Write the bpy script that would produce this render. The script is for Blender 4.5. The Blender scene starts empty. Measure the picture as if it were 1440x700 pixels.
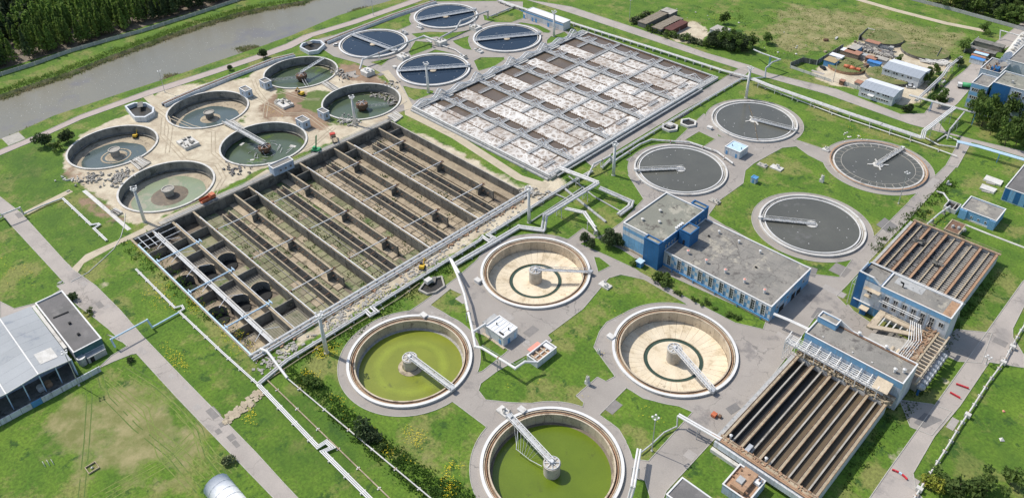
import bpy, math, random
import numpy as np
from mathutils import Vector
from mathutils.geometry import delaunay_2d_cdt
random.seed(7); RNG = np.random.default_rng(11)
S = bpy.context.scene
COL = S.collection
PI = math.pi
# ------------------------------------------------------------------ camera
FOC, PIT, ROL, CX, CY, HC = 1129.7752, 0.576641582, -0.0206811464, 728.277, 244.2875, 190.15082
C4 = math.sqrt(.5)
cp, sp, cr, sr = math.cos(PIT), math.sin(PIT), math.cos(ROL), math.sin(ROL)
r0 = Vector((C4, C4, 0)); fw = Vector((-C4 * cp, C4 * cp, -sp)); up0 = r0.cross(fw)
right = cr * r0 + sr * up0; upv = cr * up0 - sr * r0
cam = bpy.data.cameras.new('camera'); co = bpy.data.objects.new('camera', cam); COL.objects.link(co)
from mathutils import Matrix
co.matrix_world = Matrix(((right.x, upv.x, -fw.x, 0), (right.y, upv.y, -fw.y, 0), (right.z, upv.z, -fw.z, HC), (0, 0, 0, 1)))
cam.sensor_width = 36; cam.lens = FOC / 1440 * 36
cam.shift_x = (720 - CX) / 1440; cam.shift_y = (CY - 350) / 1440
cam.clip_start = 1; cam.clip_end = 8000
S.camera = co
# ------------------------------------------------------------------ sky, sun, exposure
SUNV = Vector((-.74, -.19, 1)).normalized()
w = bpy.data.worlds.new('World'); S.world = w; w.use_nodes = True
nt = w.node_tree; bg = nt.nodes['Background']; sky = nt.nodes.new('ShaderNodeTexSky')
sky.sky_type = 'NISHITA'; sky.sun_disc = False
sky.sun_elevation = math.asin(SUNV.z); sky.sun_rotation = math.atan2(SUNV.x, SUNV.y)
sky.air_density = 1.2; sky.dust_density = 1.5
nt.links.new(sky.outputs[0], bg.inputs[0]); bg.inputs[1].default_value = 0.15
sl = bpy.data.lights.new('sun', 'SUN'); sl.energy = 4.2; sl.angle = math.radians(.53); sl.color = (1, .95, .87)
so = bpy.data.objects.new('sun', sl); COL.objects.link(so); so.rotation_euler = (-SUNV).to_track_quat('-Z', 'Y').to_euler()
S.view_settings.view_transform = 'Standard'; S.view_settings.look = 'None'; S.view_settings.gamma = 1
S.view_settings.use_curve_mapping = False; S.view_settings.exposure = 0.0

S.cycles.volume_bounces = 6
# ------------------------------------------------------------------ place finder: a point of the survey photo laid on the plane z=h, plant grid in metres
def P(x, y, h=0.0):
    u = x - CX; v = y - CY
    u, v = cr * u + sr * v, -sr * u + cr * v
    d0, d1, d2 = u / FOC, cp - v / FOC * sp, -sp - v / FOC * cp
    k = (HC - h) / -d2
    a, b = d0 * k, d1 * k
    return ((a - b) * C4, (a + b) * C4)
def PL(pts, h=0.0): return [P(x, y, h) for x, y in pts]
def V(ox, oy, s, pts): return [(ox + x / s, oy + y / s) for x, y in pts]
def R4(W, Sx, E, N, h):
    a, b, c, d = P(*W, h), P(*Sx, h), P(*E, h), P(*N, h)
    return (a[0] + d[0]) / 2, (b[0] + c[0]) / 2, (a[1] + b[1]) / 2, (c[1] + d[1]) / 2

# ------------------------------------------------------------------ materials
MATS = {}
def mat(name, c1, c2=None, s=.25, rough=.85, metal=0., bump=0., c3=None, s3=.06, t3=.55, fine=.12, sfine=3., c4=None, s4=.15, t4=.62, objrand=0., crack=None, trans=0., streak=None):
    m = bpy.data.materials.new(name); m.use_nodes = True; n = m.node_tree.nodes; l = m.node_tree.links
    b = n['Principled BSDF']; b.inputs['Roughness'].default_value = rough; b.inputs['Metallic'].default_value = metal
    g = n.new('ShaderNodeNewGeometry')
    def noise(sc, det=6, ro=.6):
        t = n.new('ShaderNodeTexNoise'); t.inputs['Scale'].default_value = sc; t.inputs['Detail'].default_value = det; t.inputs['Roughness'].default_value = ro
        l.new(g.outputs['Position'], t.inputs['Vector']); return t.outputs[0]
    def rng(src, a, z, lo=0., hi=1.):
        t = n.new('ShaderNodeMapRange'); t.inputs[1].default_value = a; t.inputs[2].default_value = z; t.inputs[3].default_value = lo; t.inputs[4].default_value = hi
        l.new(src, t.inputs[0]); return t.outputs[0]
    def mix(f, a, z):
        t = n.new('ShaderNodeMix'); t.data_type = 'RGBA'; l.new(f, t.inputs[0])
        for i, q in ((6, a), (7, z)):
            if isinstance(q, tuple): t.inputs[i].default_value = (*q, 1)
            else: l.new(q, t.inputs[i])
        return t.outputs[2]
    c2 = c2 or tuple(x * .75 for x in c1)
    col = mix(rng(noise(s), .35, .65), c1, c2)
    if c3: col = mix(rng(noise(s3, 8, .7), t3, t3 + .08), col, c3)
    if c4: col = mix(rng(noise(s4, 9, .75), t4, t4 + .05), col, c4)
    if fine:
        hs = n.new('ShaderNodeHueSaturation'); l.new(rng(noise(sfine, 4, .7), .3, .7, 1 - fine, 1 + fine), hs.inputs['Value']); l.new(col, hs.inputs['Color']); col = hs.outputs[0]
    if objrand:
        oi = n.new('ShaderNodeObjectInfo'); hs = n.new('ShaderNodeHueSaturation'); l.new(rng(oi.outputs['Random'], 0, 1, 1 - objrand, 1 + objrand), hs.inputs['Value']); l.new(col, hs.inputs['Color']); col = hs.outputs[0]
    if streak:
        mp = n.new('ShaderNodeMapping'); mp.inputs['Scale'].default_value = (1.1, 1.1, .07); l.new(g.outputs['Position'], mp.inputs[0]); sn = n.new('ShaderNodeTexNoise'); sn.inputs['Scale'].default_value = 1.3; sn.inputs['Detail'].default_value = 6; l.new(mp.outputs[0], sn.inputs[0])
        col = mix(rng(sn.outputs[0], .53, .7, 0, .75), col, streak)
    if crack:
        wv = n.new('ShaderNodeTexNoise'); wv.inputs['Scale'].default_value = .35; wv.inputs['Detail'].default_value = 5; l.new(g.outputs['Position'], wv.inputs[0])
        vm = n.new('ShaderNodeVectorMath'); vm.operation = 'MULTIPLY_ADD'; vm.inputs[1].default_value = (5, 5, 5); l.new(wv.outputs[1], vm.inputs[0]); l.new(g.outputs['Position'], vm.inputs[2])
        vo = n.new('ShaderNodeTexVoronoi'); vo.feature = 'DISTANCE_TO_EDGE'; vo.inputs['Scale'].default_value = crack[0]; l.new(vm.outputs[0], vo.inputs['Vector'])
        f1 = rng(vo.outputs['Distance'], crack[1] * .3, crack[1], 1, 0); mk = n.new('ShaderNodeMath'); mk.operation = 'MULTIPLY'; l.new(f1, mk.inputs[0]); l.new(rng(noise(.04), .45, .6, 0, .7), mk.inputs[1]); col = mix(mk.outputs[0], col, crack[2])
    l.new(col, b.inputs['Base Color'])
    if trans:
        tb = n.new('ShaderNodeBsdfTranslucent'); l.new(col, tb.inputs[0]); ms = n.new('ShaderNodeMixShader'); ms.inputs[0].default_value = trans; l.new(b.outputs[0], ms.inputs[1]); l.new(tb.outputs[0], ms.inputs[2]); l.new(ms.outputs[0], n['Material Output'].inputs[0])
    if bump:
        bp = n.new('ShaderNodeBump'); bp.inputs['Strength'].default_value = bump; bp.inputs['Distance'].default_value = .3
        l.new(noise(sfine, 6, .7), bp.inputs['Height']); l.new(bp.outputs[0], b.inputs['Normal'])
    m['b'] = 1; MATS[name] = m; return m
M = MATS
mat('concrete', (.42, .39, .34), (.33, .31, .27), .4, .9, bump=.3, c3=(.22, .2, .17), s3=.15, t3=.58)
mat('concrete_pale', (.62, .6, .56), (.5, .48, .44), .5, .85, c3=(.36, .34, .3), s3=.3, t3=.58)
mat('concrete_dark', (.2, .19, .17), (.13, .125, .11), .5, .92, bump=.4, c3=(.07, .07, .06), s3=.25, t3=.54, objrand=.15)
mat('concrete_wall', (.3, .28, .24), (.2, .19, .17), .35, .92, bump=.3, c3=(.1, .1, .085), s3=.2, t3=.55, c4=(.4, .35, .27), s4=.4, t4=.6, objrand=.12)
mat('sandy_top', (.44, .36, .25), (.31, .25, .17), .6, .95, c3=(.24, .19, .13), s3=.4, t3=.57)
mat('white_paint', (.7, .69, .67), (.6, .59, .57), .3, .6, fine=.05, c3=(.52, .5, .46), s3=.5, t3=.62)
mat('white_rim', (.62, .6, .56), (.5, .48, .45), .3, .75, c3=(.33, .3, .26), s3=.3, t3=.57)
mat('pipe_lagging', (.58, .575, .56), (.42, .415, .4), .9, .6, .1, c3=(.3, .26, .2), s3=.5, t3=.59, fine=.18, objrand=.1)
mat('steel', (.5, .51, .52), (.38, .39, .4), .8, .5, .3, c3=(.28, .24, .2), s3=.5, t3=.6)
mat('steel_white', (.68, .69, .7), (.55, .56, .57), .6, .5, .1)
mat('rust', (.2, .115, .07), (.12, .07, .05), 1.2, .9, bump=.2, c3=(.36, .19, .09), s3=.8, t3=.55)
mat('rust_light', (.42, .27, .17), (.32, .19, .11), .8, .9, c3=(.2, .13, .09), s3=.6, t3=.56)
mat('launder_brown', (.32, .22, .14), (.21, .15, .1), .6, .85, c3=(.5, .4, .28), s3=.4, t3=.54, fine=.2)
mat('tank_beige', (.55, .46, .34), (.45, .37, .27), .35, .9, c3=(.33, .26, .19), s3=.3, t3=.54, c4=(.2, .16, .12), s4=.6, t4=.6, fine=.14, objrand=.14)
mat('tank_floor', (.7, .61, .46), (.62, .52, .37), .2, .9, c3=(.5, .41, .28), s3=.2, t3=.56, c4=(.28, .23, .16), s4=.45, t4=.62, fine=.12, objrand=.05)
mat('sand', (.45, .38, .27), (.34, .28, .2), .3, .95, c3=(.22, .18, .13), s3=.35, t3=.54, fine=.2)
mat('mud', (.17, .13, .09), (.11, .09, .065), .4, .7, c3=(.25, .2, .14), s3=.3, t3=.56)
mat('rubble', (.42, .4, .36), (.3, .28, .25), 1.2, .95, bump=.5, objrand=.25)
mat('asphalt', (.345, .31, .275), (.285, .256, .228), .06, .9, bump=.08, c3=(.215, .196, .182), s3=.07, t3=.56, c4=(.38, .35, .32), s4=.1, t4=.6, fine=.1, crack=(.07, .014, (.14, .13, .12)))
mat('asphalt_road', (.4, .355, .315), (.33, .295, .265), .1, .9, c3=(.27, .245, .225), s3=.05, t3=.57, fine=.1, crack=(.1, .02, (.2, .18, .16)))
mat('asphalt_patch', (.2, .19, .18), (.17, .16, .155), .3, .9)
mat('path_pink', (.42, .35, .31), (.37, .31, .28), .2, .9, fine=.06)
mat('dirt_path', (.5, .43, .32), (.42, .36, .26), .2, .95, c3=(.3, .25, .18), s3=.25, t3=.58)
mat('kerb', (.45, .43, .39), (.36, .34, .3), .5, .9)
mat('roof_felt', (.27, .25, .22), (.2, .19, .17), .15, .95, c3=(.12, .11, .1), s3=.25, t3=.56, c4=(.36, .33, .27), s4=.12, t4=.55, fine=.15, crack=(.12, .03, (.1, .09, .08)))
mat('roof_felt_green', (.25, .245, .2), (.2, .2, .165), .12, .95, c3=(.11, .1, .085), s3=.25, t3=.54, c4=(.34, .32, .26), s4=.13, t4=.55, fine=.15)
mat('roof_dark', (.17, .16, .155), (.13, .125, .12), .15, .95, c3=(.2, .19, .18), s3=.1, t3=.55)
mat('roof_metal', (.36, .375, .385), (.31, .325, .335), .05, .85, 0, fine=.06, objrand=.05, c3=(.25, .27, .3), s3=.1, t3=.57)
mat('roof_white', (.75, .76, .77), (.68, .69, .7), .3, .5, .05)
mat('wall_white', (.62, .64, .66), (.53, .55, .57), .3, .85, c3=(.42, .43, .44), s3=.3, t3=.6, objrand=.06, streak=(.33, .32, .3))
mat('wall_lightblue', (.18, .385, .6), (.155, .33, .52), .3, .85, c3=(.36, .5, .62), s3=.3, t3=.6, objrand=.08, streak=(.2, .27, .33))
mat('wall_greyblue', (.42, .5, .6), (.36, .43, .52), .25, .85, c3=(.3, .34, .4), s3=.3, t3=.6, objrand=.05, streak=(.24, .25, .27))
mat('wall_blue', (.015, .12, .3), (.012, .095, .24), .3, .8, c3=(.06, .19, .35), s3=.4, t3=.6, fine=.08, streak=(.035, .1, .19))
mat('blue_paint', (.1, .3, .55), (.08, .24, .45), .5, .6)
mat('pale_blue_pipe', (.5, .66, .78), (.42, .56, .68), .6, .5)
mat('glass', (.03, .04, .05), (.02, .025, .035), .5, .12, fine=0)
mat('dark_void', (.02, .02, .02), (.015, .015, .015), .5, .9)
mat('red_paint', (.5, .05, .03), (.4, .04, .03), .5, .7)
mat('salmon', (.75, .3, .22), (.68, .26, .2), .5, .7)
mat('orange_paint', (.55, .15, .06), (.4, .11, .05), .5, .55)
mat('yellow_paint', (.7, .45, .03), (.55, .35, .03), .5, .55)
mat('green_paint', (.05, .35, .14), (.04, .25, .1), .5, .6)
mat('rubber', (.03, .03, .03), (.02, .02, .02), 1, .9)
mat('bark', (.12, .09, .06), (.08, .06, .04), 1, .95)
mat('timber', (.24, .2, .15), (.17, .14, .1), .8, .95)
mat('yellow_flower', (.75, .6, .02), (.65, .5, .02), 1, .9)
mat('leaf_green', (.13, .195, .04), (.085, .14, .03), .2, .9, fine=.35, sfine=1.2, objrand=.35, trans=.4)
mat('leaf_bright', (.19, .28, .06), (.13, .2, .04), .2, .9, fine=.3, sfine=1.2, objrand=.3, trans=.4)
mat('leaf_dark', (.075, .11, .04), (.05, .08, .03), .2, .9, fine=.35, sfine=1.2, objrand=.35, trans=.35)
mat('leaf_grey', (.14, .16, .07), (.1, .12, .05), .2, .9, fine=.3, sfine=1.2, objrand=.3)
mat('reed', (.36, .31, .18), (.17, .22, .07), .12, .95, fine=.3, trans=.4)
mat('weed', (.11, .19, .035), (.075, .14, .025), .3, .95, fine=.3, objrand=.2, trans=.45)
def water_mat(name, c1, c2, s=.1, rough=.12, c3=None, t3=.6, s3=.2, bump=.05, sb=1.5):
    m = mat(name, c1, c2, s, rough, 0, 0, c3, s3, t3, fine=.06)
    n = m.node_tree.nodes; l = m.node_tree.links; g = [q for q in n if q.bl_idname == 'ShaderNodeNewGeometry'][0]
    t = n.new('ShaderNodeTexNoise'); t.inputs['Scale'].default_value = sb; t.inputs['Detail'].default_value = 4
    l.new(g.outputs['Position'], t.inputs['Vector']); b = n.new('ShaderNodeBump'); b.inputs['Strength'].default_value = bump; b.inputs['Distance'].default_value = .3
    l.new(t.outputs[0], b.inputs['Height']); l.new(b.outputs[0], n['Principled BSDF'].inputs['Normal']); return m
water_mat('water_canal', (.2, .18, .125), (.17, .16, .12), .012, .14, (.16, .145, .13), .58, .02, bump=.25, sb=2.2)
water_mat('water_navy', (.005, .014, .03), (.006, .017, .034), .05, .1, bump=.05)
water_mat('water_grey', (.115, .112, .092), (.092, .09, .075), .05, .16, (.145, .14, .125), .6, .07, bump=.12)
water_mat('water_brown', (.135, .1, .07), (.115, .085, .06), .1, .3, (.16, .125, .09), .58, .15)
water_mat('water_bright', (.125, .18, .01), (.105, .155, .008), .1, .3, (.09, .12, .012), .6, .15)
water_mat('water_algae', (.2, .23, .02), (.165, .195, .016), .1, .35, (.12, .15, .02), .6, .15)
water_mat('water_green', (.085, .115, .065), (.07, .095, .06), .12, .16, (.1, .15, .04), .55, .1)
water_mat('water_teal', (.09, .12, .115), (.075, .1, .1), .12, .16, (.13, .15, .11), .58, .12)
water_mat('water_pool', (.25, .29, .18), (.2, .25, .16), .15, .3, (.32, .31, .22), .52, .15)
water_mat('water_black', (.035, .03, .022), (.022, .02, .016), .2, .45)
mat('red_barrier', (.6, .03, .05), (.5, .03, .04), .5, .6)
water_mat('water_sludge', (.14, .1, .055), (.1, .072, .042), .15, .6)

# ------------------------------------------------------------------ mesh building
ORG = {}
class MB:
    def __init__(s): s.v = []; s.f = []
    def add(s, v, f):
        o = len(s.v); s.v += [tuple(q) for q in v]; s.f += [tuple(i + o for i in q) for q in f]; return s
    def box(s, x0, x1, y0, y1, z0, z1):
        return s.add([(x0, y0, z0), (x1, y0, z0), (x1, y1, z0), (x0, y1, z0), (x0, y0, z1), (x1, y0, z1), (x1, y1, z1), (x0, y1, z1)],
                     [(0, 3, 2, 1), (4, 5, 6, 7), (0, 1, 5, 4), (1, 2, 6, 5), (2, 3, 7, 6), (3, 0, 4, 7)])
    def bar(s, p, q, wd, ht, z_up=True):      # beam of rectangular section between two points
        p = Vector(p); q = Vector(q); d = (q - p)
        if d.length < 1e-6: return s
        d.normalize(); u = Vector((0, 0, 1)) if abs(d.z) < .95 else Vector((1, 0, 0))
        a = d.cross(u).normalized(); b = a.cross(d).normalized(); v = []
        for e in (p, q):
            for sa, sb in ((-1, -1), (1, -1), (1, 1), (-1, 1)): v.append(e + a * sa * wd / 2 + b * sb * ht / 2)
        return s.add(v, [(0, 1, 2, 3), (7, 6, 5, 4), (0, 4, 5, 1), (1, 5, 6, 2), (2, 6, 7, 3), (3, 7, 4, 0)])
    def tube(s, p, q, r, n=8, r2=None, cap=True):
        p = Vector(p); q = Vector(q); d = (q - p)
        if d.length < 1e-6: return s
        d.normalize(); u = Vector((0, 0, 1)) if abs(d.z) < .95 else Vector((1, 0, 0))
        a = d.cross(u).normalized(); b = a.cross(d).normalized(); v = []; r2 = r if r2 is None else r2
        for e, rr in ((p, r), (q, r2)):
            for i in range(n):
                t = 2 * PI * i / n; v.append(e + a * math.cos(t) * rr + b * math.sin(t) * rr)
        f = [(i, i + n, (i + 1) % n + n, (i + 1) % n) for i in range(n)]
        if cap: f += [tuple(range(n)), tuple(range(2 * n - 1, n - 1, -1))]
        return s.add(v, f)
    def path(s, pts, r, n=8):
        for i in range(len(pts) - 1):
            p = Vector(pts[i]); q = Vector(pts[i + 1]); d = (q - p)
            if d.length < .01: continue
            d.normalize()
            s.tube(p - d * (r * .9 if i else 0), q + d * (r * .9 if i < len(pts) - 2 else 0), r, n)
        return s
    def ring(s, cx, cy, ra, rb, z0, z1, n=64, a0=0., a1=2 * PI, zin=None):
        full = abs(a1 - a0 - 2 * PI) < 1e-6; k = n if full else n + 1; v = []; zi = z1 if zin is None else zin
        for i in range(k):
            t = a0 + (a1 - a0) * i / n; c, e = math.cos(t), math.sin(t)
            v += [(cx + ra * c, cy + ra * e, z0), (cx + rb * c, cy + rb * e, z0), (cx + rb * c, cy + rb * e, z1), (cx + ra * c, cy + ra * e, zi)]
        f = []
        for i in range(n):
            a = 4 * i; b = 4 * ((i + 1) % k)
            f += [(a, b, b + 1, a + 1), (a + 1, b + 1, b + 2, a + 2), (a + 2, b + 2, b + 3, a + 3), (a + 3, b + 3, b, a)]
        if not full: f += [(0, 1, 2, 3), (4 * n + 3, 4 * n + 2, 4 * n + 1, 4 * n)]
        return s.add(v, f)
    def lathe(s, cx, cy, prof, n=32, cap=True):
        v = []; m = len(prof)
        for r, z in prof:
            for i in range(n):
                t = 2 * PI * i / n; v.append((cx + r * math.cos(t), cy + r * math.sin(t), z))
        f = []
        for j in range(m - 1):
            for i in range(n): f.append((j * n + i, j * n + (i + 1) % n, (j + 1) * n + (i + 1) % n, (j + 1) * n + i))
        if cap: f += [tuple(range(n - 1, -1, -1)), tuple(range((m - 1) * n, m * n))]
        return s.add(v, f)
    def disc(s, cx, cy, r, z, n=64, ph=0, jit=0):
        v = [(cx + (r + (random.uniform(-jit, jit) if jit else 0)) * math.cos(2 * PI * i / n + ph), cy + r * math.sin(2 * PI * i / n + ph), z) for i in range(n)]
        return s.add(v, [tuple(range(n))])
    def prism(s, pts, z0, z1):
        n = len(pts); a = sum(pts[i][0] * pts[(i + 1) % n][1] - pts[(i + 1) % n][0] * pts[i][1] for i in range(n))
        if a < 0: pts = pts[::-1]
        return s.add([(x, y, z0) for x, y in pts] + [(x, y, z1) for x, y in pts],
                     [tuple(range(n - 1, -1, -1)), tuple(range(n, 2 * n))] + [(i, (i + 1) % n, (i + 1) % n + n, i + n) for i in range(n)])
    def rock(s, x, y, z, r, sx=1, sy=1, sz=.7):
        o = [(1, 0, 0), (0, 1, 0), (-1, 0, 0), (0, -1, 0), (0, 0, 1), (0, 0, -1)]
        v = [(x + a * r * sx * random.uniform(.6, 1.3), y + b * r * sy * random.uniform(.6, 1.3), z + c * r * sz * random.uniform(.6, 1.2)) for a, b, c in o]
        return s.add(v, [(0, 1, 4), (1, 2, 4), (2, 3, 4), (3, 0, 4), (1, 0, 5), (2, 1, 5), (3, 2, 5), (0, 3, 5)])
    def chunk(s, x, y, z, sx, sy, sz, rz=None, tilt=.2):
        rz = random.uniform(0, PI) if rz is None else rz; c, e = math.cos(rz), math.sin(rz); t = random.uniform(-tilt, tilt); v = []
        for a in (-1, 1):
            for b in (-1, 1):
                for k in (-1, 1):
                    X = a * sx / 2 * random.uniform(.85, 1.1); Y = b * sy / 2 * random.uniform(.85, 1.1)
                    v.append((x + X * c - Y * e, y + X * e + Y * c, z + k * sz / 2 + X * t))
        return s.add(v, [(0, 1, 3, 2), (4, 6, 7, 5), (0, 4, 5, 1), (2, 3, 7, 6), (0, 2, 6, 4), (1, 5, 7, 3)])
    def mesh(s, name, m, org=(0, 0, 0), smooth=False):
        me = bpy.data.meshes.new(name); me.from_pydata([(a - org[0], b - org[1], c - org[2]) for a, b, c in s.v], [], s.f)
        if m: me.materials.append(M[m] if isinstance(m, str) else m)
        if smooth: me.polygons.foreach_set('use_smooth', [True] * len(me.polygons))
        me.update(); return me
    def build(s, name, m, parent=None, smooth=False, **kw):
        org = ORG.get(parent.name, (0, 0, 0)) if parent else (0, 0, 0)
        o = bpy.data.objects.new(name, s.mesh(name, m, org, smooth)); COL.objects.link(o)
        if parent: o.parent = parent; ORG[o.name] = org
        for k, q in kw.items(): o[k] = q
        return o
def tag(o, label=None, cat=None, group=None, kind=None):
    if label: o['label'] = label
    if cat: o['category'] = cat
    if group: o['group'] = group
    if kind: o['kind'] = kind
    return o
def thing(name, label, cat, loc, group=None, rz=0):
    o = bpy.data.objects.new(name, None); COL.objects.link(o); o.empty_display_size = 1
    o.location = (loc[0], loc[1], loc[2] if len(loc) > 2 else 0); o.rotation_euler = (0, 0, rz)
    ORG[o.name] = tuple(o.location) if rz == 0 else (0, 0, 0)
    return tag(o, label, cat, group)
def put(name, me, parent, loc, rz=0, rot=None, scale=None, **kw):   # a part that shares its mesh; loc in the world for unrotated parents
    o = bpy.data.objects.new(name, me); COL.objects.link(o); org = ORG.get(parent.name, (0, 0, 0)) if parent else (0, 0, 0)
    o.parent = parent; o.location = (loc[0] - org[0], loc[1] - org[1], loc[2] - org[2]); o.rotation_euler = rot or (0, 0, rz)
    if scale: o.scale = scale
    ORG[o.name] = loc
    for k, q in kw.items(): o[k] = q
    return o
def kids(o): return [c for c in KID.get(o.name, [])]
KID = {}
def index_kids():
    KID.clear()
    for o in COL.objects:
        if o.parent: KID.setdefault(o.parent.name, []).append(o)
def clone(root, loc, rz=0, label=None, group=None, scale=None):
    def rec(o, par):
        c = o.copy(); COL.objects.link(c); c.parent = par
        for k in kids(o): rec(k, c)
        return c
    r = rec(root, None); r.location = (loc[0], loc[1], loc[2] if len(loc) > 2 else 0); r.rotation_euler = (0, 0, rz)
    if scale: r.scale = (scale,) * 3 if not isinstance(scale, tuple) else scale
    if label: r['label'] = label
    if group: r['group'] = group
    return r
def struct(mb, name, m, smooth=False): return tag(mb.build(name, m, None, smooth), kind='structure')
def pip(px, py, poly):
    ins = np.zeros(len(px), bool); n = len(poly)
    for i in range(n):
        x1, y1 = poly[i]; x2, y2 = poly[(i + 1) % n]
        if y1 == y2: continue
        c = ((y1 > py) != (y2 > py)) & (px < (x2 - x1) * (py - y1) / (y2 - y1) + x1); ins ^= c
    return ins
def circ(cx, cy, r, n=48): return [(cx + r * math.cos(2 * PI * i / n), cy + r * math.sin(2 * PI * i / n)) for i in range(n)]
def rectp(x0, x1, y0, y1): return [(x0, y0), (x1, y0), (x1, y1), (x0, y1)]
def strip(pts, wd):
    pts = [Vector(p) for p in pts]; L = []; Rr = []
    for i, p in enumerate(pts):
        d = (pts[min(i + 1, len(pts) - 1)] - pts[max(i - 1, 0)]).normalized(); nn = Vector((-d.y, d.x)) * wd / 2
        L.append(tuple(p + nn)); Rr.append(tuple(p - nn))
    return L + Rr[::-1]
def cdt(polys, holes, extra=None):
    vs = []; es = []
    for q in polys + holes:
        o = len(vs); vs += [Vector(p) for p in q]; es += [(o + i, o + (i + 1) % len(q)) for i in range(len(q))]
    if extra is not None: vs += [Vector(p) for p in extra]
    v, e, f, _, _, _ = delaunay_2d_cdt(vs, es, [], 0, 1e-4, False)
    v = np.array([tuple(q) for q in v]); f = np.array([tuple(q) for q in f if len(q) == 3])
    c = v[f].mean(1); keep = np.zeros(len(f), bool)
    for q in polys: keep |= pip(c[:, 0], c[:, 1], q)
    for q in holes: keep &= ~pip(c[:, 0], c[:, 1], q)
    f = f[keep]
    a = v[f]; ar = (a[:, 1, 0] - a[:, 0, 0]) * (a[:, 2, 1] - a[:, 0, 1]) - (a[:, 1, 1] - a[:, 0, 1]) * (a[:, 2, 0] - a[:, 0, 0])
    f[ar < 0] = f[ar < 0][:, ::-1]; f = f[np.abs(ar) > 1e-7]
    return v, f
def sheet(name, m, polys, holes, z, kind='structure', kerb=None):
    v, f = cdt(polys, holes)
    mb = MB(); mb.v = [(a, b, z) for a, b in v]; mb.f = [tuple(int(i) for i in q) for q in f]
    o = tag(mb.build(name, m), kind=kind)
    if kerb:
        cnt = {}
        for q in mb.f:
            for i in range(3):
                k = (q[i], q[(i + 1) % 3]); cnt[k] = 1
        k2 = MB()
        for (a, b) in cnt:
            if (b, a) not in cnt:
                p = Vector((*v[a], z + .03)); q = Vector((*v[b], z + .03))
                if (q - p).length > .05: k2.bar(p, q, .22, .2)
        tag(k2.build(kerb, 'kerb'), kind='structure')
    return o
# ================================================================== GROUND
mat('rut', (.44, .37, .27), (.33, .27, .19), .5, .95, fine=.2)
DEEP = {'A': (-156, 164), 'B': (-155.7, 104.9), 'C': (-96.5, 166.3), 'D': (-95.8, 106.8)}
GREY = {'E': (-155.9, 315.9), 'F': (-156.9, 256.7), 'G': (-96.6, 258.3), 'H': (-96.4, 317.5)}
NAVY = {'I': (-364.7, 304.2), 'J': (-364.5, 248.1), 'K': (-312.5, 305.8), 'L': (-312.3, 249.1)}
OLD = {'T1': (-361.9, 143.1), 'T2': (-360.9, 94.9), 'T3': (-310.6, 97.1), 'T4': (-311.4, 144.6), 'T5': (-363.8, 198.5), 'T6': (-311.8, 200.7)}
SET = (-284, -194, 70.5, 197.5)
near = [(0, 196), (27, 185), (75, 163), (126, 146), (180, 128), (233, 111), (300, 88), (360, 68), (410, 50), (476, 22), (543, 3)]
far_ = [(0, 133), (50, 116), (100, 100), (150, 80), (200, 62), (240, 47), (283, 33), (330, 19), (360, 12), (427, 1)]
nearW = PL(near); farW = PL(far_)
nearW = [(nearW[0][0] + 4, -120)] + nearW + [(-408, 420), (-408, 900)]
farW = [(farW[0][0], -120)] + farW + [(-478, 420), (-478, 900)]
river = nearW + farW[::-1]
holes = [circ(*c, 19.7) for c in list(DEEP.values()) + list(OLD.values())] + [rectp(*SET)] + [river]
# painted kinds of soil
sandp = [PL([(98, 205), (118, 186), (205, 150), (215, 135), (232, 122), (345, 112), (365, 92), (400, 79), (478, 96), (520, 103), (560, 128), (577, 150), (556, 162), (540, 176), (392, 226), (240, 300), (205, 318), (180, 314), (168, 302), (128, 268), (96, 250), (88, 222)]),
         PL([(545, 176), (600, 190), (690, 235), (740, 262), (790, 248), (800, 252), (780, 278), (700, 318), (640, 355), (540, 415), (450, 470), (385, 505), (375, 498), (735, 268), (700, 250)]),
         PL([(325, 575), (370, 545), (372, 552), (335, 592)]), PL([(128, 398), (140, 393), (158, 405), (150, 415), (135, 410)]),
         PL([(1140, 103), (1165, 84), (1190, 66), (1215, 52), (1262, 58), (1290, 78), (1345, 84), (1335, 100), (1308, 104), (1305, 120), (1310, 128), (1296, 142), (1270, 150), (1205, 124), (1175, 122), (1150, 112)]),
         PL([(940, 48), (975, 28), (1000, 45), (985, 60), (950, 60)]), PL([(1240, 640), (1262, 622), (1275, 615), (1280, 625), (1255, 655), (1243, 660)]), PL([(1315, 540), (1330, 528), (1340, 530), (1325, 550)])]
soilp = [PL([(362, 150), (395, 128), (440, 128), (450, 150), (470, 175), (440, 190), (400, 160), (375, 175)]), PL([(470, 92), (500, 88), (540, 112), (560, 140), (520, 118), (478, 112)]),
         PL([(105, 268), (118, 266), (180, 314), (165, 322), (120, 290)]), PL([(80, 240), (100, 232), (125, 250), (110, 262)])]
grassp = [PL([(438, 125), (470, 130), (520, 165), (490, 180), (450, 160), (420, 150)]), PL([(385, 118), (400, 122), (405, 150), (390, 145)]), PL([(330, 170), (355, 158), (350, 172), (345, 178)]), PL([(452, 172), (520, 172), (440, 178)])]
dryp = [PL([(40, 570), (110, 520), (240, 520), (330, 620), (320, 690), (60, 690), (20, 620)]), PL([(1090, 0), (1200, 10), (1390, 50), (1340, 90), (1250, 60), (1180, 70), (1100, 90), (1060, 60)]), PL([(690, 205), (740, 225), (760, 255), (700, 240)]),
        PL([(830, 25), (900, 45), (1000, 40), (1080, 70), (1040, 60)]), PL([(560, 575), (640, 590), (660, 640), (650, 700), (600, 660), (540, 600)]), PL([(465, 455), (500, 440), (490, 510), (470, 530), (450, 500)]), PL([(1400, 510), (1440, 520), (1440, 590), (1370, 560)]), PL([(0, 330), (60, 360), (70, 410), (10, 400)]), PL([(1300, 590), (1330, 600), (1300, 680)])]
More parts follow.
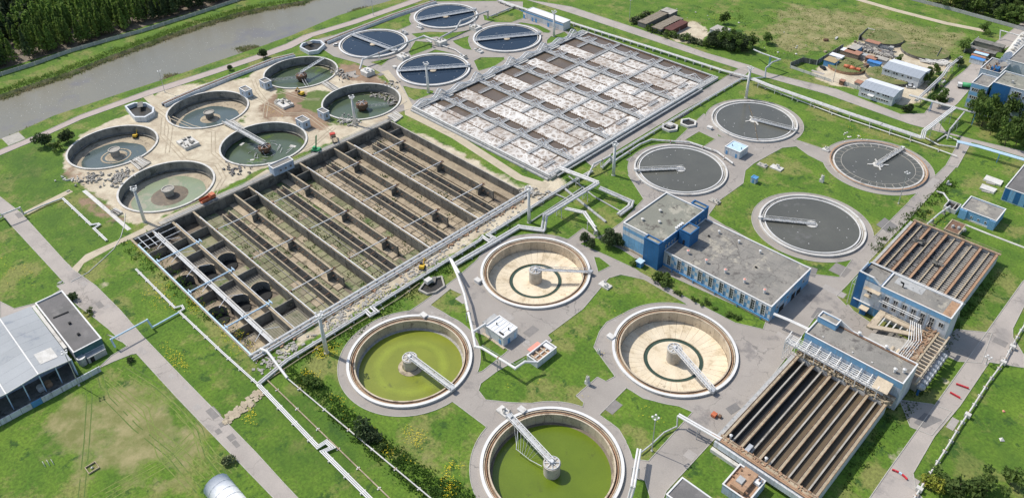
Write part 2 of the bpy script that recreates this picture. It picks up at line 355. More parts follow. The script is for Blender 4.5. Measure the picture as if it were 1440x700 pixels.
lushp = [PL([(0, 190), (90, 205), (100, 260), (0, 290)]), PL([(300, 440), (540, 620), (600, 700), (440, 700), (320, 560)]), PL([(1330, 570), (1440, 590), (1440, 700), (1290, 700)]), PL([(30, 290), (100, 270), (200, 330), (100, 365)]), PL([(1270, 300), (1440, 350), (1380, 470), (1300, 480)])]
gx = np.arange(-760, 61, 4.); gy = np.arange(-60, 761, 4.)
XX, YY = np.meshgrid(gx, gy); pts = np.stack([XX.ravel(), YY.ravel()], 1) + RNG.uniform(-.8, .8, (XX.size, 2))
k = (pts[:, 0] < 57) & (pts[:, 0] > -757) & (pts[:, 1] < 757) & (pts[:, 1] > -57); pts = pts[k]
GB = (-765, 65, -65, 765)
riv2 = [(x, min(max(y, -64.5), 764.5)) for x, y in river]
v, f = cdt([rectp(*GB)], holes[:-1] + [riv2], pts)
mb = MB(); mb.v = [(a, b, 0) for a, b in v]; mb.f = [tuple(int(i) for i in q) for q in f]
# ground material
gm = mat('ground', (.112, .19, .016), (.06, .13, .009), .09, .97, bump=.6, fine=.4, sfine=1.1, c3=(.18, .195, .05), s3=.05, t3=.515, c4=(.035, .085, .009), s4=.13, t4=.56)
n = gm.node_tree.nodes; l = gm.node_tree.links; bs = n['Principled BSDF']; col = bs.inputs['Base Color'].links[0].from_socket
geo = [q for q in n if q.bl_idname == 'ShaderNodeNewGeometry'][0]
def nz(sc, det=8, ro=.65):
    t = n.new('ShaderNodeTexNoise'); t.inputs['Scale'].default_value = sc; t.inputs['Detail'].default_value = det; t.inputs['Roughness'].default_value = ro; l.new(geo.outputs['Position'], t.inputs[0]); return t.outputs[0]
def layer(attr, ca, cb, sc, soft, col):
    at = n.new('ShaderNodeAttribute'); at.attribute_name = attr
    a = n.new('ShaderNodeMath'); a.operation = 'ADD'; l.new(at.outputs['Fac'], a.inputs[0]); l.new(nz(sc), a.inputs[1])
    mr = n.new('ShaderNodeMapRange'); mr.inputs[1].default_value = 1.0 - soft; mr.inputs[2].default_value = 1.0 + soft; l.new(a.outputs[0], mr.inputs[0])
    c = n.new('ShaderNodeMix'); c.data_type = 'RGBA'; c.inputs[6].default_value = (*ca, 1); c.inputs[7].default_value = (*cb, 1); mq = n.new('ShaderNodeMapRange'); mq.inputs[1].default_value = .4; mq.inputs[2].default_value = .64; l.new(nz(.13 if attr in ('sand', 'soil', 'dry') else .5, 9, .72), mq.inputs[0]); l.new(mq.outputs[0], c.inputs[0])
    m2 = n.new('ShaderNodeMix'); m2.data_type = 'RGBA'; l.new(mr.outputs[0], m2.inputs[0]); l.new(col, m2.inputs[6]); l.new(c.outputs[2], m2.inputs[7]); return m2.outputs[2]
col = layer('lush', (.055, .12, .012), (.035, .085, .008), .08, .25, col)
col = layer('dry', (.16, .17, .05), (.31, .27, .13), .1, .1, col)
col = layer('dry', (.34, .29, .15), (.22, .2, .09), .35, .0, col) if False else col
col = layer('sand', (.58, .51, .38), (.38, .31, .22), .2, .1, col)
col = layer('soil', (.3, .2, .13), (.19, .13, .085), .25, .12, col)
col = layer('turf', (.12, .16, .04), (.08, .13, .025), .3, .1, col)
l.new(col, bs.inputs['Base Color'])
go = tag(mb.build('ground', gm), kind='structure')
va = np.array([q[:2] for q in mb.v])
def soft_in(polys, wd=5.):
    r = np.zeros(len(va))
    for dx, dy in [(0, 0), (wd, 0), (-wd, 0), (0, wd), (0, -wd), (wd * .7, wd * .7), (-wd * .7, wd * .7), (wd * .7, -wd * .7), (-wd * .7, -wd * .7)]:
        q = np.zeros(len(va), bool)
        for p in polys: q |= pip(va[:, 0] + dx, va[:, 1] + dy, p)
        r += q / 9.
    return r
for nm, pl, wd in (('sand', sandp, 3.), ('soil', soilp, 4.), ('turf', grassp, 3.), ('dry', dryp, 12.), ('lush', lushp, 12.)):
    a = go.data.attributes.new(nm, 'FLOAT', 'POINT'); q = soft_in(pl, wd); base = .25 if nm in ('dry', 'lush') else 0
    a.data.foreach_set('value', (q * (.95 if nm in ('sand', 'soil', 'turf') else .62)).astype(np.float32))
o = MB()
for r in ((-4000, 4000, -4000, -65), (-4000, 4000, 765, 4000), (-4000, -765, -65, 765), (65, 4000, -65, 765)): o.add([(r[0], r[2], -.02), (r[1], r[2], -.02), (r[1], r[3], -.02), (r[0], r[3], -.02)], [(0, 1, 2, 3)])
struct(o, 'terrain', 'weed')
# canal: bed, banks, water
wl = -1.6
def bank(name, line, shift, m):
    b = MB(); n_ = len(line)
    b.v = [(x, y, 0.0) for x, y in line] + [(x + shift * random.uniform(.7, 1.2), y, wl - .6) for x, y in line]
    b.f = [(i, i + 1, i + 1 + n_, i + n_) for i in range(n_ - 1)]; struct(b, name, m)
def dens(line, k=6):
    out = []
    for (a, b), (c, d) in zip(line[:-1], line[1:]):
        for i in range(k): t = i / k; out.append((a + (c - a) * t, b + (d - b) * t))
    return out + [line[-1]]
r2 = [(x, min(max(y, -64.5), 764.5)) for x, y in nearW]; r3 = [(x, min(max(y, -64.5), 764.5)) for x, y in farW]
bank('canal_bank', dens(r2), -2.2, 'weed'); bank('canal_bank', dens(r3), 3., 'reed')
b = MB(); b.add([(x, y, wl) for x, y in riv2], [tuple(range(len(riv2)))]); struct(b, 'canal_water', 'water_canal')
# reeds along the banks (leaf blades), shallows with weeds
def blades(name, m, pts, h, w_, n_per, z=0., spread=.8, kind='stuff', parent=None):
    N = len(pts) * n_per; base = np.repeat(np.array([(p[0], p[1]) for p in pts]), n_per, 0) + RNG.normal(0, spread, (N, 2))
    an = RNG.uniform(0, PI, N); hh = h * RNG.uniform(.5, 1.2, N); dx = np.cos(an) * w_ / 2; dy = np.sin(an) * w_ / 2; lean = RNG.normal(0, .25 * h, (N, 2))
    zz = np.full(N, z); vv = np.stack([np.stack([base[:, 0] - dx, base[:, 1] - dy, zz], 1), np.stack([base[:, 0] + dx, base[:, 1] + dy, zz], 1), np.stack([base[:, 0] + lean[:, 0], base[:, 1] + lean[:, 1], zz + hh], 1)], 1).reshape(-1, 3)
    if parent: vv = vv - np.array(ORG.get(parent.name, (0, 0, 0)))
    me = bpy.data.meshes.new(name); me.from_pydata(vv.tolist(), [], np.arange(3 * N).reshape(-1, 3).tolist()); me.materials.append(M[m])
    ob = bpy.data.objects.new(name, me); COL.objects.link(ob); ob.parent = parent
    if kind: ob['kind'] = kind
    return ob
dl = dens(r3, 14); dl = [p for p in dl if p[1] < 420]
blades('reeds', 'reed', [(x + random.uniform(.5, 3.5), y + random.uniform(-1, 1)) for x, y in dl for _ in range(2)], 1.3, .8, 16, wl - .1, 1.0)
blades('bank_grass', 'leaf_bright', [(x - random.uniform(1, 5), y + random.uniform(-2, 2)) for x, y in dl for _ in range(2)], 1.3, .6, 14, 0, 1.6)
def patch_pts(poly, n_):
    poly = PL(poly) if poly[0][1] < 0 or True else poly; a = np.array(poly); lo = a.min(0); hi = a.max(0); out = []
    while len(out) < n_:
        q = RNG.uniform(lo, hi, (n_ * 2, 2)); q = q[pip(q[:, 0], q[:, 1], poly)]; out += q.tolist()
    return out[:n_]
for pl, cnt in (([(226, 108), (236, 102), (256, 102), (240, 112), (228, 113)], 60), ([(330, 65), (345, 62), (362, 62), (358, 70), (340, 70)], 60), ([(485, 20), (500, 10), (520, 6), (500, 22), (488, 26)], 90), ([(110, 160), (150, 146), (185, 126), (160, 134), (118, 150)], 90), ([(5, 196), (40, 176), (60, 172), (25, 190)], 50)):
    blades('reed_bed', 'reed', patch_pts(pl, cnt), 1.0, .5, 12, wl - .05, 1.0)
# ------------------------------------------------------------------ paving
lawns = [PL(q) for q in (
    [(835, 361), (843, 362), (859, 374), (841, 383)],
    [(820, 434), (770, 471), (776, 479), (738, 500), (700, 521), (676, 539), (673, 549), (683, 562), (720, 566), (787, 568), (819, 574), (821, 566), (810, 556), (840, 530), (852, 536), (865, 529), (835, 488), (843, 466), (853, 453), (878, 440), (906, 431), (940, 429), (966, 431), (965, 427), (906, 393), (873, 386), (856, 391)],
    [(881, 545), (905, 560), (931, 566), (955, 571), (974, 579), (912, 648), (890, 645), (884, 640), (880, 620), (870, 603), (857, 593), (842, 584)],
    [(892, 672), (907, 675), (914, 698), (913, 720), (884, 720), (886, 700)],
    [(838, 334), (875, 351), (905, 371), (1078, 449), (1073, 463), (1034, 454), (966, 419), (900, 383), (893, 378), (850, 358), (815, 343)],
    [(605, 429), (633, 406), (650, 414), (664, 466), (658, 463), (640, 450), (625, 440)],
    [(668, 466), (692, 476), (715, 492), (711, 496), (678, 522), (670, 524), (671, 505), (666, 488)],
    [(996, 303), (1013, 282), (1045, 258), (1050, 240), (1092, 221), (1113, 208), (1140, 220), (1160, 230), (1163, 250), (1186, 260), (1150, 258), (1160, 279), (1147, 273), (1100, 271), (1075, 285), (1058, 300), (1062, 336), (1020, 318)],
    [(1193, 265), (1246, 275), (1273, 275), (1279, 283), (1228, 334), (1223, 330), (1213, 306), (1175, 283)],
    [(963, 197), (983, 185), (1006, 196), (990, 206)],
    [(1176, 416), (1200, 392), (1213, 380), (1197, 425), (1190, 430)],
    [(511, 42), (545, 30), (577, 19), (582, 30), (577, 36), (560, 43), (530, 42)], [(578, 48), (604, 45), (640, 46), (666, 42), (640, 52), (628, 56), (614, 52), (590, 56)],
    [(574, 74), (584, 58), (608, 60), (608, 68), (578, 79)], [(596, 77), (612, 70), (640, 76), (628, 77)], [(636, 58), (662, 50), (660, 64), (664, 71), (652, 69), (640, 62)],
    [(520, 88), (550, 82), (536, 93)], [(679, 21), (691, 24), (722, 12), (736, 17), (736, 26), (719, 32), (697, 32), (681, 29)], [(726, 33), (733, 32), (758, 36), (775, 44), (772, 47), (760, 46), (750, 39)],
    [(769, 57), (774, 52), (794, 45), (800, 50), (784, 58), (769, 62)], [(666, 86), (676, 81), (709, 81), (710, 84), (695, 94), (674, 100), (672, 99)], [(566, 121), (610, 128), (609, 132), (583, 142), (574, 137)],
    [(500, 98), (518, 96), (512, 108), (500, 106)])]
asph = [PL(q) for q in (
    [(560, 448), (596, 424), (640, 392), (668, 368), (690, 345), (800, 336), (820, 321), (838, 334), (850, 330), (875, 312), (905, 280), (883, 246), (930, 240), (990, 235), (1010, 283), (996, 303), (1060, 340), (1140, 385), (1180, 390), (1223, 330), (1278, 283), (1330, 233), (1346, 233), (1280, 306), (1223, 366), (1180, 413), (1200, 437), (1250, 475), (1240, 490), (1150, 440), (1115, 490), (1080, 536), (1011, 610), (937, 690), (925, 720), (880, 720), (860, 600), (800, 565), (684, 600), (640, 567), (600, 540)],
    [(950, 198), (990, 160), (1010, 192), (1080, 206), (1120, 197), (1165, 212), (1170, 234), (1150, 228), (1120, 206), (1100, 208), (1060, 230), (1048, 240), (1045, 258), (1010, 283), (930, 276), (884, 246), (884, 230), (950, 210)],
    [(441, 57), (470, 50), (575, 14), (610, 3), (700, 2), (735, 3), (735, 17), (805, 48), (800, 60), (785, 62), (600, 140), (590, 150), (560, 158), (545, 160), (572, 143), (560, 125), (545, 108), (525, 97), (500, 110), (482, 104), (520, 95), (500, 88), (470, 80), (455, 70)],
    [(823, 226), (900, 176), (1010, 115), (1040, 96), (1058, 96), (1040, 113), (960, 156), (860, 216), (835, 236)],
    [(1325, 480), (1345, 463), (1395, 468), (1380, 510), (1347, 508), (1330, 500)], [(1265, 562), (1310, 568), (1338, 578), (1310, 612), (1280, 600)], [(1170, 425), (1200, 437), (1290, 500), (1270, 505), (1150, 445)])]
asph += [circ(*c, 22.9, 72) for c in DEEP.values()] + [circ(*c, 22.7, 72) for c in GREY.values()] + [circ(*c, 22.6, 64) for c in NAVY.values()]
# lawns must not eat the rings round the tanks
thole = [circ(*c, 19.75, 64) for c in list(DEEP.values()) + list(GREY.values()) + list(NAVY.values())]
rings_all = [circ(*c, 22.7, 72) for c in list(DEEP.values()) + list(GREY.values()) + list(NAVY.values())]
def sheet2(name, m, polys, lawn, ring_, hole, z, kerb=None):
    allp = polys + lawn + ring_ + hole
    v, f = cdt(allp, []); c = v[f].mean(1)
    def anyin(ps):
        k = np.zeros(len(f), bool)
        for q in ps: k |= pip(c[:, 0], c[:, 1], q)
        return k
    keep = ((anyin(polys) & ~anyin(lawn)) | anyin(ring_)) & ~anyin(hole); f = f[keep]
    mb = MB(); mb.v = [(a, b, z) for a, b in v]; mb.f = [tuple(int(i) for i in q) for q in f]; struct(mb, name, m)
    cnt = set((q[i], q[(i + 1) % 3]) for q in mb.f for i in range(3)); k2 = MB(); cc = list(DEEP.values()) + list(GREY.values()) + list(NAVY.values())
    for (a, b) in cnt:
        if (b, a) in cnt: continue
        p = Vector((*v[a], z + .02)); q = Vector((*v[b], z + .02)); md = (p + q) / 2
        if (q - p).length > .05 and all(math.hypot(md.x - x, md.y - y) > 20.5 for x, y in cc): k2.bar(p, q, .2, .2)
    struct(k2, kerb, 'kerb')
sheet2('asphalt_paving', 'asphalt', asph, lawns, rings_all, thole, .03, 'kerb')
LR = PL([(-60, 228), (0, 277), (30, 300), (91, 367), (104, 380), (135, 402), (170, 437), (200, 472), (258, 532), (315, 590), (360, 636), (400, 680), (440, 722), (480, 770), (440, 770), (420, 737), (383, 698), (350, 664), (300, 612), (250, 560), (192, 497), (176, 484), (152, 462), (128, 443), (112, 432), (90, 412), (80, 402), (91, 398), (17, 318), (0, 299), (-60, 250)])
sheet('road', 'asphalt_road', [LR, PL([(0, 400), (25, 436), (60, 425), (95, 408), (88, 385), (97, 395), (110, 412), (100, 425), (70, 430), (20, 445), (0, 445)]) if False else PL([(0, 424), (20, 434), (60, 424), (92, 403), (100, 414), (80, 420), (50, 430), (20, 446), (0, 452)]),
    PL([(138, 518), (157, 500), (180, 486), (195, 480), (205, 495), (185, 498), (160, 508)]), PL([(108, 470), (116, 432), (122, 436), (128, 470), (150, 490), (160, 486), (140, 478)]) if False else PL([(150, 470), (170, 480), (186, 487), (172, 478)])], [], .045, kerb='kerb')
sheet('road', 'asphalt_road', [PL([(760, 3), (803, 10), (900, 42), (993, 75), (1053, 92), (1080, 103), (1177, 126), (1266, 161), (1300, 160), (1330, 120), (1356, 100), (1373, 83), (1400, 60), (1416, 48), (1440, 30), (1470, 20), (1470, 35), (1426, 62), (1393, 79), (1360, 130), (1346, 146), (1318, 170), (1330, 186), (1366, 196), (1438, 213), (1500, 230), (1500, 236), (1438, 221), (1366, 200), (1346, 236), (1330, 233), (1352, 194), (1280, 175), (1163, 133), (1080, 110), (985, 80), (890, 48), (800, 18), (740, 0)])], [], .04, kerb='kerb')
sheet('road', 'asphalt_road', [PL([(1470, 370), (1438, 396), (1388, 466), (1350, 520), (1300, 590), (1250, 660), (1220, 704), (1190, 760), (1290, 760), (1300, 704), (1288, 690), (1284, 665), (1314, 613), (1350, 570), (1391, 509), (1440, 517), (1440, 500), (1424, 474), (1424, 462), (1440, 430), (1470, 390)])], [], .042, kerb='kerb')
sheet('canal_path', 'path_pink', [PL([(-20, 219), (52, 190), (113, 162), (206, 128), (300, 98), (360, 78), (403, 62), (427, 50), (493, 30), (545, 12), (573, 2), (610, -12), (622, -10), (583, 5), (500, 34), (440, 52), (410, 68), (360, 85), (300, 105), (208, 135), (115, 168), (54, 196), (-20, 227)])], [], .05, kerb='kerb')
sheet('boat_ramp', 'concrete', [PL([(2, 195), (26, 186), (36, 195), (12, 205)])], [], .03)
DP = [PL([(92, 385), (97, 381), (120, 358), (165, 338), (205, 319), (206, 327), (170, 342), (140, 358), (118, 370), (108, 385)]), strip(PL([(205, 322), (240, 306), (300, 280), (345, 262), (380, 240)]), 4.2),
      strip(PL([(36, 300), (60, 288), (100, 268)]), 3.2), strip(PL([(541, 100), (556, 118), (574, 148), (575, 160), (600, 172), (640, 192), (693, 226), (730, 250), (770, 262)]), 4.2), strip(PL([(205, 132), (215, 142), (240, 150)]), 5)]
sheet('dirt_track', 'dirt_path', DP, [circ(*c, 20.2) for c in OLD.values()], .035)
for i_, q_ in enumerate([[(345, 128), (362, 140), (385, 150), (400, 160), (430, 160), (450, 175), (470, 190)], [(240, 165), (270, 178), (300, 185), (300, 215), (330, 240)], [(215, 150), (235, 165), (240, 180), (235, 215)], [(230, 165), (228, 190), (260, 225), (305, 232), (315, 250), (300, 275), (262, 292)], [(395, 128), (430, 140), (450, 140)], [(356, 112), (362, 128), (375, 145), (372, 165)], [(470, 180), (440, 205), (400, 225)]]):
    for o_ in (-.9, .9):
        pl_ = PL(q_); pp = []
        for k in range(len(pl_)): a = Vector(pl_[max(k - 1, 0)]); c_ = Vector(pl_[min(k + 1, len(pl_) - 1)]); d = (c_ - a).normalized(); pp.append(tuple(Vector(pl_[k]) + Vector((-d.y, d.x)) * o_))
        st = strip(dens(pp, 5), .45); n2 = len(st) // 2; b = MB(); b.v = [(x_, y_, .055 + .003 * i_) for x_, y_ in st]; b.f = [(k, k + 1, 2 * n2 - 2 - k, 2 * n2 - 1 - k) for k in range(n2 - 1)]; struct(b, 'wheel_rut', 'rut')
sheet('field_track', 'dirt_path', [strip(PL([(1205, -1), (1260, 15), (1330, 33), (1386, 44)]), 4.5)], [], .03)
sheet('building_apron', 'concrete_pale', [strip(PL([(118, 268), (130, 278), (182, 323)]), 1.6)], [], .03)
pt = [PL(q) for q in ([(1150, 432), (1170, 438), (1160, 452), (1140, 446)], [(1130, 372), (1150, 378), (1146, 390), (1128, 384)], [(1232, 316), (1244, 306), (1262, 318), (1250, 328)], [(1020, 574), (1034, 566), (1042, 574), (1028, 583)], [(1300, 580), (1325, 590), (1300, 602), (1285, 594)])]
sheet('asphalt_patch', 'asphalt_patch', pt, [], .07)
mat('patch_pale', (.37, .34, .31), (.32, .29, .265), .4, .9); mat('patch_mid', (.24, .22, .205), (.2, .185, .17), .4, .9)
pp_ = [[], []]
for i in range(15): x = random.uniform(-340, -130); y = 43.2 + (x + 340) * .025 + random.choice([0, 1.2, 2]); a = random.uniform(1, 5); pp_[i % 2].append(rectp(x, x + a, y, y + random.uniform(.8, 2.6)))
for px, py, a, b_ in ((700, 440, 6, 2.5), (735, 468, 3, 5), (960, 640, 3, 3), (1100, 500, 5, 4), (1050, 560, 3, 3), (1155, 405, 8, 3), (1200, 350, 3, 7), (1300, 262, 3, 9), (1090, 470, 8, 2), (640, 420, 4, 3), (850, 575, 3, 5), (880, 225, 3, 4), (950, 165, 2.5, 9), (1330, 600, 2, 5), (1270, 680, 3, 4), (1395, 480, 4, 3), (780, 335, 5, 2), (900, 290, 4, 2), (1140, 100, 7, 2), (950, 62, 9, 2), (1240, 160, 7, 2), (530, 105, 3, 3), (700, 95, 5, 3), (1165, 380, 6, 6)):
    x, y = P(px, py); pp_[(px + py) % 2].append(rectp(x, x + a, y, y + b_))
for q_, m_, z_ in ((pp_[0], 'patch_pale', .062), (pp_[1], 'patch_mid', .066)): sheet('road_patch', m_, q_, [], z_)
# floors below ground
# ================================================================== ROUND TANKS
def seg_mesh(name, ra, rb, z0, z1, n, m, gap=.06, sub=2, zin=None):
    a = 2 * PI / n; return MB().ring(0, 0, ra, rb, z0, z1, sub, -a / 2 + gap / rb / 2, a / 2 - gap / rb / 2, zin).mesh(name, m)
def ringpieces(name, me, par, c, n, skip=None, z=0, a0=0):
    for i in range(n):
        t = a0 + 2 * PI * i / n
        if skip and skip(t): continue
        put(name, me, par, (c[0], c[1], z), t)
def truss(par, p, q, wd=1.6, ht=1.1, nb=10, m='steel_white', name='bridge', thick=.16, deck=True):
    p = Vector(p); q = Vector(q); d = (q - p).normalized(); a = Vector((-d.y, d.x, 0)); u = Vector((0, 0, ht)); b = MB()
    for s_ in (-1, 1):
        o = a * wd / 2 * s_; b.bar(p + o, q + o, thick, thick); b.bar(p + o + u, q + o + u, thick, thick)
        for i in range(nb):
            x = p + (q - p) * i / nb + o; y = p + (q - p) * (i + 1) / nb + o
            b.bar(x, x + u, thick * .7, thick * .7); b.bar(x if i % 2 else x + u, y + u if i % 2 else y, thick * .6, thick * .6)
        b.bar(q + o, q + o + u, thick, thick)
    br = b.build(name, m, par)
    if deck: MB().bar(p + Vector((0, 0, .05)), q + Vector((0, 0, .05)), wd * .75, .06).build('deck', 'steel', br)
    return br
wp = seg_mesh('wall_panel', 17.4, 17.75, -3.6, .42, 40, 'tank_beige'); fs = seg_mesh('floor_slab', 9.6, 17.3, -4.2, -3.55, 40, 'tank_floor', .08, 2, zin=-4.0)
mat('column_grey', (.5, .46, .39), (.4, .36, .3), .5, .9, c3=(.28, .25, .2), s3=.5, t3=.56)
def deep_tank(k, label, end, full):
    c = DEEP[k]; t = thing('settling_tank', label, 'tank', (*c, 0), 'lower settling tanks')
    MB().ring(*c, 19.45, 20.0, -1.5, .75, 96).build('outer_wall', 'white_rim', t)
    MB().ring(*c, 19.2, 20.08, .755, .9, 96).build('rim', 'white_paint', t)
    MB().ring(*c, 18.75, 19.05, -.8, .6, 96).build('rim_inner_wall', 'tank_beige', t)
    b = MB().ring(*c, 17.8, 19.4, -.9, -.45, 96); b.build('launder', 'launder_brown', t)
    b = MB().ring(*c, 18.25, 18.5, -.45, .25, 96); b.build('weir', 'rust_light', t)
    MB().ring(*c, 17.36, 17.8, .43, .52, 96).build('inner_rim', 'tank_beige', t)
    ringpieces('wall_panel', wp, t, c, 40)
    if full:
        MB().disc(*c, 17.38, -3.25, 96).build('water', 'water_algae' if k == 'B' else 'water_bright', t)
        b = MB().ring(*c, 16.5, 17.37, -3.8, -3.0, 96, zin=-3.3); b.build('scum_line', 'rubble' if k == 'B' else 'mud', t)
        if k == 'B':
            for (ra, rb, cm, zz) in ((8.6, 12.6, .12, -3.247), (9.3, 12.0, .3, -3.244), (10.0, 11.3, .5, -3.241)):
                am = mat('algae_ring_%d' % int(ra * 10), tuple(a + (b_ - a) * cm for a, b_ in zip((.2, .23, .02), (.28, .34, .03))), tuple(a + (b_ - a) * cm for a, b_ in zip((.165, .195, .016), (.23, .28, .022))), .12, .35, c3=(.14, .16, .02), s3=.3, t3=.58); MB().ring(*c, ra, rb, -3.5, zz, 64).build('algae_ring', am, t)
            b = MB().ring(*c, 2.7, 4.1, -4, -3.15, 40, zin=-2.8); b.build('silt', 'sand', t)
    else:
        ringpieces('floor_slab', fs, t, c, 40)
        MB().lathe(*c, [(8.35, -4.15), (2.2, -4.6)], 48).build('floor', 'tank_floor', t)
        MB().ring(*c, 8.35, 9.6, -5, -4.22, 64).build('sludge_channel', 'water_pool' if False else 'green_sl', t)
        MB().ring(*c, 9.6, 9.75, -4.6, -3.96, 64).build('channel_kerb', 'sandy_top', t)
    MB().lathe(*c, [(2.35, -4.6), (2.35, .6), (2.5, .62), (2.5, .95), (.9, 1.0), (.9, 1.25)], 36).build('column', 'column_grey', t)
    hb = MB()
    for i in range(8): a = 2 * PI * i / 8; hb.bar((c[0] + .4 * math.cos(a), c[1] + .4 * math.sin(a), 1.4), (c[0] + 2.2 * math.cos(a), c[1] + 2.2 * math.sin(a), 1.2), .15, .15)
    hb.ring(*c, 2.1, 2.25, 1.1, 1.3, 24).lathe(*c, [(.5, 1), (.5, 1.9)], 12).build('hub', 'steel_white', t)
    a = math.atan2(end[1] - c[1], end[0] - c[0]); e = (c[0] + 19.9 * math.cos(a), c[1] + 19.9 * math.sin(a), 1.3)
    truss(t, (c[0], c[1], 1.3), e, 1.5, 1.0, 11, 'white_paint' if k != 'A' else 'steel', thick=.2 if k != 'A' else .1)
    MB().box(e[0] - .8, e[0] + .8, e[1] - .8, e[1] + .8, .9, 1.9).build('drive_unit', 'steel', t)
    MB().box(-.9, .9, -.7, .7, .0, 1.4).mesh('x', 'white_paint')
    return t
alg = mat('algae_ring_m', (.24, .27, .03), (.2, .225, .022), .3, .4)
mat('green_sl', (.05, .075, .05), (.035, .06, .04), .3, .2)
deep_tank('A', 'dry beige round tank with thin grey walkway arm, just left of the blue hall', P(829, 383, 1), False)
deep_tank('B', 'round tank of yellow-green algae water with a paler ring in it', P(637, 548, 1), True)
tC = deep_tank('C', 'dry beige round tank with white bridge, just below the blue hall', P(1002, 550, 1), False)
tD = deep_tank('D', 'round tank of bright green water cut by the bottom edge, thick column and white bridge', P(713, 583, 1), True)
c = DEEP['D']; b = MB(); q = [Vector((*P(x, y, h), h)) for x, y, h in ((728, 606, 1.2), (726, 631, -1.5), (745, 646, -2.2), (762, 655, -1.8))]
b.path(q, .09, 6)
br = [Vector((c[0], c[1], 1.3)), Vector((*P(713, 583, 1.3), 1.3))]
for i in range(8):
    t_ = .25 + i * .085; p_ = br[0].lerp(br[1], t_); j = q[1].lerp(q[2], max(0, min(1, 1 - (t_ - .25) * 1.6)))
    b.tube(p_, j, .04, 4)
b.build('scraper_stays', 'steel_white', tD)
# grey tanks
def flecks(t, c, r, z, n_):
    b = MB()
    for _ in range(n_): a = random.uniform(0, 6.3); q = r * math.sqrt(random.random()); x, y = c[0] + q * math.cos(a), c[1] + q * math.sin(a); s_ = random.uniform(.12, .28); b.add([(x - s_, y, z), (x, y - s_ * .6, z), (x + s_, y, z), (x, y + s_, z)], [(0, 1, 2, 3)])
    b.build('foam_flecks', 'white_paint', t, kind='stuff')
def grey_tank(k, label, end, style):
    c = GREY[k]; t = thing('clarifier', label, 'tank', (*c, 0), 'grey clarifiers')
    MB().ring(*c, 19.3, 19.9, -.5, .8, 96).build('outer_wall', 'white_rim', t)
    MB().ring(*c, 19.35, 20.0, .8, .92, 96).build('rim', 'white_rim' if style != 'rust' else 'rust_light', t)
    MB().ring(*c, 17.9, 19.3, -.4, .05, 96).build('launder', 'concrete' if style != 'rust' else 'launder_brown', t)
    if style == 'rust':
        MB().disc(*c, 17.95, .42, 96).build('water', 'water_grey', t)
        MB().ring(*c, 17.9, 18.15, 0, .55, 96).build('weir', 'white_rim', t)
        MB().ring(*c, 15.0, 15.2, 0, .55, 96).build('baffle', 'concrete', t)
        MB().ring(*c, 18.15, 18.5, 0, .5, 96).build('scum', 'white_rim', t)
        for i in range(32):
            a = 2 * PI * i / 32; put('divider', dv_me, t, (c[0], c[1], 0), a)
    else:
        MB().disc(*c, 17.6, .5, 96).build('water', 'water_grey', t)
        MB().ring(*c, 17.55, 17.95, -.2, .72, 96).build('weir', 'white_paint', t)
        MB().ring(*c, 18.5, 18.7, 0, .5, 96).build('baffle', 'concrete_pale', t)
    if end:
        a = math.atan2(end[1] - c[1], end[0] - c[0]); e = (c[0] + 19.6 * math.cos(a), c[1] + 19.6 * math.sin(a), 1.2)
        truss(t, (c[0] - 1.2 * math.cos(a), c[1] - 1.2 * math.sin(a), 1.0), e, 1.4, 1.0, 10, 'white_rim', thick=.16)
        MB().lathe(*c, [(2.2, .2), (2.2, .7), (1.2, .9)], 24).build('hub', 'concrete_pale', t)
        if style in ('rust', 'star'):
            b = MB()
            for i in range(4):
                a2 = a + PI / 4 + i * PI / 2; b.bar((c[0], c[1], .8), (c[0] + 4.4 * math.cos(a2), c[1] + 4.4 * math.sin(a2), .6), .55, .3)
            b.build('skimmer_arm', 'concrete_pale', t)
        MB().box(e[0] - .7, e[0] + .7, e[1] - .7, e[1] + .7, .9, 2.0).build('drive_unit', 'white_paint', t)
    flecks(t, c, 17, .53 if style != 'rust' else .45, 22)
    return t
dv_me = MB().box(15.3, 17.9, -.09, .09, .2, .55).mesh('divider', 'concrete')
t = grey_tank('E', 'grey-water clarifier, farthest of the four, with bright arm reaching right', P(1115, 183, 1), 'star')
c = GREY['E']; MB().bar((c[0], c[1], .75), (*P(1053, 148, .7), .7), .25, .15).bar((c[0], c[1], .75), (*P(1066, 199, .7), .7), .25, .15).build('scraper_beam', 'mud', t)
grey_tank('F', 'grey-water clarifier behind the blue hall roof, arm reaching left', P(893, 240, 1), 'plain')
grey_tank('G', 'grey-water clarifier at the right end of the blue hall, arm reaching left', P(1075, 308, 1), 'plain')
grey_tank('H', 'grey-water clarifier with rust-orange rim and spoke-like dividers round its edge', P(1268, 210, 1), 'rust')
# navy tanks
def navy_tank(k, label, e1, e2):
    c = NAVY[k]; t = thing('clarifier', label, 'tank', (*c, 0), 'dark-water clarifiers')
    MB().ring(*c, 19.2, 19.8, -.5, .9, 80).build('outer_wall', 'white_rim', t)
    MB().ring(*c, 19.0, 19.95, .9, 1.02, 80).build('rim', 'white_paint', t)
    MB().ring(*c, 18.1, 19.2, -.4, .1, 80).build('launder', 'concrete', t)
    MB().ring(*c, 17.9, 18.2, 0, .75, 80).build('weir', 'white_rim', t)
    MB().disc(*c, 17.95, .55, 80).build('water', 'water_navy', t)
    truss(t, e1, e2, 2.0, 1.2, 20, 'steel_white', thick=.16)
    flecks(t, c, 17, .58, 16)
    m_ = ((e1[0] + e2[0]) / 2, (e1[1] + e2[1]) / 2)
    MB().lathe(m_[0] + 1.3, m_[1] - 1.3, [(1.7, .3), (1.7, .95), (.8, 1.1)], 20).build('hub', 'tank_beige', t)
    MB().box(e2[0] - .9, e2[0] + .9, e2[1] - .9, e2[1] + .9, 1.0, 2.1).build('drive_unit', 'steel', t)
    return t
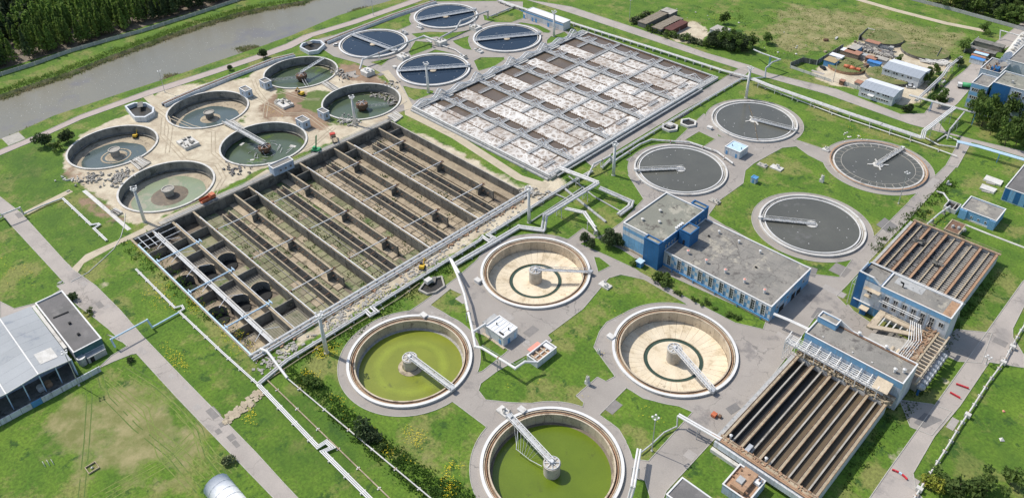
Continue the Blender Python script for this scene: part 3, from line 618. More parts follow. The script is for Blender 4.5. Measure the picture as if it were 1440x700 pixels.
def dia(k, a):
    c = NAVY[k]; return (c[0] - 19.3 * math.cos(a), c[1] - 19.3 * math.sin(a), 1.1), (c[0] + 19.3 * math.cos(a), c[1] + 19.3 * math.sin(a), 1.1)
navy_tank('I', 'navy-water clarifier at the top edge, farthest of the four', *dia('I', math.radians(68)))
navy_tank('J', 'navy-water clarifier beside the canal flume, bridge slanting down to the right', *dia('J', math.radians(4)))
navy_tank('K', 'navy-water clarifier below the long white pump house', *dia('K', math.radians(56)))
navy_tank('L', 'navy-water clarifier with a white mast before it, by the foaming basin corner', *dia('L', math.radians(51)))
# old emptied tanks
owp = seg_mesh('wall_panel', 19.2, 19.6, -5, .3, 44, 'concrete_wall', .07)
def old_tank(k, label, kind):
    c = OLD[k]; t = thing('emptied_tank', label, 'tank', (*c, 0), 'old tanks under reconstruction')
    MB().ring(*c, 19.15, 20.0, .3, .55, 88).build('rim', 'concrete_pale', t)
    MB().ring(*c, 19.6, 19.75, -5, .3, 88).build('outer_wall', 'concrete', t)
    ringpieces('wall_panel', owp, t, c, 44)
    MB().ring(*c, 18.3, 19.2, -3.9, -3.5, 88).build('wall_ledge', 'concrete_dark', t)
    sh = [(19.2, -4.4), (16.5, -4.75), (13.0, -5.3), (9, -5.6)]
    MB().lathe(*c, sh[::-1], 72, cap=False).build('sediment_slope', {'T1': 'sand', 'T2': 'sand', 'T3': 'sand', 'T4': 'mud', 'T5': 'water_algae_mud', 'T6': 'water_algae_mud'}[k], t)
    wr = {'T1': 14.6, 'T2': 14.4, 'T3': 15.2, 'T4': 18.6, 'T5': 17.6, 'T6': 17.2}[k]
    n_ = 90; ph = [random.uniform(0, 6) for _ in range(5)]; b = MB(); z = {'T1': -4.98, 'T2': -5.0, 'T3': -4.9, 'T4': -4.4, 'T5': -4.55, 'T6': -4.6}[k]
    off = {'T1': (1.2, -1.2), 'T2': (.8, -1.6), 'T3': (0, 0), 'T4': (0, -.4), 'T5': (.3, -.9), 'T6': (.3, -1.4)}[k]
    b.add([(c[0] + off[0] + (wr + .35 * math.sin(3 * a + ph[0]) + .25 * math.sin(7 * a + ph[1]) + .15 * math.sin(13 * a + ph[2])) * math.cos(a), c[1] + off[1] + (wr + .35 * math.sin(3 * a + ph[0]) + .25 * math.sin(7 * a + ph[1])) * math.sin(a), z) for a in [2 * PI * i / n_ for i in range(n_)]], [tuple(range(n_))])
    b.build('water', {'T1': 'water_teal', 'T2': 'water_teal', 'T3': 'water_pool', 'T4': 'water_green', 'T5': 'water_green', 'T6': 'water_green'}[k], t)
    if kind == 'dry':
        ir = 5.2 if k != 'T3' else 8.2; b = MB(); pr_ = [(ir, z - .1), (ir * .8, z + .25), (2.3, z + .5)]
        b.lathe(*c, pr_, 40); b.build('silt_island', 'sand' if k != 'T3' else 'mud', t)
        if k == 'T2': MB().ring(*c, 6.0, 6.7, z - .2, z + .12, 40).build('silt_ring', 'sand', t)
        b = MB().lathe(*c, [(2.0, z - .5), (2.0, -2.3), (2.7, -1.9), (2.7, -1.2), (2.2, -1.15), (2.0, -1.6)], 28); b.build('column', 'concrete' if k != 'T1' else 'concrete_wall', t)
        MB().disc(c[0], c[1], 2.05, -1.5, 24).build('column_cap', 'concrete', t)
    return t
mat('water_algae_mud', (.1, .13, .03), (.16, .15, .08), .2, .7, c3=(.3, .26, .18), s3=.3, t3=.5)
old_tank('T1', 'emptied tank with blue-grey puddle and pillar, nearest the octagonal white basin', 'dry')
t2 = old_tank('T2', 'emptied tank with blue puddle ringed by sand, leftmost of the old tanks', 'dry')
t3 = old_tank('T3', 'emptied tank with chalky green puddle round a brown silt disc', 'dry')
t4 = old_tank('T4', 'half-drained tank of murky green water holding a wrecked centre drum and broken scraper', 'wet')
t5 = old_tank('T5', 'half-drained green tank with rusty tub and three trussed arms', 'wet')
t6 = old_tank('T6', 'half-drained green tank with rusty tub and rubble at its far side, behind a white mast', 'wet')
def wreck(t, c, top, arms, m='rust'):
    b = MB().lathe(c[0], c[1], [(1.5, -5.2), (2.6, -3.2), (3.0, -2.9), (3.0, top), (2.6, top), (2.6, top - .5)], 14); b.build('centre_drum', m, t)
    b = MB()
    for i in range(6): a = i * 1.05; b.bar((c[0], c[1], top + .6), (c[0] + 2.9 * math.cos(a), c[1] + 2.9 * math.sin(a), top + .1), .2, .2)
    for i in range(10): b.bar((c[0] + random.uniform(-4, 4), c[1] + random.uniform(-4, 4), -4.3 + random.uniform(0, 2)), (c[0] + random.uniform(-3, 3), c[1] + random.uniform(-3, 3), top - random.uniform(0, 2)), .13, .13)
    b.build('drum_frame', 'steel', t)
    for (e, z1, z2) in arms: truss(t, (c[0], c[1], z1), (*e, z2), 1.3, .9, 8, 'steel', 'scraper_arm', .12, False)
c = OLD['T4']; wreck(t4, c, -1.2, []); truss(t4, (c[0], c[1], -.2), (-342, 141.5, 1.2), 2.2, 1.0, 12, 'concrete_pale', 'bridge', .22)
b = MB()
for i in range(26):
    a = random.uniform(0, 2 * PI); r = random.uniform(3, 11); x = c[0] + r * math.cos(a); y = c[1] + r * math.sin(a); a2 = a + 1.4 + random.uniform(-.5, .5); L_ = random.uniform(1.5, 5)
    b.bar((x, y, -4.3), (x + L_ * math.cos(a2), y + L_ * math.sin(a2), -4.25 + random.uniform(0, 1.0)), .14, .14)
b.build('scraper_wreck', 'steel', t4, kind='stuff')
b = MB()
for x, y, s_ in ((360, 238, 3.2), (372, 233, 4), (412, 206, 3), (340, 203, 2.5), (355, 225, 2)): q = P(x, y, -4.4); b.chunk(q[0], q[1], -4.35, s_, s_ * .6, .2)
b.build('floating_scum', 'concrete_pale', t4)
c = OLD['T5']; wreck(t5, c, -1.0, [((c[0] + 15, c[1] - 5), -3.2, -3.6), ((c[0] - 10, c[1] - 14), -3.0, -3.4)]); truss(t5, (c[0], c[1], 0), (*P(456, 82, 1), 1), 1.1, .7, 10, 'steel_white', 'bridge', .14)
c = OLD['T6']; wreck(t6, c, -.8, [((c[0] + 8, c[1] + 14), -3.4, -3.9)])
b = MB()
for i in range(60): a = math.radians(random.uniform(60, 130)); r = random.uniform(13.5, 18.5); b.chunk(c[0] + r * math.cos(a), c[1] + r * math.sin(a), -4.5 + (r - 13) * .12, random.uniform(.5, 1.8), random.uniform(.4, 1.2), random.uniform(.3, .9))
b.build('rubble', 'rubble', t6, kind='stuff')
# bridges / stairs slabs beside old tanks
for pts, lab in (([(318, 176), (330, 170), (345, 181), (334, 187)], 'broken concrete landing where the bridge meets the wrecked-drum tank'), ([(452, 119), (461, 116), (476, 126), (468, 129)], 'pale concrete landing slab between the two rusty-tub tanks'), ([(182, 228), (196, 221), (212, 230), (196, 240)], 'broken concrete landing between leftmost tank and chalky green tank'), ([(545, 165), (556, 158), (567, 165), (556, 173)], 'broken timbered landing at lower right of the rubble-strewn green tank'), ([(155, 298), (163, 294), (173, 300), (165, 304)], 'pale broken slab left of the chalky green tank')):
    q = PL(pts); m_ = np.mean(q, 0); t = thing('concrete_landing', lab, 'slab', (m_[0], m_[1], 0), 'broken landings by the old tanks')
    MB().prism(q, 0, .5).build('slab', 'concrete', t)
    b = MB()
    for i in range(9):
        a = random.random(); e = Vector(q[0]).lerp(Vector(q[1]), a); g_ = Vector(q[3]).lerp(Vector(q[2]), a + random.uniform(-.1, .1)); b.bar((*e, .65), (*g_, .65), .3, .25)
    b.build('beam', 'concrete_pale', t)
# ================================================================== OLD SETTLING BASIN (long lanes)
mat('slab_moss', (.27, .255, .16), (.18, .185, .1), .3, .95, bump=.3, c3=(.08, .13, .035), s3=.12, t3=.54, c4=(.3, .26, .19), s4=.1, t4=.58, objrand=.18)
mat('slab_tan', (.4, .33, .235), (.29, .235, .165), .3, .95, bump=.3, c3=(.14, .12, .08), s3=.15, t3=.56, c4=(.44, .37, .25), s4=.12, t4=.58, objrand=.15)
mat('basin_wall', (.2, .185, .155), (.14, .13, .11), .5, .95, bump=.4, c3=(.075, .07, .06), s3=.35, t3=.54, c4=(.28, .24, .18), s4=.3, t4=.62, objrand=.18)
X0, X1, Y0, Y1 = SET; ZF = -4.6
t = thing('settling_basin', 'large drained concrete basin of long parallel lanes crossed by thin white pipes', 'basin', (X0, Y0, 0))
MB().box(X0 - .1, X1 + .1, Y0 - .1, Y1 + .1, ZF - .5, ZF - .12).build('floor', 'mud', t)
b = MB(); b.box(X0 - .7, X0, Y0 - .7, Y1 + .7, ZF, .35); b.build('end_wall', 'concrete_dark', t)
MB().box(X1, X1 + .7, Y0 - .7, Y1 + .7, ZF, .3).build('end_wall', 'concrete', t)
MB().box(X0, X1, Y0 - .7, Y0, ZF, .45).build('side_wall', 'concrete', t)
MB().box(X0, X1, Y1, Y1 + .7, ZF, .3).build('side_wall', 'concrete', t)
MB().box(X0 + .01, X1, Y1 - 3.6, Y1 - .02, ZF, -3.4).build('ledge', 'slab_tan', t)
for y in (Y0 - .35,): MB().bar((X0 - .7, y, .5), (X1 + .7, y, .5), .8, .1).build('wall_coping', 'sandy_top', t)
pan = {}
def panels(y, x0, x1, z0, z1, m, side=-1, step=2.9, par=t, th=.14):
    n_ = int((x1 - x0) / step); st = (x1 - x0) / n_; key = (round(st, 3), z0, z1, m)
    if key not in pan: pan[key] = MB().box(-st / 2 + .05, st / 2 - .05, -th / 2, th / 2, z0, z1).mesh('wall_panel', m)
    for i in range(n_): put('wall_panel', pan[key], par, (x0 + (i + .5) * st, y + random.uniform(-.03, .03), random.uniform(-.06, .04)))
def panels_y(x, y0, y1, z0, z1, m, step=3., par=t):
    n_ = int((y1 - y0) / step); st = (y1 - y0) / n_; me = MB().box(-.07, .07, -st / 2 + .05, st / 2 - .05, z0, z1).mesh('wall_panel', m)
    for i in range(n_): put('wall_panel', me, par, (x + random.uniform(-.03, .03), y0 + (i + .5) * st, 0))
panels(Y1 - .09, X0 + 1, X1 - .5, ZF + .6, .5, 'basin_wall')
panels_y(X0 + .09, Y0, Y1, ZF, .2, 'basin_wall')
WALLS = [95.8, 121.0, 146.5, 172.0]
for y in WALLS:
    MB().box(X0 + .02, X1 - .01, y - .25, y + .25, ZF, .2).build('lane_wall', 'concrete_dark', t)
    panels(y - .34, X0 + .3, X1 - .3, ZF, .1, 'basin_wall', step=3.6)
    MB().box(X0 + .02, X1 - .01, y - .45, y + .3, .21, .34).build('wall_coping', 'sandy_top', t)
    MB().bar((X0 + 8 if y != 95.8 else X0 + 5, y - .1, .75), (X1 + 1, y - .1, .75), .02, .02).tube((X0 + 6, y - .1, .72), (X1 + 1, y - .1, .72), .2, 8).build('air_pipe', 'white_paint', t)
    for x in range(int(X0) + 8, int(X1), 9): MB().box(x - .15, x + .15, y - .5, y + .3, .34, .5).build('pipe_saddle', 'rust', t)
MIDS = [114.0, 139.2, 164.7, 190.2]
for y in MIDS:
    MB().box(X0 + .02, -205, y - .2, y + .2, ZF, -.15).build('lane_wall', 'concrete_dark', t)
    panels(y - .3, X0 + .3, -205, ZF, -.25, 'basin_wall', step=2.9)
    MB().box(X0 + .02, -205, y - .42, y + .3, -.14, -.04).build('wall_coping', 'sandy_top', t)
    MB().box(X0 + .3, -205, y - 3.2, y - .5, ZF, ZF + .5).build('bench', 'slab_tan', t)
    for i in range(24): MB().box(-274 + i * 2.9, -273.8 + i * 2.9, y - 1.5, y - .45, -1.6, -1.4).build('bracket', 'rust', t)
    b = MB().box(-276.3, -275.9, y + .25, y + 6.9 if y < 190 else Y1 - .2, ZF, .1); b.build('cross_wall', 'concrete_dark', t)
    for x in (-265, -238.3, -211.8):
        k_ = y - 17.8
        MB().tube((x, k_, .75), (x, y, .35), .2, 8).build('cross_pipe', 'white_paint', t)
        b = MB()
        for dy in (-.8, 0, .8): b.box(x - .9, x + .9, y + dy - .12, y + dy + .12, -.03, .3)
        b.box(x - .12, x + .12, y - 1.2, y + 1.2, -.02, .45); b.build('bracket', 'rust', t)
        b = MB().box(x - .25, x + .25, y - 2.6, y - .35, ZF, -.5); b.build('buttress', 'basin_wall', t)
        MB().box(x - .3, x + .3, k_ - .5, k_ + .5, .35, 1.0).build('bracket', 'rust', t)
for y in (105.6, 131.0, 156.4, 181.9):
    for s_ in (-1, 1): MB().box(-276.3, -197, y + s_ * 1.4 - .15, y + s_ * 1.4 + .15, ZF, -1.7 + (.3 if s_ > 0 else 0)).build('trough_wall', 'concrete_dark', t)
    for s_ in (-1, 1): MB().box(-276.3, -197, y + s_ * 1.4 - .22, y + s_ * 1.4 + .22, -1.69 + (.3 if s_ > 0 else 0), -1.58 + (.3 if s_ > 0 else 0)).build('trough_rim', 'sandy_top', t)
    for dy in (-3.0, 3.1): MB().tube((-274, y + dy, ZF + .7), (-197, y + dy, ZF + .7), .12, 5).build('floor_pipe', 'sandy_top' if dy > 0 else 'concrete', t)
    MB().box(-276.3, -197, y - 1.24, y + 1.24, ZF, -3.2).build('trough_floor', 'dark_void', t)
    for x in range(-274, -198, 7): MB().box(x - .12, x + .12, y - 1.24, y + 1.24, -2.3, -2.1).build('strut', 'rust', t)
# floor slabs: nearest 300 are parts, the farther ones one mass
lanes = []
for y in (96.6, 121.8, 147.3, 172.8):
    lanes += [(y + .0, y + 3.9), (y + 3.95, y + 7.9), (y + 11.1, y + 14.1), (y + 14.15, y + 16.4), (y + 17.7, y + 21.0), (y + 21.05, y + 24.2)]
cells = []
for (a, b_) in lanes:
    if b_ > Y1 - 3.8: continue
    for i in range(20): x = X0 + .5 + i * 4.45; cells.append((x, a, b_))
cells.sort(key=lambda q: -(q[0] - X0) + .4 * (q[1] - Y0)); smesh = {}; rest = [MB(), MB()]
for i, (x, a, b_) in enumerate(cells):
    tan = a > 146 or (a > 135 and random.random() < .5) or random.random() < .08; z = ZF - .1 + random.uniform(0, .12); m_ = 'slab_tan' if tan else 'slab_moss'
    if i < 300:
        k_ = (round(b_ - a, 2), m_)
        if k_ not in smesh: smesh[k_] = MB().box(-2.07, 2.07, -(b_ - a) / 2 + .14, (b_ - a) / 2 - .14, 0, .15).mesh('floor_slab', m_)
        put('floor_slab', smesh[k_], t, (x + 2.2, (a + b_) / 2, z), random.uniform(-.01, .01))
    else: rest[tan].box(x + .08, x + 4.3, a + .09, b_ - .09, z, z + .15)
for r_, m_ in zip(rest, ('slab_moss', 'slab_tan')): r_.build('floor_slabs', m_, t, kind='stuff')
# weeds and litter on the floor
blades('basin_weeds', 'weed', [(random.uniform(X0 + 5, X1 - 2), random.choice(lanes)[0] + random.uniform(0, 3)) for _ in range(160)], .9, .6, 14, ZF, .9, parent=t)
b = MB()
for _ in range(260): a = random.choice(lanes); b.chunk(random.uniform(X0 + 3, X1 - 2), random.uniform(*a), ZF + .15, random.uniform(.3, 1.4), random.uniform(.2, .6), random.uniform(.1, .3))
b.build('debris', 'timber', t, kind='stuff')
# bay 0: round wells, gratings, blue pipes
for y in (78.6, 86.8):
    MB().box(X0 + .02, X1 - .3, y - .22, y + .22, ZF, -.1).build('lane_wall', 'concrete_dark', t)
    MB().box(X0 + .02, X1 - .3, y - .5, y + .4, -.09, .03).build('wall_coping', 'sandy_top', t)
panels(86.45, X0 + .3, X1 - 1, ZF, -.2, 'basin_wall', step=3.6)
wb = MB().ring(0, 0, 3.4, 3.65, ZF, -.7, 18, PI * .5, PI * 1.5).mesh('well_wall', 'concrete_dark'); wd = MB().disc(0, 0, 3.4, ZF + .3, 24).mesh('well_floor', 'dark_void'); wr_ = MB().ring(0, 0, 3.35, 3.75, -.7, -.58, 20, PI * .5, PI * 1.5).mesh('well_rim', 'sandy_top')  # near-black floor disc: shade inside the half-round well is put into its colour
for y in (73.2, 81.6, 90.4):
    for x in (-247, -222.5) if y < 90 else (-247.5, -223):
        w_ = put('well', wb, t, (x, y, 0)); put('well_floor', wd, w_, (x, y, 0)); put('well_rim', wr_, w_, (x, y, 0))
for y0_, y1_ in ((70.6, 78.3), (78.9, 86.5), (87.1, 95.4)):
    for x in (-272.5, -259.5, -235.2, -210):
        MB().box(x - .15, x + .15, y0_, y1_, ZF, -.6 - random.random()).build('cross_wall', 'concrete_wall', t)
    for x, L_ in ((-271, 10), (-258, 8), (-243, 8), (-234, 10), (-219, 8), (-208, 11)):
        MB().box(x, x + L_, y0_ + .3, y1_ - .3, ZF - .05, ZF + .12).build('floor_slab', 'slab_tan' if (y0_ < 71 or random.random() < .3) else 'slab_moss', t)
    for x, L_ in (((-258, 8), (-234, 9), (-207, 11)) if y0_ > 78.5 else ((-207, 4),)):
        g_ = MB()
        for i in range(int(L_ / .7)): g_.box(x + i * .7, x + i * .7 + .12, y0_ + .3, y1_ - .3, ZF + 1.2, ZF + 1.28)
        for i in range(9): yy = y0_ + .4 + i * (y1_ - y0_ - .8) / 8; g_.box(x, x + L_, yy, yy + .1, ZF + 1.29, ZF + 1.36)
        g_.build('grating', 'concrete', t)
for x in (-262.8, -237.8, -211.8):
    MB().tube((x, 70.5, .8), (x, 88.5, .8), .28, 8).build('cross_pipe', 'pale_blue_pipe', t); b = MB()
    for y in (71.2, 87, 88.2): b.box(x - 1.2, x + 1.2, y - .12, y + .12, .6, 1.2)
    b.build('valve_bracket', 'pale_blue_pipe', t)
MB().tube((X0 + 6, Y0 - .2, .95), (X1 + .3, Y0 - .2, .95), .3, 8).build('air_pipe', 'pale_blue_pipe', t)
MB().tube((X0 + 4, 79.2, .7), (X1, 79.2, .7), .24, 8).build('air_pipe', 'white_rim', t); MB().tube((X0 + 4, 77.8, .55), (X1, 77.8, .55), .2, 8).build('air_pipe', 'steel', t)
MB().box(X0 + 1, X1, 78.2, 79.0, .1, .2).build('walkway', 'steel', t); MB().tube((X0 + 3, 87.1, .5), (X1, 87.1, .5), .16, 8).build('air_pipe', 'steel', t)
for i in range(7): x = X0 + 10 + i * 12; MB().tube((x, 79, .6), (x + 3, 74.5, .4), .12, 6).tube((x, 79, .6), (x + 2.5, 84, .2), .1, 6).build('branch_pipe', 'steel_white', t)
b = MB()
for y in (72.5, 75.5, 78.5): b.tube((X0 + .5, y, .5), (X0 + 11, y, .5), .14, 6)
for x in (X0 + 1, X0 + 5, X0 + 9): b.tube((x, 71, .55), (x, 86, .55), .13, 6)
b.build('pipe_grid', 'steel_white', t)
MB().box(X0 - 3.4, X0 - .72, Y0 + 12, Y1 + 2, -.1, .25).build('walkway', 'concrete_dark', t)
b = MB().tube((X0 - .9, Y0 + 14, .9), (X0 - .9, Y1, .9), .12, 6); b.tube((X0 - 3.0, Y0 + 14, .9), (X0 - 3, Y1, .9), .07, 6)
for i in range(60): y = Y0 + 15 + i * 1.86; b.bar((X0 - 3, y, .2), (X0 - 3, y, .9), .06, .06)
b.build('railing', 'steel', t)
MB().box(X0 - 3.2, X0 - .8, Y0 + 12, Y1, .3, .35).build('duct', 'concrete', t)
# header pipes down the lower-right end
for dx, z, r_, m_ in ((.4, 1.15, .42, 'pipe_lagging'), (1.6, .8, .3, 'steel_white'), (2.6, .7, .3, 'pipe_lagging'), (-.7, .6, .2, 'steel')):
    MB().tube((X1 + dx, Y0 - 1, z), (X1 + dx, Y1 + 2, z), r_, 8).build('header_pipe', m_, t)
for i in range(32): y = Y0 + 2 + i * 4; MB().box(X1 - .9, X1 + 3, y - .25, y + .25, .35, .6 + .1 * (i % 3)).build('pipe_saddle', 'rust_light' if i % 3 else 'rust', t)
b = MB()
for i in range(90): b.chunk(X1 + random.uniform(.8, 4.5), random.uniform(Y0, Y1), .35, random.uniform(.4, 1.5), random.uniform(.3, .7), random.uniform(.2, .6))
b.build('debris', 'rust_light', t, kind='stuff')
t = thing('rubble_strip', 'pale broken concrete rubble along the lower-right edge of the lane basin', 'rubble', (X1 + 7, 120, 0)); b = MB()
for _ in range(420):
    y = random.choice([random.gauss(76, 4), random.gauss(101, 5), random.gauss(116, 4), random.gauss(140, 7), random.uniform(72, 198)]); b.chunk(X1 + 6 + random.uniform(-2.5, 3.5), y, .1, random.uniform(.3, 1.5), random.uniform(.3, 1), random.uniform(.15, .5))
b.build('rubble', 'rubble', t, kind='stuff')
# ================================================================== FOAMING AERATION BASIN
ax0, ax1, ay0, ay1 = -285.5, -193.5, 213.0, 342.0
fm = mat('foam', (.33, .27, .22), (.2, .155, .12), .35, .85, fine=.2, sfine=1.5)
n = fm.node_tree.nodes; l = fm.node_tree.links; bs = n['Principled BSDF']; geo = [q for q in n if q.bl_idname == 'ShaderNodeNewGeometry'][0]
ns = n.new('ShaderNodeTexNoise'); ns.inputs['Scale'].default_value = .45; ns.inputs['Detail'].default_value = 3; l.new(geo.outputs['Position'], ns.inputs[0])
va_ = n.new('ShaderNodeVectorMath'); va_.operation = 'MULTIPLY_ADD'; va_.inputs[1].default_value = (2.4, 2.4, 2.4); l.new(ns.outputs[1], va_.inputs[0]); l.new(geo.outputs['Position'], va_.inputs[2])
cur = bs.inputs['Base Color'].links[0].from_socket
for sc_, wd_, cc in ((.27, .12, (.72, .7, .66)), (.62, .09, (.6, .57, .53))):
    vo = n.new('ShaderNodeTexVoronoi'); vo.feature = 'DISTANCE_TO_EDGE'; vo.inputs['Scale'].default_value = sc_; l.new(va_.outputs[0], vo.inputs['Vector'])
    mr = n.new('ShaderNodeMapRange'); mr.inputs[1].default_value = wd_ * .4; mr.inputs[2].default_value = wd_ * 1.6; mr.inputs[3].default_value = 1; mr.inputs[4].default_value = 0; l.new(vo.outputs['Distance'], mr.inputs[0])
    ms = n.new('ShaderNodeTexNoise'); ms.inputs['Scale'].default_value = .055; ms.inputs['Detail'].default_value = 7; l.new(geo.outputs['Position'], ms.inputs[0])
    m3 = n.new('ShaderNodeMapRange'); m3.inputs[1].default_value = .36; m3.inputs[2].default_value = .6; m3.inputs[3].default_value = .3; l.new(ms.outputs[0], m3.inputs[0])
    mm = n.new('ShaderNodeMath'); mm.operation = 'MULTIPLY'; l.new(mr.outputs[0], mm.inputs[0]); l.new(m3.outputs[0], mm.inputs[1])
    mx = n.new('ShaderNodeMix'); mx.data_type = 'RGBA'; l.new(mm.outputs[0], mx.inputs[0]); l.new(cur, mx.inputs[6]); mx.inputs[7].default_value = (*cc, 1); cur = mx.outputs[2]
l.new(cur, bs.inputs['Base Color'])
mat('concrete_grey', (.42, .42, .41), (.33, .33, .32), .6, .9, c3=(.22, .22, .215), s3=.5, t3=.56, fine=.15)
t = thing('aeration_basin', 'huge basin of brown water and white foam under wavy arched pipe trusses', 'basin', (ax0, ay0, 0))
b = MB(); 
for r_ in ((ax0 - .6, ax1 + .6, ay0 - .6, ay0), (ax0 - .6, ax1 + .6, ay1, ay1 + .6), (ax0 - .6, ax0, ay0, ay1), (ax1, ax1 + .6, ay0, ay1)): MB().box(*r_, -.3, 1.35).build('outer_wall', 'white_rim', t)
for r_ in ((ax0 - .8, ax1 + .8, ay0 - .8, ay0 + .3), (ax0 - .8, ax0 + .3, ay0 + .3, ay1 - .3), (ax1 - .3, ax1 + .8, ay0 + .3, ay1 - .3), (ax0 - .8, ax1 + .8, ay1 - .3, ay1 + .8)): MB().box(*r_, 1.36, 1.5).build('coping', 'concrete_grey', t)
MB().box(ax0, ax1, ay0, ay1, -.2, .7).build('water', 'water_brown', t)
LN = [230.0, 255.5, 281.0, 306.5, 332.0]; HX = [-272.5, -257.5, -242.5, -227.5, -214.0, -201.0]
def foam(x0, x1, y0, y1):
    nx = max(2, int((x1 - x0) / .9)); ny = max(2, int((y1 - y0) / .9)); b = MB()
    zs = np.abs(RNG.normal(0, .09, (nx + 1, ny + 1))) + .74; zs[0, :] = zs[-1, :] = .72; zs[:, 0] = zs[:, -1] = .72
    b.v = [(x0 + (x1 - x0) * i / nx, y0 + (y1 - y0) * j / ny, float(zs[i, j])) for i in range(nx + 1) for j in range(ny + 1)]
    b.f = [(i * (ny + 1) + j, (i + 1) * (ny + 1) + j, (i + 1) * (ny + 1) + j + 1, i * (ny + 1) + j + 1) for i in range(nx) for j in range(ny)]
    b.build('foam', fm, t, True)
lows = [ay0] + LN
for k, y in enumerate(LN):
    lo = (LN[k - 1] + 7.2) if k else ay0 + 1.2; mid = (lo + y) / 2 - .6
    foam(ax0 + (4 if k else 1), -203.5, lo, mid - .15); foam(-256.7, -203.5, mid + .15, y - 1.2)
    if k == 0: foam(-284, -258.2, mid + .15, mid + 3)
    foam(-202.5, -195.2, lo - (5 if k else 0), y - 1.4)
    for yy in ([lo - .3] if k else []) + [mid]:
        b = MB()
        for i in range(62): x = ax0 + 4 + i * 1.3; b.box(x, x + .55, yy - .12, yy + .12, .7, 1.15)
        b.build('weir_row', 'rust', t, kind='stuff'); MB().box(ax0 + 3.9, -204, yy - .05, yy + .05, .7, .95).build('baffle', 'mud', t)
b = MB()
for i in range(72): x = ax0 + 1 + i * 1.27; b.box(x, x + .5, ay1 - .9, ay1 - .6, .7, 1.3)
b.build('weir_row', 'rust', t, kind='stuff')
def zcurve(x, hs, base, amp, wdt):
    d = min(abs(x - h) for h in hs); return base + amp * (.55 * math.exp(-(d / wdt) ** 2) + .45 * math.exp(-(d / (wdt * 2.6)) ** 2))
for y in LN:
    cw = MB().box(ax0 + .4, ax1 - .4, y - 1.1, y + 1.1, 1.15, 1.32).build('catwalk', 'concrete_grey', t)
    MB().box(ax0 + .4, ax1 - .4, y - .25, y + .25, 0, 1.14).build('beam', 'concrete_grey', t)
    MB().tube((ax0 + 1, y + .9, 1.6), (ax1 - 1, y + .9, 1.6), .28, 8).build('air_main', 'pipe_lagging', t)
    xs = [ax0 + 2 + i * .9 for i in range(100)]
    xs = [x for x in xs if x < ax1 - 2]
    edges = [ax0] + [(a + c_) / 2 for a, c_ in zip(HX[:-1], HX[1:])] + [ax1]
    for a, c_ in zip(edges[:-1], edges[1:]):
        seg = [x for x in xs if a - .5 <= x <= c_ + .5]; b = MB()
        for dy in (-.95, .75):
            for x, x2 in zip(seg[:-1], seg[1:]): b.tube((x, y + dy, zcurve(x, HX, 1.9, 2.6, 1.6)), (x2, y + dy, zcurve(x2, HX, 1.9, 2.6, 1.6)), .14, 5, cap=False)
            for x in seg[::2]: b.bar((x, y + dy, 1.3), (x, y + dy, zcurve(x, HX, 1.9, 2.6, 1.6)), .09, .09)
        for x in seg[::3]: z = zcurve(x, HX, 1.9, 2.6, 1.6); b.bar((x, y - .95, z), (x, y + .75, z), .09, .09)
        b.build('arch_truss', 'steel_white', t)
for i, x in enumerate(HX):
    full = i in (1, 3)
    for y in ([None] if full else LN):
        ya, yb = (ay0 + .4, ay1 - .4) if full else (y - 9.5, min(y + 7, ay1))
        if i == 5: ya = y - 13; yb = y - 6
        MB().box(x - .75, x + .75, ya, yb, 1.0, 1.13).build('catwalk', 'concrete_grey', t)
        b = MB(); b.box(x - .2, x + .2, ya, yb, 0, .99); b.build('beam', 'concrete_grey', t); b = MB()
        for dx in (-.7, .7):
            b.bar((x + dx, ya, 2.0), (x + dx, yb, 2.0), .09, .09); b.bar((x + dx, ya, 1.55), (x + dx, yb, 1.55), .07, .07)
            q = ya
            while q < yb: b.bar((x + dx, q, 1.13), (x + dx, q, 2.0), .08, .08); q += 1.5
        b.build('railing', 'steel_white', t)
# tall wavy truss at the upper-left end
HY = LN + [217.5, 243, 268.3, 294, 319.5]
def zc2(y):
    d1 = min(abs(y - h) for h in LN); d2 = min(abs(y - h) for h in (243, 268.3, 294, 319.5, 218.0)); return 1.9 + 3.6 * math.exp(-(d1 / 2.6) ** 2) + 2.0 * math.exp(-(d2 / 3.8) ** 2)
for k in range(5):
    ya = [ay0, 243, 268.3, 294, 319.5][k]; yb = [243, 268.3, 294, 319.5, ay1 - 2][k]; b = MB(); q = ya
    while q < yb - .01:
        q2 = min(q + .8, yb)
        for dx in (.2, 2.2): b.tube((ax0 + dx, q, zc2(q)), (ax0 + dx, q2, zc2(q2)), .24, 6, cap=False); b.bar((ax0 + dx, q, 1.5), (ax0 + dx, q, zc2(q)), .1, .1)
        b.bar((ax0 + .2, q, zc2(q)), (ax0 + 2.2, q, zc2(q)), .1, .1); b.bar((ax0 + .2, q, 1.5), (ax0 + .2, q2, zc2(q2)), .08, .08); q = q2
    b.build('arch_truss', 'steel_white', t)
    MB().box(ax0 + 3.2, ax0 + 4.4, ya + 3 + 12, ya + 23, .5, 1.4).build('trough', 'concrete_pale', t)
MB().box(ax0 + .3, ax0 + 3.0, ay0 + .5, ay1 - .5, 1.0, 1.3).build('catwalk', 'concrete_grey', t)
MB().tube((ax0 + 3.2, ay0 + 8, 1.6), (ax0 + 3.2, ay1 - 2, 1.6), .3, 8).build('air_main', 'pipe_lagging', t)
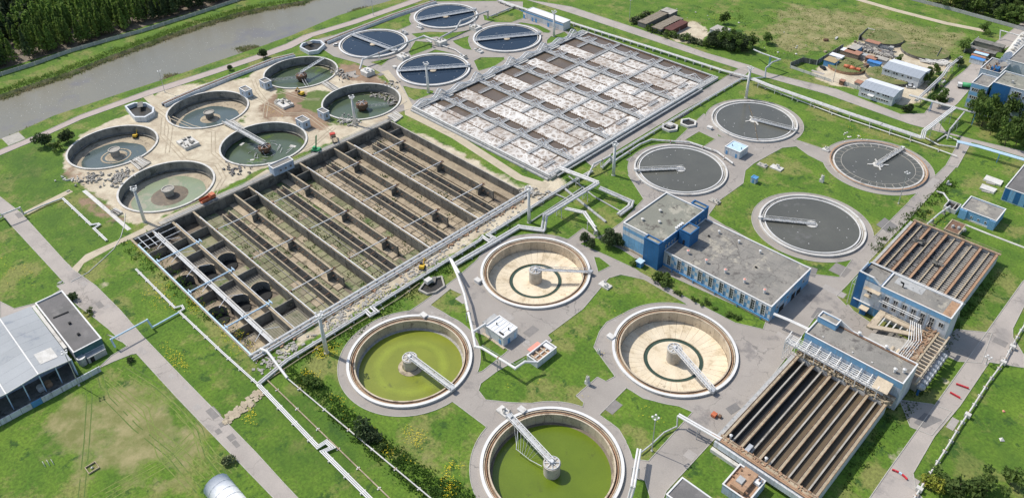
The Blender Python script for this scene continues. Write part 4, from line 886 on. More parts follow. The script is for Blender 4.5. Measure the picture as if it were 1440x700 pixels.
# lower-right end: fat main, handrail waves
MB().box(ax1 - 2.6, ax1 - .4, ay0, ay1, 1.0, 1.3).build('catwalk', 'concrete_grey', t)
MB().tube((ax1 + .3, ay0 + 3, 2.0), (ax1 + .3, ay1 - 18, 2.0), .55, 10).build('air_main', 'pipe_lagging', t)
MB().tube((ax1 + 1.6, ay0 + 3, 1.1), (ax1 + 1.6, ay1 - 16, 1.1), .4, 10).build('air_main', 'pipe_lagging', t)
b = MB()
for x in (ax1 - 2.6, ax1 - .6):
    b.bar((x, ay0, 2.3), (x, ay1, 2.3), .1, .1)
    for i in range(64): b.bar((x, ay0 + i * 2, 1.3), (x, ay0 + i * 2, 2.3), .08, .08)
b.build('railing', 'steel_white', t)
MB().tube((ax0 - .2, ay0 - .1, 1.95), (ax1, ay0 - .1, 1.95), .42, 8).build('air_main', 'pipe_lagging', t)
MB().box(ax0, ax1, ay0 - 1.9, ay0 - .81, .1, .8).build('cable_duct', 'concrete_grey', t)
b = MB()
for i in range(46): b.bar((ax0 + 1 + i * 2, ay0 + .2, 1.5), (ax0 + 1 + i * 2, ay0 + .2, 2.5), .08, .08)
b.bar((ax0, ay0 + .2, 2.5), (ax1, ay0 + .2, 2.5), .09, .09); b.build('railing', 'steel_white', t)
# ================================================================== BUILDINGS
def shell(t, x0, x1, y0, y1, z0, z1, wall, roof, par=.5, cop='white_paint', ct=.35, floor=True, name='wall'):
    b = MB().box(x0, x1, y0, y0 + .3, z0, z1).box(x0, x1, y1 - .3, y1, z0, z1).box(x0, x0 + .3, y0 + .301, y1 - .301, z0, z1).box(x1 - .3, x1, y0 + .301, y1 - .301, z0, z1)
    w_ = b.build(name, wall, t)
    MB().box(x0 + .301, x1 - .301, y0 + .301, y1 - .301, z1 - par - .25, z1 - par).build('roof', roof, t)
    if cop:
        e = .12; b = MB().box(x0 - e, x1 + e, y0 - e, y0 + ct, z1 + .002, z1 + .14).box(x0 - e, x1 + e, y1 - ct, y1 + e, z1 + .002, z1 + .14).box(x0 - e, x0 + ct, y0 + ct, y1 - ct, z1 + .002, z1 + .14).box(x1 - ct, x1 + e, y0 + ct, y1 - ct, z1 + .002, z1 + .14)
        b.build('coping', cop, t)
    return w_
WM = {}
def window(t, face, u, pos, z, w_, h, nx=1, nz=2, fm_='white_rim', gm_='glass'):
    k = (face, w_, h, nx, nz, fm_, gm_)
    if k not in WM:
        a = MB(); g_ = MB(); f_ = .12; d = .1
        def bx(m, u0, u1, z0, z1, o0, o1):
            if face == '-y': m.box(u0, u1, -o1, -o0, z0, z1)
            else: m.box(o0, o1, u0, u1, z0, z1)
        bx(a, -w_ / 2, w_ / 2, 0, f_, 0, d); bx(a, -w_ / 2, w_ / 2, h - f_, h, 0, d); bx(a, -w_ / 2, -w_ / 2 + f_, f_, h - f_, 0, d); bx(a, w_ / 2 - f_, w_ / 2, f_, h - f_, 0, d)
        for i in range(1, nx): c_ = -w_ / 2 + w_ * i / nx; bx(a, c_ - .06, c_ + .06, f_, h - f_, 0, d)
        for i in range(1, nz): c_ = h * i / nz; bx(a, -w_ / 2 + f_, w_ / 2 - f_, c_ - .05, c_ + .05, .0, d * .8)
        bx(g_, -w_ / 2 + .03, w_ / 2 - .03, .03, h - .03, .01, .04)
        WM[k] = (a.mesh('window', fm_), g_.mesh('pane', gm_))
    loc = (u, pos, z) if face == '-y' else (pos, u, z)
    o = put('window', WM[k][0], t, loc); put('pane', WM[k][1], o, loc); return o
def door(t, face, u, pos, w_, h, m='blue_paint', z=0):
    b = MB(); q = MB()
    if face == '-y': b.box(u - w_ / 2, u + w_ / 2, pos - .08, pos - .01, z, z + h); q.box(u + w_ * .3, u + w_ * .38, pos - .14, pos - .09, z + 1, z + 1.2)
    else: b.box(pos + .01, pos + .08, u - w_ / 2, u + w_ / 2, z, z + h); q.box(pos + .09, pos + .14, u + w_ * .3, u + w_ * .38, z + 1, z + 1.2)
    o = b.build('door', m, t); q.build('handle', 'steel', o); return o
def panelgrid(t, face, pos, cols, rows, mats, th=.06, gap=.04):
    cache = {}
    for i, (u0, u1) in enumerate(cols):
        for j, (z0, z1) in enumerate(rows):
            m_ = mats(i, j)
            if not m_: continue
            k = (round(u1 - u0, 2), round(z1 - z0, 2), m_)
            if k not in cache:
                a, h = (u1 - u0) / 2 - gap, (z1 - z0) / 2 - gap
                cache[k] = (MB().box(-a, a, -th, -.005, -h, h) if face == '-y' else MB().box(.005, th, -a, a, -h, h)).mesh('facade_panel', m_)
            c_ = ((u0 + u1) / 2, pos, (z0 + z1) / 2) if face == '-y' else (pos, (u0 + u1) / 2, (z0 + z1) / 2)
            put('facade_panel', cache[k], t, c_)
def fan(t, x, y, z, cap='salmon', s_=1.):
    o = MB().lathe(x, y, [(.42 * s_, z), (.42 * s_, z + 1.1 * s_), (.6 * s_, z + 1.15 * s_), (.6 * s_, z + 1.5 * s_)], 12).build('roof_vent', 'white_paint', t)
    MB().lathe(x, y, [(.5 * s_, z + 1.51 * s_), (.2 * s_, z + 1.75 * s_)], 12).build('vent_cap', cap, o)
# --- blue hall
t = thing('workshop_hall', 'long blue and white panelled hall with taller block and dark blue stair tower', 'building', (-142.5, 197.5, 0))
hx0, hx1, hy0, hy1, hz = -124.7, -81.2, 198.6, 225.6, 6.9
shell(t, hx0, hx1, hy0, hy1, 0, hz, 'wall_white', 'roof_felt', .35, 'white_paint')
WX = [-122, -117.6, -113.2, -108.8, -104.4, -100.1, -96., -91.9, -87.8, -83.9]
MB().box(hx0, hx1 + .1, hy0 - .25, hy0 - .01, 0, .5).build('plinth', 'tank_beige', t)
MB().box(hx0, hx1 + .05, hy0 - .14, hy0 - .01, .5, 1.5).build('base_band', 'blue_paint', t)
MB().tube((hx0 + 1, hy0 - .5, 1.35), (hx1, hy0 - .5, 1.35), .16, 6).build('heating_pipe', 'blue_paint', t)
for x in range(-120, -82, 9): MB().box(x - .15, x + .15, hy0 - .7, hy0 - .3, 0, 1.3).build('pipe_bracket', 'blue_paint', t)
cols = []
for i, x in enumerate(WX):
    window(t, '-y', x, hy0, 1.9, 1.5, 4.2, 2, 4)
    for s_ in (-1, 1): MB().box(x + s_ * .85 - .1, x + s_ * .85 + .1, hy0 - .3, hy0 - .01, 1.55, 6.5).build('pilaster', 'wall_white', t)
    nx_ = WX[i + 1] if i < 9 else hx1 + 1
    a, b_ = x + 1.0, nx_ - 1.0; cols += [(a, (a + b_) / 2), ((a + b_) / 2, b_)]
panelgrid(t, '-y', hy0, cols, [(1.6, 3.2), (3.2, 4.8), (4.8, 6.3)], lambda i, j: 'wall_lightblue' if (i + j) % 2 == 0 else ('wall_white' if random.random() < .85 else 'wall_greyblue'))
rows = [(0.2, 2.2), (2.2, 4.4), (4.4, 6.6)]
panelgrid(t, '+x', hx1, [(hy0 + .1 + i * 3, hy0 + 3.1 + i * 3) for i in range(9)], rows, lambda i, j: 'wall_lightblue' if (i + j) % 3 else 'wall_greyblue')
for y, w_, h in ((201.5, 1.6, 2.4), (206.5, 3.2, 2.6), (214.5, 2.6, 2.8), (218.5, 3, 2.2)): door(t, '+x', y, hx1 + .07, w_, h, 'dark_void' if w_ > 2.5 else 'blue_paint')
for y in (203, 210, 221): window(t, '+x', y, hx1 + .06, 3.4, 1.3, 1.1, 1, 1)
for x in (-117.5, -109.8, -102, -94.4, -86.7)[:5]: fan(t, x, 203.6, hz - .35)
for x in (-116, -107.5, -98.8): fan(t, x, 221.5, hz - .35, 'white_paint', .8)
for x, y in ((-118, 217), (-96, 213)): MB().box(x, x + .8, y, y + .5, hz - .35, hz + .2).build('roof_hatch', 'dark_void', t)
b = MB()
for y in (207.2, 213.6, 219.4): b.box(hx0 + .5, hx1 - .5, y, y + .07, hz - .35, hz - .32)
for x in range(-118, -84, 7): b.box(x, x + .06, hy0 + .4, hy1 - .4, hz - .35, hz - .325)
b.build('roof_seam', 'roof_dark', t, kind='stuff')
shell(t, -142.5, -124.9, 197.5, 224.6, 0, 11.1, 'wall_greyblue', 'roof_felt_green', .4, 'white_paint', name='wall')
panelgrid(t, '-y', 197.5, [(-142.4 + i * 2.85, -139.55 + i * 2.85) for i in range(4)], [(1.0, 3.9), (3.9, 6.2), (6.2, 8.1), (8.1, 9.6), (9.6, 11.0)], lambda i, j: ['wall_lightblue', 'wall_lightblue', 'wall_white', 'wall_lightblue', 'wall_white'][j])
MB().box(-142.6, -131.1, 197.2, 197.49, 0, .95).build('plinth', 'tank_beige', t)
shell(t, -131.0, -124.7, 195.0, 197.45, 0, 11.6, 'wall_blue', 'roof_felt_green', .3, 'wall_blue')
shell(t, -131.0, -124.7, 224.7, 227.2, 0, 11.6, 'wall_blue', 'roof_felt_green', .3, 'wall_blue')
MB().box(-124.85, -124.55, 197.6, 224.6, hz - .3, 11.5).build('upper_wall', 'wall_blue', t); MB().box(-124.7, -124.3, 194.9, 198.55, 0, 11.4).build('upper_wall', 'wall_blue', t)
for y in (199.6, 201.4, 203.2, 205.0, 216, 218.5, 221): window(t, '+x', y, -124.5, hz + 1.0, .8, 1.2, 1, 1)
shell(t, -123.9, -119.2, 206.6, 212.4, hz - .3, 12.6, 'wall_blue', 'roof_felt', .25, 'wall_blue')
MB().box(-122, -121.2, 206.5, 206.58, hz, hz + 2).build('door', 'glass', t)
for x, y in ((-137, 213), (-133, 207), (-138.5, 204)): MB().lathe(x, y, [(.4, 10.7), (.4, 11.4), (.65, 11.5), (.1, 11.8)], 8).build('roof_vent', 'white_rim', t)
for y in (207.5, 208.8, 210, 211.2): MB().lathe(-125.8, y, [(.45, 10.7), (.45, 11.9), (.6, 12)], 8).build('roof_vent', 'white_paint', t)
t2_ = thing('entrance_canopy', 'small bright blue entrance hut at the foot of the dark blue block', 'hut', (-130.5, 192.8, 0))
MB().box(-131.4, -129.4, 191.8, 193.8, 0, 2.3).build('wall', 'blue_paint', t2_); MB().box(-131.7, -129.1, 191.5, 194.1, 2.31, 2.5).build('roof', 'pale_blue_pipe', t2_); MB().box(-130.9, -130, 191.72, 191.79, 0, 2).build('door', 'wall_blue', t2_)
# --- filter house (blue stepped building) and its lanes
def lanes_block(t, x0, x1, y0, y1, z1, liquid, rib, top_a, top_b, lv=1.15):
    MB().box(x0 + .1, x1 - .1, y0 + .1, y1 - .1, -.3, 1.0).build('sludge', liquid[0], t)
    for r_ in ((x0, x1, y0, y0 + .35), (x0, x1, y1 - .35, y1)): MB().box(*r_, 0, z1 - .2).build('end_wall', 'concrete_pale', t)
    MB().box(x1 - .35, x1, y0 + .36, y1 - .36, 0, z1 - .2).build('side_wall', 'wall_white', t); MB().box(x0, x0 + .35, y0 + .36, y1 - .36, 0, z1 - .2).build('side_wall', 'concrete_pale', t)
    n_ = 10; st = (x1 - x0) / n_
    for i in range(n_ + 1):
        x = x0 + st * i; x = min(max(x, x0 + .5), x1 - .5)
        if i % 2 == 0:
            MB().box(x - .18, x + .18, y0 + .4, y1 - .4, .5, z1 - .35).build('lane_wall', 'concrete_wall', t)
            MB().box(x - .55, x + .55, y0 + .4, y1 - .4, z1 - .34, z1 - .15).build('walkway', top_a, t)
            b = MB()
            for s_ in (-.5, .5): b.bar((x + s_, y0 + .5, z1 - .05), (x + s_, y1 - .5, z1 - .05), .12, .16)
            b.build('rail', 'rust', t)
        else:
            MB().box(x - .15, x + .15, y0 + .4, y1 - .4, .5, z1 - .8).build('lane_wall', 'concrete_wall', t)
            MB().box(x - .22, x + .22, y0 + .4, y1 - .4, z1 - .79, z1 - .62).build('trough', top_b, t)
    for i in range(n_):
        a = x0 + st * i + .3; c_ = x0 + st * (i + 1) - .3; m_ = liquid[1] if i >= 3 else liquid[0]
        MB().box(a, c_, y0 + .5, y1 - .5, 1.01, lv + (.4 if i >= 4 and not rib else 0)).build('liquid', m_, t)
        if rib:
            b = MB(); q = y0 + 1.
            while q < y1 - 1: b.box(a, c_, q, q + .35, lv - .2, lv + .35); q += 1.25
            b.build('baffles', 'concrete' if i > 4 else 'sludge_grey', t, kind='stuff')
mat('sludge_grey', (.26, .25, .24), (.15, .145, .14), 1.2, .8, bump=.5, c3=(.05, .045, .04), s3=.6, t3=.52, fine=.3)
t = thing('filter_basin', 'raised block of narrow dark lanes with tan walkways, nearest the bottom edge', 'basin', (-65.6, 143.5, 0))
lanes_block(t, -65.6, -37, 143.5, 187.5, 4.2, ('water_black', 'water_sludge'), 0, 'sandy_top', 'concrete', 2.3)
for i, (y, m_, wd) in enumerate(((143.9, 'sandy_top', 1.3), (144.9, 'launder_brown', .5))): MB().box(-66, -36.8, y - wd / 2, y + wd / 2, 4.02 + .05 * i, 4.2 + .05 * i).build('end_walkway', m_, t)
for y, r_ in ((143.2, .25), (142.7, .2)): MB().tube((-68, y, 4.3), (-37, y, 4.3), r_, 8).build('pipe', 'rust_light', t)
b = MB()
for i in range(60): b.chunk(random.uniform(-65, -38), 144 + random.uniform(-.6, 1), 4.35, random.uniform(.3, .9), .3, .25)
b.build('fittings', 'rust_light', t, kind='stuff')
MB().box(-66.4, -37.6, 142.0, 143.0, 1.6, 3.6).build('duct', 'wall_white', t); MB().box(-66.6, -52, 140.9, 141.99, .0, 1.2).build('channel', 'concrete_pale', t)
MB().box(-67.1, -65.9, 144, 187, 3.3, 3.5).build('side_gutter', 'concrete_grey', t)
MB().box(-58.6, -57.4, 144.8, 147.6, 3.3, 4.4).build('gearbox', 'steel', t)
for x in (-63.6, -52.6): MB().lathe(x, 146, [(.3, 3.6), (.3, 4.9), (.5, 5), (.1, 5.3)], 8).build('lamp', 'white_paint', t)
t = thing('filter_basin', 'raised block of ribbed grey sludge lanes with rusty orange walkways', 'basin', (-67.5, 239.5, 0))
lanes_block(t, -67.3, -37, 235.6, 282.3, 4.4, ('sludge_grey', 'sludge_grey'), 1, 'rust_light', 'sandy_top', 2.9)
MB().box(-67.8, -36.4, 281.6, 282.9, 4.3, 4.5).build('end_walkway', 'launder_brown', t)
b = MB()
for y in (281.5, 283.0): b.bar((-67.5, y, 5.2), (-36.6, y, 5.2), .1, .1)
for i in range(17): b.bar((-67.5 + i * 1.9, 283, 4.5), (-67.5 + i * 1.9, 283, 5.2), .08, .08)
b.build('railing', 'sandy_top', t)
for x, y in ((-61, 270), (-51, 262), (-42, 244)):
    b = MB()
    for i in range(5): b.bar((x + random.uniform(-2, 2), y + random.uniform(-1.5, 1.5), 4.4), (x + random.uniform(-2, 2), y + random.uniform(-1.5, 1.5), 4.5 + random.random()), .25, .25)
    b.box(x - 2, x + 2, y - .8, y + .8, 4.25, 4.4).build('scraper_carriage', 'concrete_dark', t)
MB().box(-68.6, -67.4, 236, 282, 3.4, 3.6).build('side_gutter', 'concrete_grey', t)
# houses
AX0, AX1, AY0, AY1, AZ = -65.4, -35.2, 225.5, 235.2, 12.8
t = thing('filter_house', 'stepped blue-grey filter house with tall narrow windows beside the ribbed lanes', 'building', (AX0, AY0, 0))
shell(t, AX0 + 8, AX1, AY0, AY1, 0, AZ, 'wall_white', 'roof_felt', .4, 'white_paint', .3)
shell(t, AX0, AX0 + 7.95, AY0, AY1, 0, AZ, 'wall_blue', 'roof_felt', .4, None)
MB().prism([(0, 0), (1, 0), (1, 1)], 0, 1)
b = MB(); prof = [(AX0, 0), (AX0 + 4.0, 0), (AX0 + 4.0, 12.6), (AX0, 12.6)]
def face_prism(b, prof, y0, y1):
    n_ = len(prof); return b.add([(x, y0, z) for x, z in prof] + [(x, y1, z) for x, z in prof], [tuple(range(n_)), tuple(range(2 * n_ - 1, n_ - 1, -1))] + [(i, i + n_, (i + 1) % n_ + n_, (i + 1) % n_) for i in range(n_)])
face_prism(MB(), [(AX0 + .01, AZ + .15), (AX0 + 7, AZ + .15), (AX0 + 4.8, 14.6), (AX0 + .01, 14.8)], AY0 - .02, AY0 + .3).build('gable', 'wall_lightblue', t)
face_prism(MB(), [(AX0 + .0, 14.81), (AX0 + 4.8, 14.61), (AX0 + 7.2, AZ + .1), (AX0 + 7.7, AZ + .1), (AX0 + 5.0, 14.9), (AX0, 15.1)], AY0 - .12, AY0 + .4).build('gable_coping', 'white_paint', t)
MB().box(AX0 + .02, AX0 + .3, AY0 + .31, AY0 + 7, AZ - .6, 14.6).build('parapet', 'wall_greyblue', t)
MB().box(AX0 + .01, AX0 + 7.9, AY1 - .3, AY1 - .02, AZ - .4, AZ + .3).build('parapet', 'white_paint', t)
MB().box(AX0 - .06, AX0 + 2.6, AY0 - .09, AY0 - .02, 0, 14.7).build('corner_band', 'wall_blue', t)
MB().box(AX0 + 2.61, AX0 + 8.2, AY0 - .07, AY0 - .02, 3.6, 12.6).build('facade_field', 'wall_white', t)
MB().box(AX0 + 2.65, AX0 + 12, AY0 - .1, AY0 - .02, 0, 3.5).build('base_band', 'wall_lightblue', t); MB().box(AX0 + .5, AX0 + 13, AY0 - .5, AY0 - .12, 3.55, 3.75).build('ledge', 'white_paint', t)
MB().box(AX0 + 8, AX1, AY0 - .09, AY0 - .02, 11.0, 12.75).build('top_band', 'wall_lightblue', t)
for i in range(7): window(t, '-y', AX0 + 10.7 + i * 2.9, AY0 - .05, 5.4 if i < 6 else 8.0, 1.5, 4.8 if i < 6 else 1.8, 2, 3 if i < 6 else 1)
for i in range(6): MB().box(AX0 + 9.1 + i * 2.9, AX0 + 9.35 + i * 2.9, AY0 - .35, AY0 - .1, 4.4, 10.8).build('pilaster', 'wall_greyblue', t)
window(t, '-y', AX0 + 5.0, AY0 - .06, 8.0, 1.8, 1.6, 2, 1); MB().box(AX0 + 3.2, AX0 + 8.5, AY0 - 1.8, AY0 - .1, 10.2, 10.4).build('canopy', 'tank_beige', t); MB().box(AX0 + 3.8, AX0 + 5.8, AY0 - 1.5, AY0 - .1, 7.2, 7.5).build('balcony', 'tank_beige', t)
MB().box(AX0 + 8.2, AX0 + 11.6, AY0 - .18, AY0 - .11, 0, 3.0).build('garage_door', 'blue_paint', t)
e_ = MB().box(AX0 + 3.6, AX0 + 6.4, AY0 - 2.6, AY0 - .11, 2.3, 2.6).build('porch_roof', 'tank_beige', t); MB().box(AX0 + 4, AX0 + 6, AY0 - 2.2, AY0 - .12, 0, 2.29).build('porch', 'wall_blue', t)
b = MB().tube((AX0 + 6, AY0 - 1.2, 8.6), (AX1 - 8.2, AY0 - 1.2, 8.6), .16, 6).tube((AX0 + 9, AY0 - 1.9, 8.4), (AX1 - 8.2, AY0 - 1.9, 8.4), .12, 6)
for i in range(7): b.bar((AX0 + 9 + i * 2.6, AY0 - .1, 8.2), (AX0 + 9 + i * 2.6, AY0 - 2.1, 8.2), .1, .1)
b.build('pipe_run', 'white_paint', t)
MB().tube((AX0 + 13, 230.5, AZ - .4), (AX0 + 13, 230.5, AZ + 1.2), .22, 8).tube((AX0 + 13, 230.5, AZ + 1.2), (AX0 + 12.2, 230.0, AZ + 1.6), .3, 8).build('roof_vent', 'dark_void', t)
MB().box(AX0 + 8.31, AX1 - .31, AY0 + .31, AY0 + .8, AZ - .4, AZ - .15).box(AX1 - 3, AX1 - .31, AY0 + .81, AY1 - .4, AZ - .4, AZ - .36).build('flashing', 'rust_light', t)
MB().box(AX0 + 10, AX0 + 19, 230.8, 234.8, AZ - .399, AZ - .35).build('roof_patch', 'concrete_grey', t)
b = MB()
for i in range(19): x = AX0 + 2 + i * 1.55; b.bar((x, AY1 + .1, AZ - 2), (x + .3, AY1 + 2.6, 4.8), .1, .1); b.bar((x, AY1, AZ - .3), (x + .8, AY1 + 1.6, AZ - 1), .1, .1)
b.tube((AX0 + 1, AY1 + .5, AZ + .1), (AX1, AY1 + .5, AZ + .1), .14, 6).build('pipe_frame', 'white_paint', t)
b = MB()
for i in range(4): b.bar((AX0 - 1.2, AY0 + i * 3, 0), (AX0 - 1.2, AY0 + i * 3, 9.8), .15, .15); b.bar((AX0 - 1.2, AY0 + i * 3, 9.0), (AX0, AY0 + i * 3, 9.0), .12, .12)
b.bar((AX0 - 1.2, AY0, 9.8), (AX0 - 1.2, AY0 + 9, 9.8), .12, .12); b.build('stair_frame', 'steel_white', t)
# pump house
PX0, PX1, PY0, PY1, PZ = -65.8, -35.4, 190.6, 201.2, 11.3
t = thing('pump_house', 'blue-grey pump house with white pipe trestle along its front', 'building', (PX0, PY0, 0))
shell(t, PX0, PX1, PY0, PY1, 0, PZ, 'wall_white', 'roof_felt', .4, 'white_paint', .3)
MB().box(PX0 + .31, PX1 - .31, PY0 + .31, PY0 + .8, PZ - .39, PZ - .1).box(PX0 + .31, PX1 - .31, PY1 - .8, PY1 - .31, PZ - .39, PZ - .1).build('flashing', 'rust', t)
MB().box(PX0, PX1, PY0 - .08, PY0 - .01, PZ - 2.2, PZ - .1).build('top_band', 'wall_lightblue', t)
MB().box(PX0 + .1, PX1, PY0 - .07, PY0 - .01, 4.2, PZ - 2.25).build('facade_field', 'wall_greyblue', t)
shell(t, PX0 + .1, PX0 + 6.2, PY1 - 3.3, PY1 - .05, PZ - .3, PZ + 1.9, 'wall_lightblue', 'roof_felt', .3, 'white_paint', .25, name='stair_head')
face_prism(MB(), [(PX0 + 6.3, PZ + .15), (PX0 + 10.5, PZ + .15), (PX0 + 6.3, PZ + 1.9)], PY1 - .3, PY1).build('gable', 'white_paint', t)
for x, y in ((PX0 + 12.5, PY1 - .2), (PX1 - 9.5, PY1 - .2), (PX1 - 3.8, PY0 + 3.2), (PX1 - 1.8, PY0 + 4.8)): fan(t, x, y, PZ - .3, 'white_paint', .9)
for x in (PX0 + 4.5, PX0 + 14, PX0 + 20): MB().box(x, x + .5, PY0 + 2, PY0 + 2.4, PZ - .4, PZ - .1).build('roof_hatch', 'white_rim', t)
for i in range(9): window(t, '-y', PX0 + 2.5 + i * 3.1, PY0 - .06, 6.2, 1.2, 1.6, 1, 2)
b = MB()
for i in range(10): x = PX0 - 4 + i * 3.25; fr = MB().bar((x, PY0 - 3.6, 4.2), (x, PY0 - 3.6, 8.2), .22, .22).bar((x, PY0 - 3.6, 8.2), (x, PY0 - .2, 9.3), .25, .25).bar((x, PY0 - 3.6, 6.2), (x, PY0 - .2, 6.2), .16, .16); fr.build('trestle_frame', 'white_paint', t)
for j, (y, z, r_) in enumerate(((PY0 - .8, 8.2, .14), (PY0 - 1.4, 8.0, .14), (PY0 - 2.0, 7.8, .16), (PY0 - 2.7, 7.5, .14), (PY0 - 3.3, 7.2, .14), (PY0 - 1.2, 6.4, .2), (PY0 - 2.2, 6.4, .2), (PY0 - 3.0, 6.4, .16))): MB().tube((PX0 - 4.2, y, z), (PX1 - 3.5, y, z), r_, 6).build('pipe', 'white_paint' if j < 5 else 'steel_white', t)
MB().bar((PX1 - 4.6, PY0 - 3.8, 8.0), (PX1 - 4.6, PY0 - .3, 9.8), 4.6, .1).build('canopy', 'tank_beige', t)
for j, (y, z, m_) in enumerate(((PY0 - 3.1, 4.6, 'sandy_top'), (PY0 - 2.3, 4.9, 'launder_brown'), (PY0 - 1.4, 5.1, 'tank_beige'), (PY0 - .7, 5.3, 'launder_brown'))): MB().tube((PX0, y, z), (PX1 - .5, y, z), .38, 8).build('header_pipe', m_, t)
b = MB()
for i in range(150): b.chunk(random.uniform(PX0, PX1 - 1), PY0 - random.uniform(.3, 4), random.uniform(4.2, 5.6), random.uniform(.3, 1.6), random.uniform(.2, .6), random.uniform(.2, .8), tilt=.5)
b.build('fittings', 'sandy_top', t, kind='stuff')
b = MB()
for i in range(5): b.bar((PX0 - 4 + i * .2, PY0 - 4 + i * 1.1, 0), (PX0 - 4.2, PY0 - 3.6 + i * .4, 8), .14, .14); b.bar((PX0 - 4, PY0 - 4 + i, i * 1.7), (PX0 - 4, PY0 - .5, i * 1.9), .1, .1)
b.build('stair_frame', 'steel_white', t)
# channels and drums between them
t = thing('channel_bridge', 'cream concrete channel deck with open slots and pipes between the two filter houses', 'channel', (-54, 203, 0))
cz = 4.3
face_ = MB().prism(PL([(1246, 447), (1238, 456), (1296, 490), (1334, 484), (1318, 472)], cz), cz - .6, cz); 
MB().box(-53.2, -37.2, 222.4, 224.9, cz - .6, cz).build('channel_slab', 'tank_beige', t)
MB().bar((-54.8, 214.5, cz + .3), (-40, 221.8, cz + .3), 1.8, .5).build('channel_slab', 'tank_beige', t); MB().bar((-54.6, 215.6, cz + .1), (-41, 222.9, cz + .1), .5, .1).build('slot', 'dark_void', t)
MB().box(-55.5, -53.3, 214.3, 224.9, cz - .6, cz + .1).build('channel_slab', 'tank_beige', t)
for i in range(7): MB().box(-53 + i * 1.9, -52.6 + i * 1.9, 215.9 + i * .95, 222.3, cz - .5, cz - .2).build('beam', 'concrete_pale', t)
MB().prism([(-53.2, 208.5), (-45, 208.5), (-40, 220.0), (-53.2, 213.2)], 1, cz - .7).build('hopper', 'concrete', t)
MB().box(-54.2, -46.5, 206.4, 208.2, 0, cz - .2).build('duct', 'concrete_grey', t)
for i in range(3): MB().tube((-44.9 + i * 1.8, 204.2, 5.2), (-44.9 + i * 1.8, 209.8, 5.2), .6, 10).build('tank', 'tank_beige', t)
for i in range(6): MB().tube((-42.6 + i * .62, 201.6, 6.2), (-42.6 + i * .62, 215 + i * .5, 6.2), .13, 6).tube((-42.6 + i * .62, 215 + i * .5, 6.2), (-45.5 + i * .6, 223.5, 7.0), .13, 6).build('pipe', 'white_paint', t)
MB().box(-38.9, -37.7, 202, 225.2, 5.2, 5.9).build('channel_slab', 'launder_brown', t); MB().box(-37.4, -36.8, 202, 225.2, 5.3, 6.1).build('channel_slab', 'sandy_top', t)
MB().box(-34.2, -33.7, 199, 225.4, 5.3, 6.2).build('edge_beam', 'tank_beige', t); MB().box(-43, -33.8, 202, 225.3, 0, 2.5).build('wall', 'concrete', t)
for i in range(13): MB().box(-36.7, -34.3, 202.8 + i * 1.7, 203.2 + i * 1.7, 5.3, 5.9).build('beam', 'tank_beige', t)
for i in range(10): MB().box(-41, -39, 203.5 + i * 2.4, 204.2 + i * 2.4, 5.2, 5.8).build('beam', 'launder_brown', t)
b = MB()
for i in range(120): b.chunk(random.uniform(-42, -37), random.uniform(203, 227), random.uniform(5.6, 6.3), random.uniform(.3, 1.8), .25, .25, tilt=.4)
b.build('fittings', 'rust_light', t, kind='stuff')
MB().box(-53, -43.2, 214, 222, 0, .4).build('channel_floor', 'concrete_dark', t)
for i in range(9):
    y = 201.2 + i * 2.15; dt = thing('pressure_drum', ['first','second','third','fourth','fifth','sixth','seventh','eighth','last'][i] + ' grey bulging drum along the cream channel bridge, counted from the pump house', 'drum', (-33, y, 0), 'drums along the channel bridge')
    b = MB(); n_ = 12
    prof = [(.35, 2.4), (.95, 2.6), (1.25, 3.2), (1.25, 4.2), (.95, 4.9), (.3, 5.1)]
    b.tube((-33.6, y, 3.8), (-31.9, y, 3.8), 1.0, 14).tube((-31.9, y, 3.8), (-31.4, y, 3.8), 1.0, 14, .45).build('shell', 'steel', dt, True)
    MB().tube((-32.9, y, 3.8), (-32.7, y, 3.8), 1.08, 14).build('flange', 'concrete_pale', dt)
    MB().box(-33.2, -32.6, y - .2, y + .2, 0, 2.9).build('leg', 'wall_blue', dt)
# --- left: flat-roof annex and big shed
def simple(name, label, cat, W, Sx, E, N, h, wall, roof, par=.35, cop='white_paint', group=None, z0=0):
    x0, x1, y0, y1 = R4(W, Sx, E, N, h); t = thing(name, label, cat, (x0, y0, 0), group); shell(t, x0, x1, y0, y1, z0, h, wall, roof, par, cop, .3); return t, x0, x1, y0, y1
mat('wall_teal', (.06, .15, .16), (.045, .11, .12), .4, .85)
t, x0, x1, y0, y1 = simple('annex', 'grey flat-roofed annex with teal end wall beside the silver shed', 'building', (47, 428), (106.5, 494), (145.5, 474), (84, 409.5), 5, 'wall_white', 'roof_dark')
MB().box(x1 + .01, x1 + .1, y0, y1, 2.6, 4.9).build('wall_band', 'wall_teal', t); MB().box(x1 + .01, x1 + 2.6, y0 + 2.5, y1 - .5, 0, 2.3).build('lean_to', 'concrete_grey', t)
MB().tube((x1 + 1.2, y0 + 1.2, 0), (x1 + 1.2, y0 + 1.2, 3), 1.3, 14).build('barrel', 'steel', t); door(t, '+x', y1 - 5, x1 + 2.6, 1.2, 2.0, 'dark_void')
mid = (x0 + x1) / 2
for dx in (-5.0,): MB().bar((mid + dx, y0 + 1.5, 5.0 - .3), (mid + dx + .6, y1 - 2.5, 4.75), .5, .4).build('roof_ridge', 'dark_void', t)
for x in (mid + 1.5, mid + 9): MB().box(x, x + .8, (y0 + y1) / 2 - .4, (y0 + y1) / 2 + .4, 4.65, 5.3).build('roof_vent', 'dark_void', t)
MB().box(x0 - .3, x1 - 5, y0 - 1.4, y0 - .4, 4.0, 4.3).build('gutter', 'white_rim', t)
for i in range(4): window(t, '-y', x0 + 3 + i * 1.6, y0, 3.0, 1.3, 1.4, 2, 1)
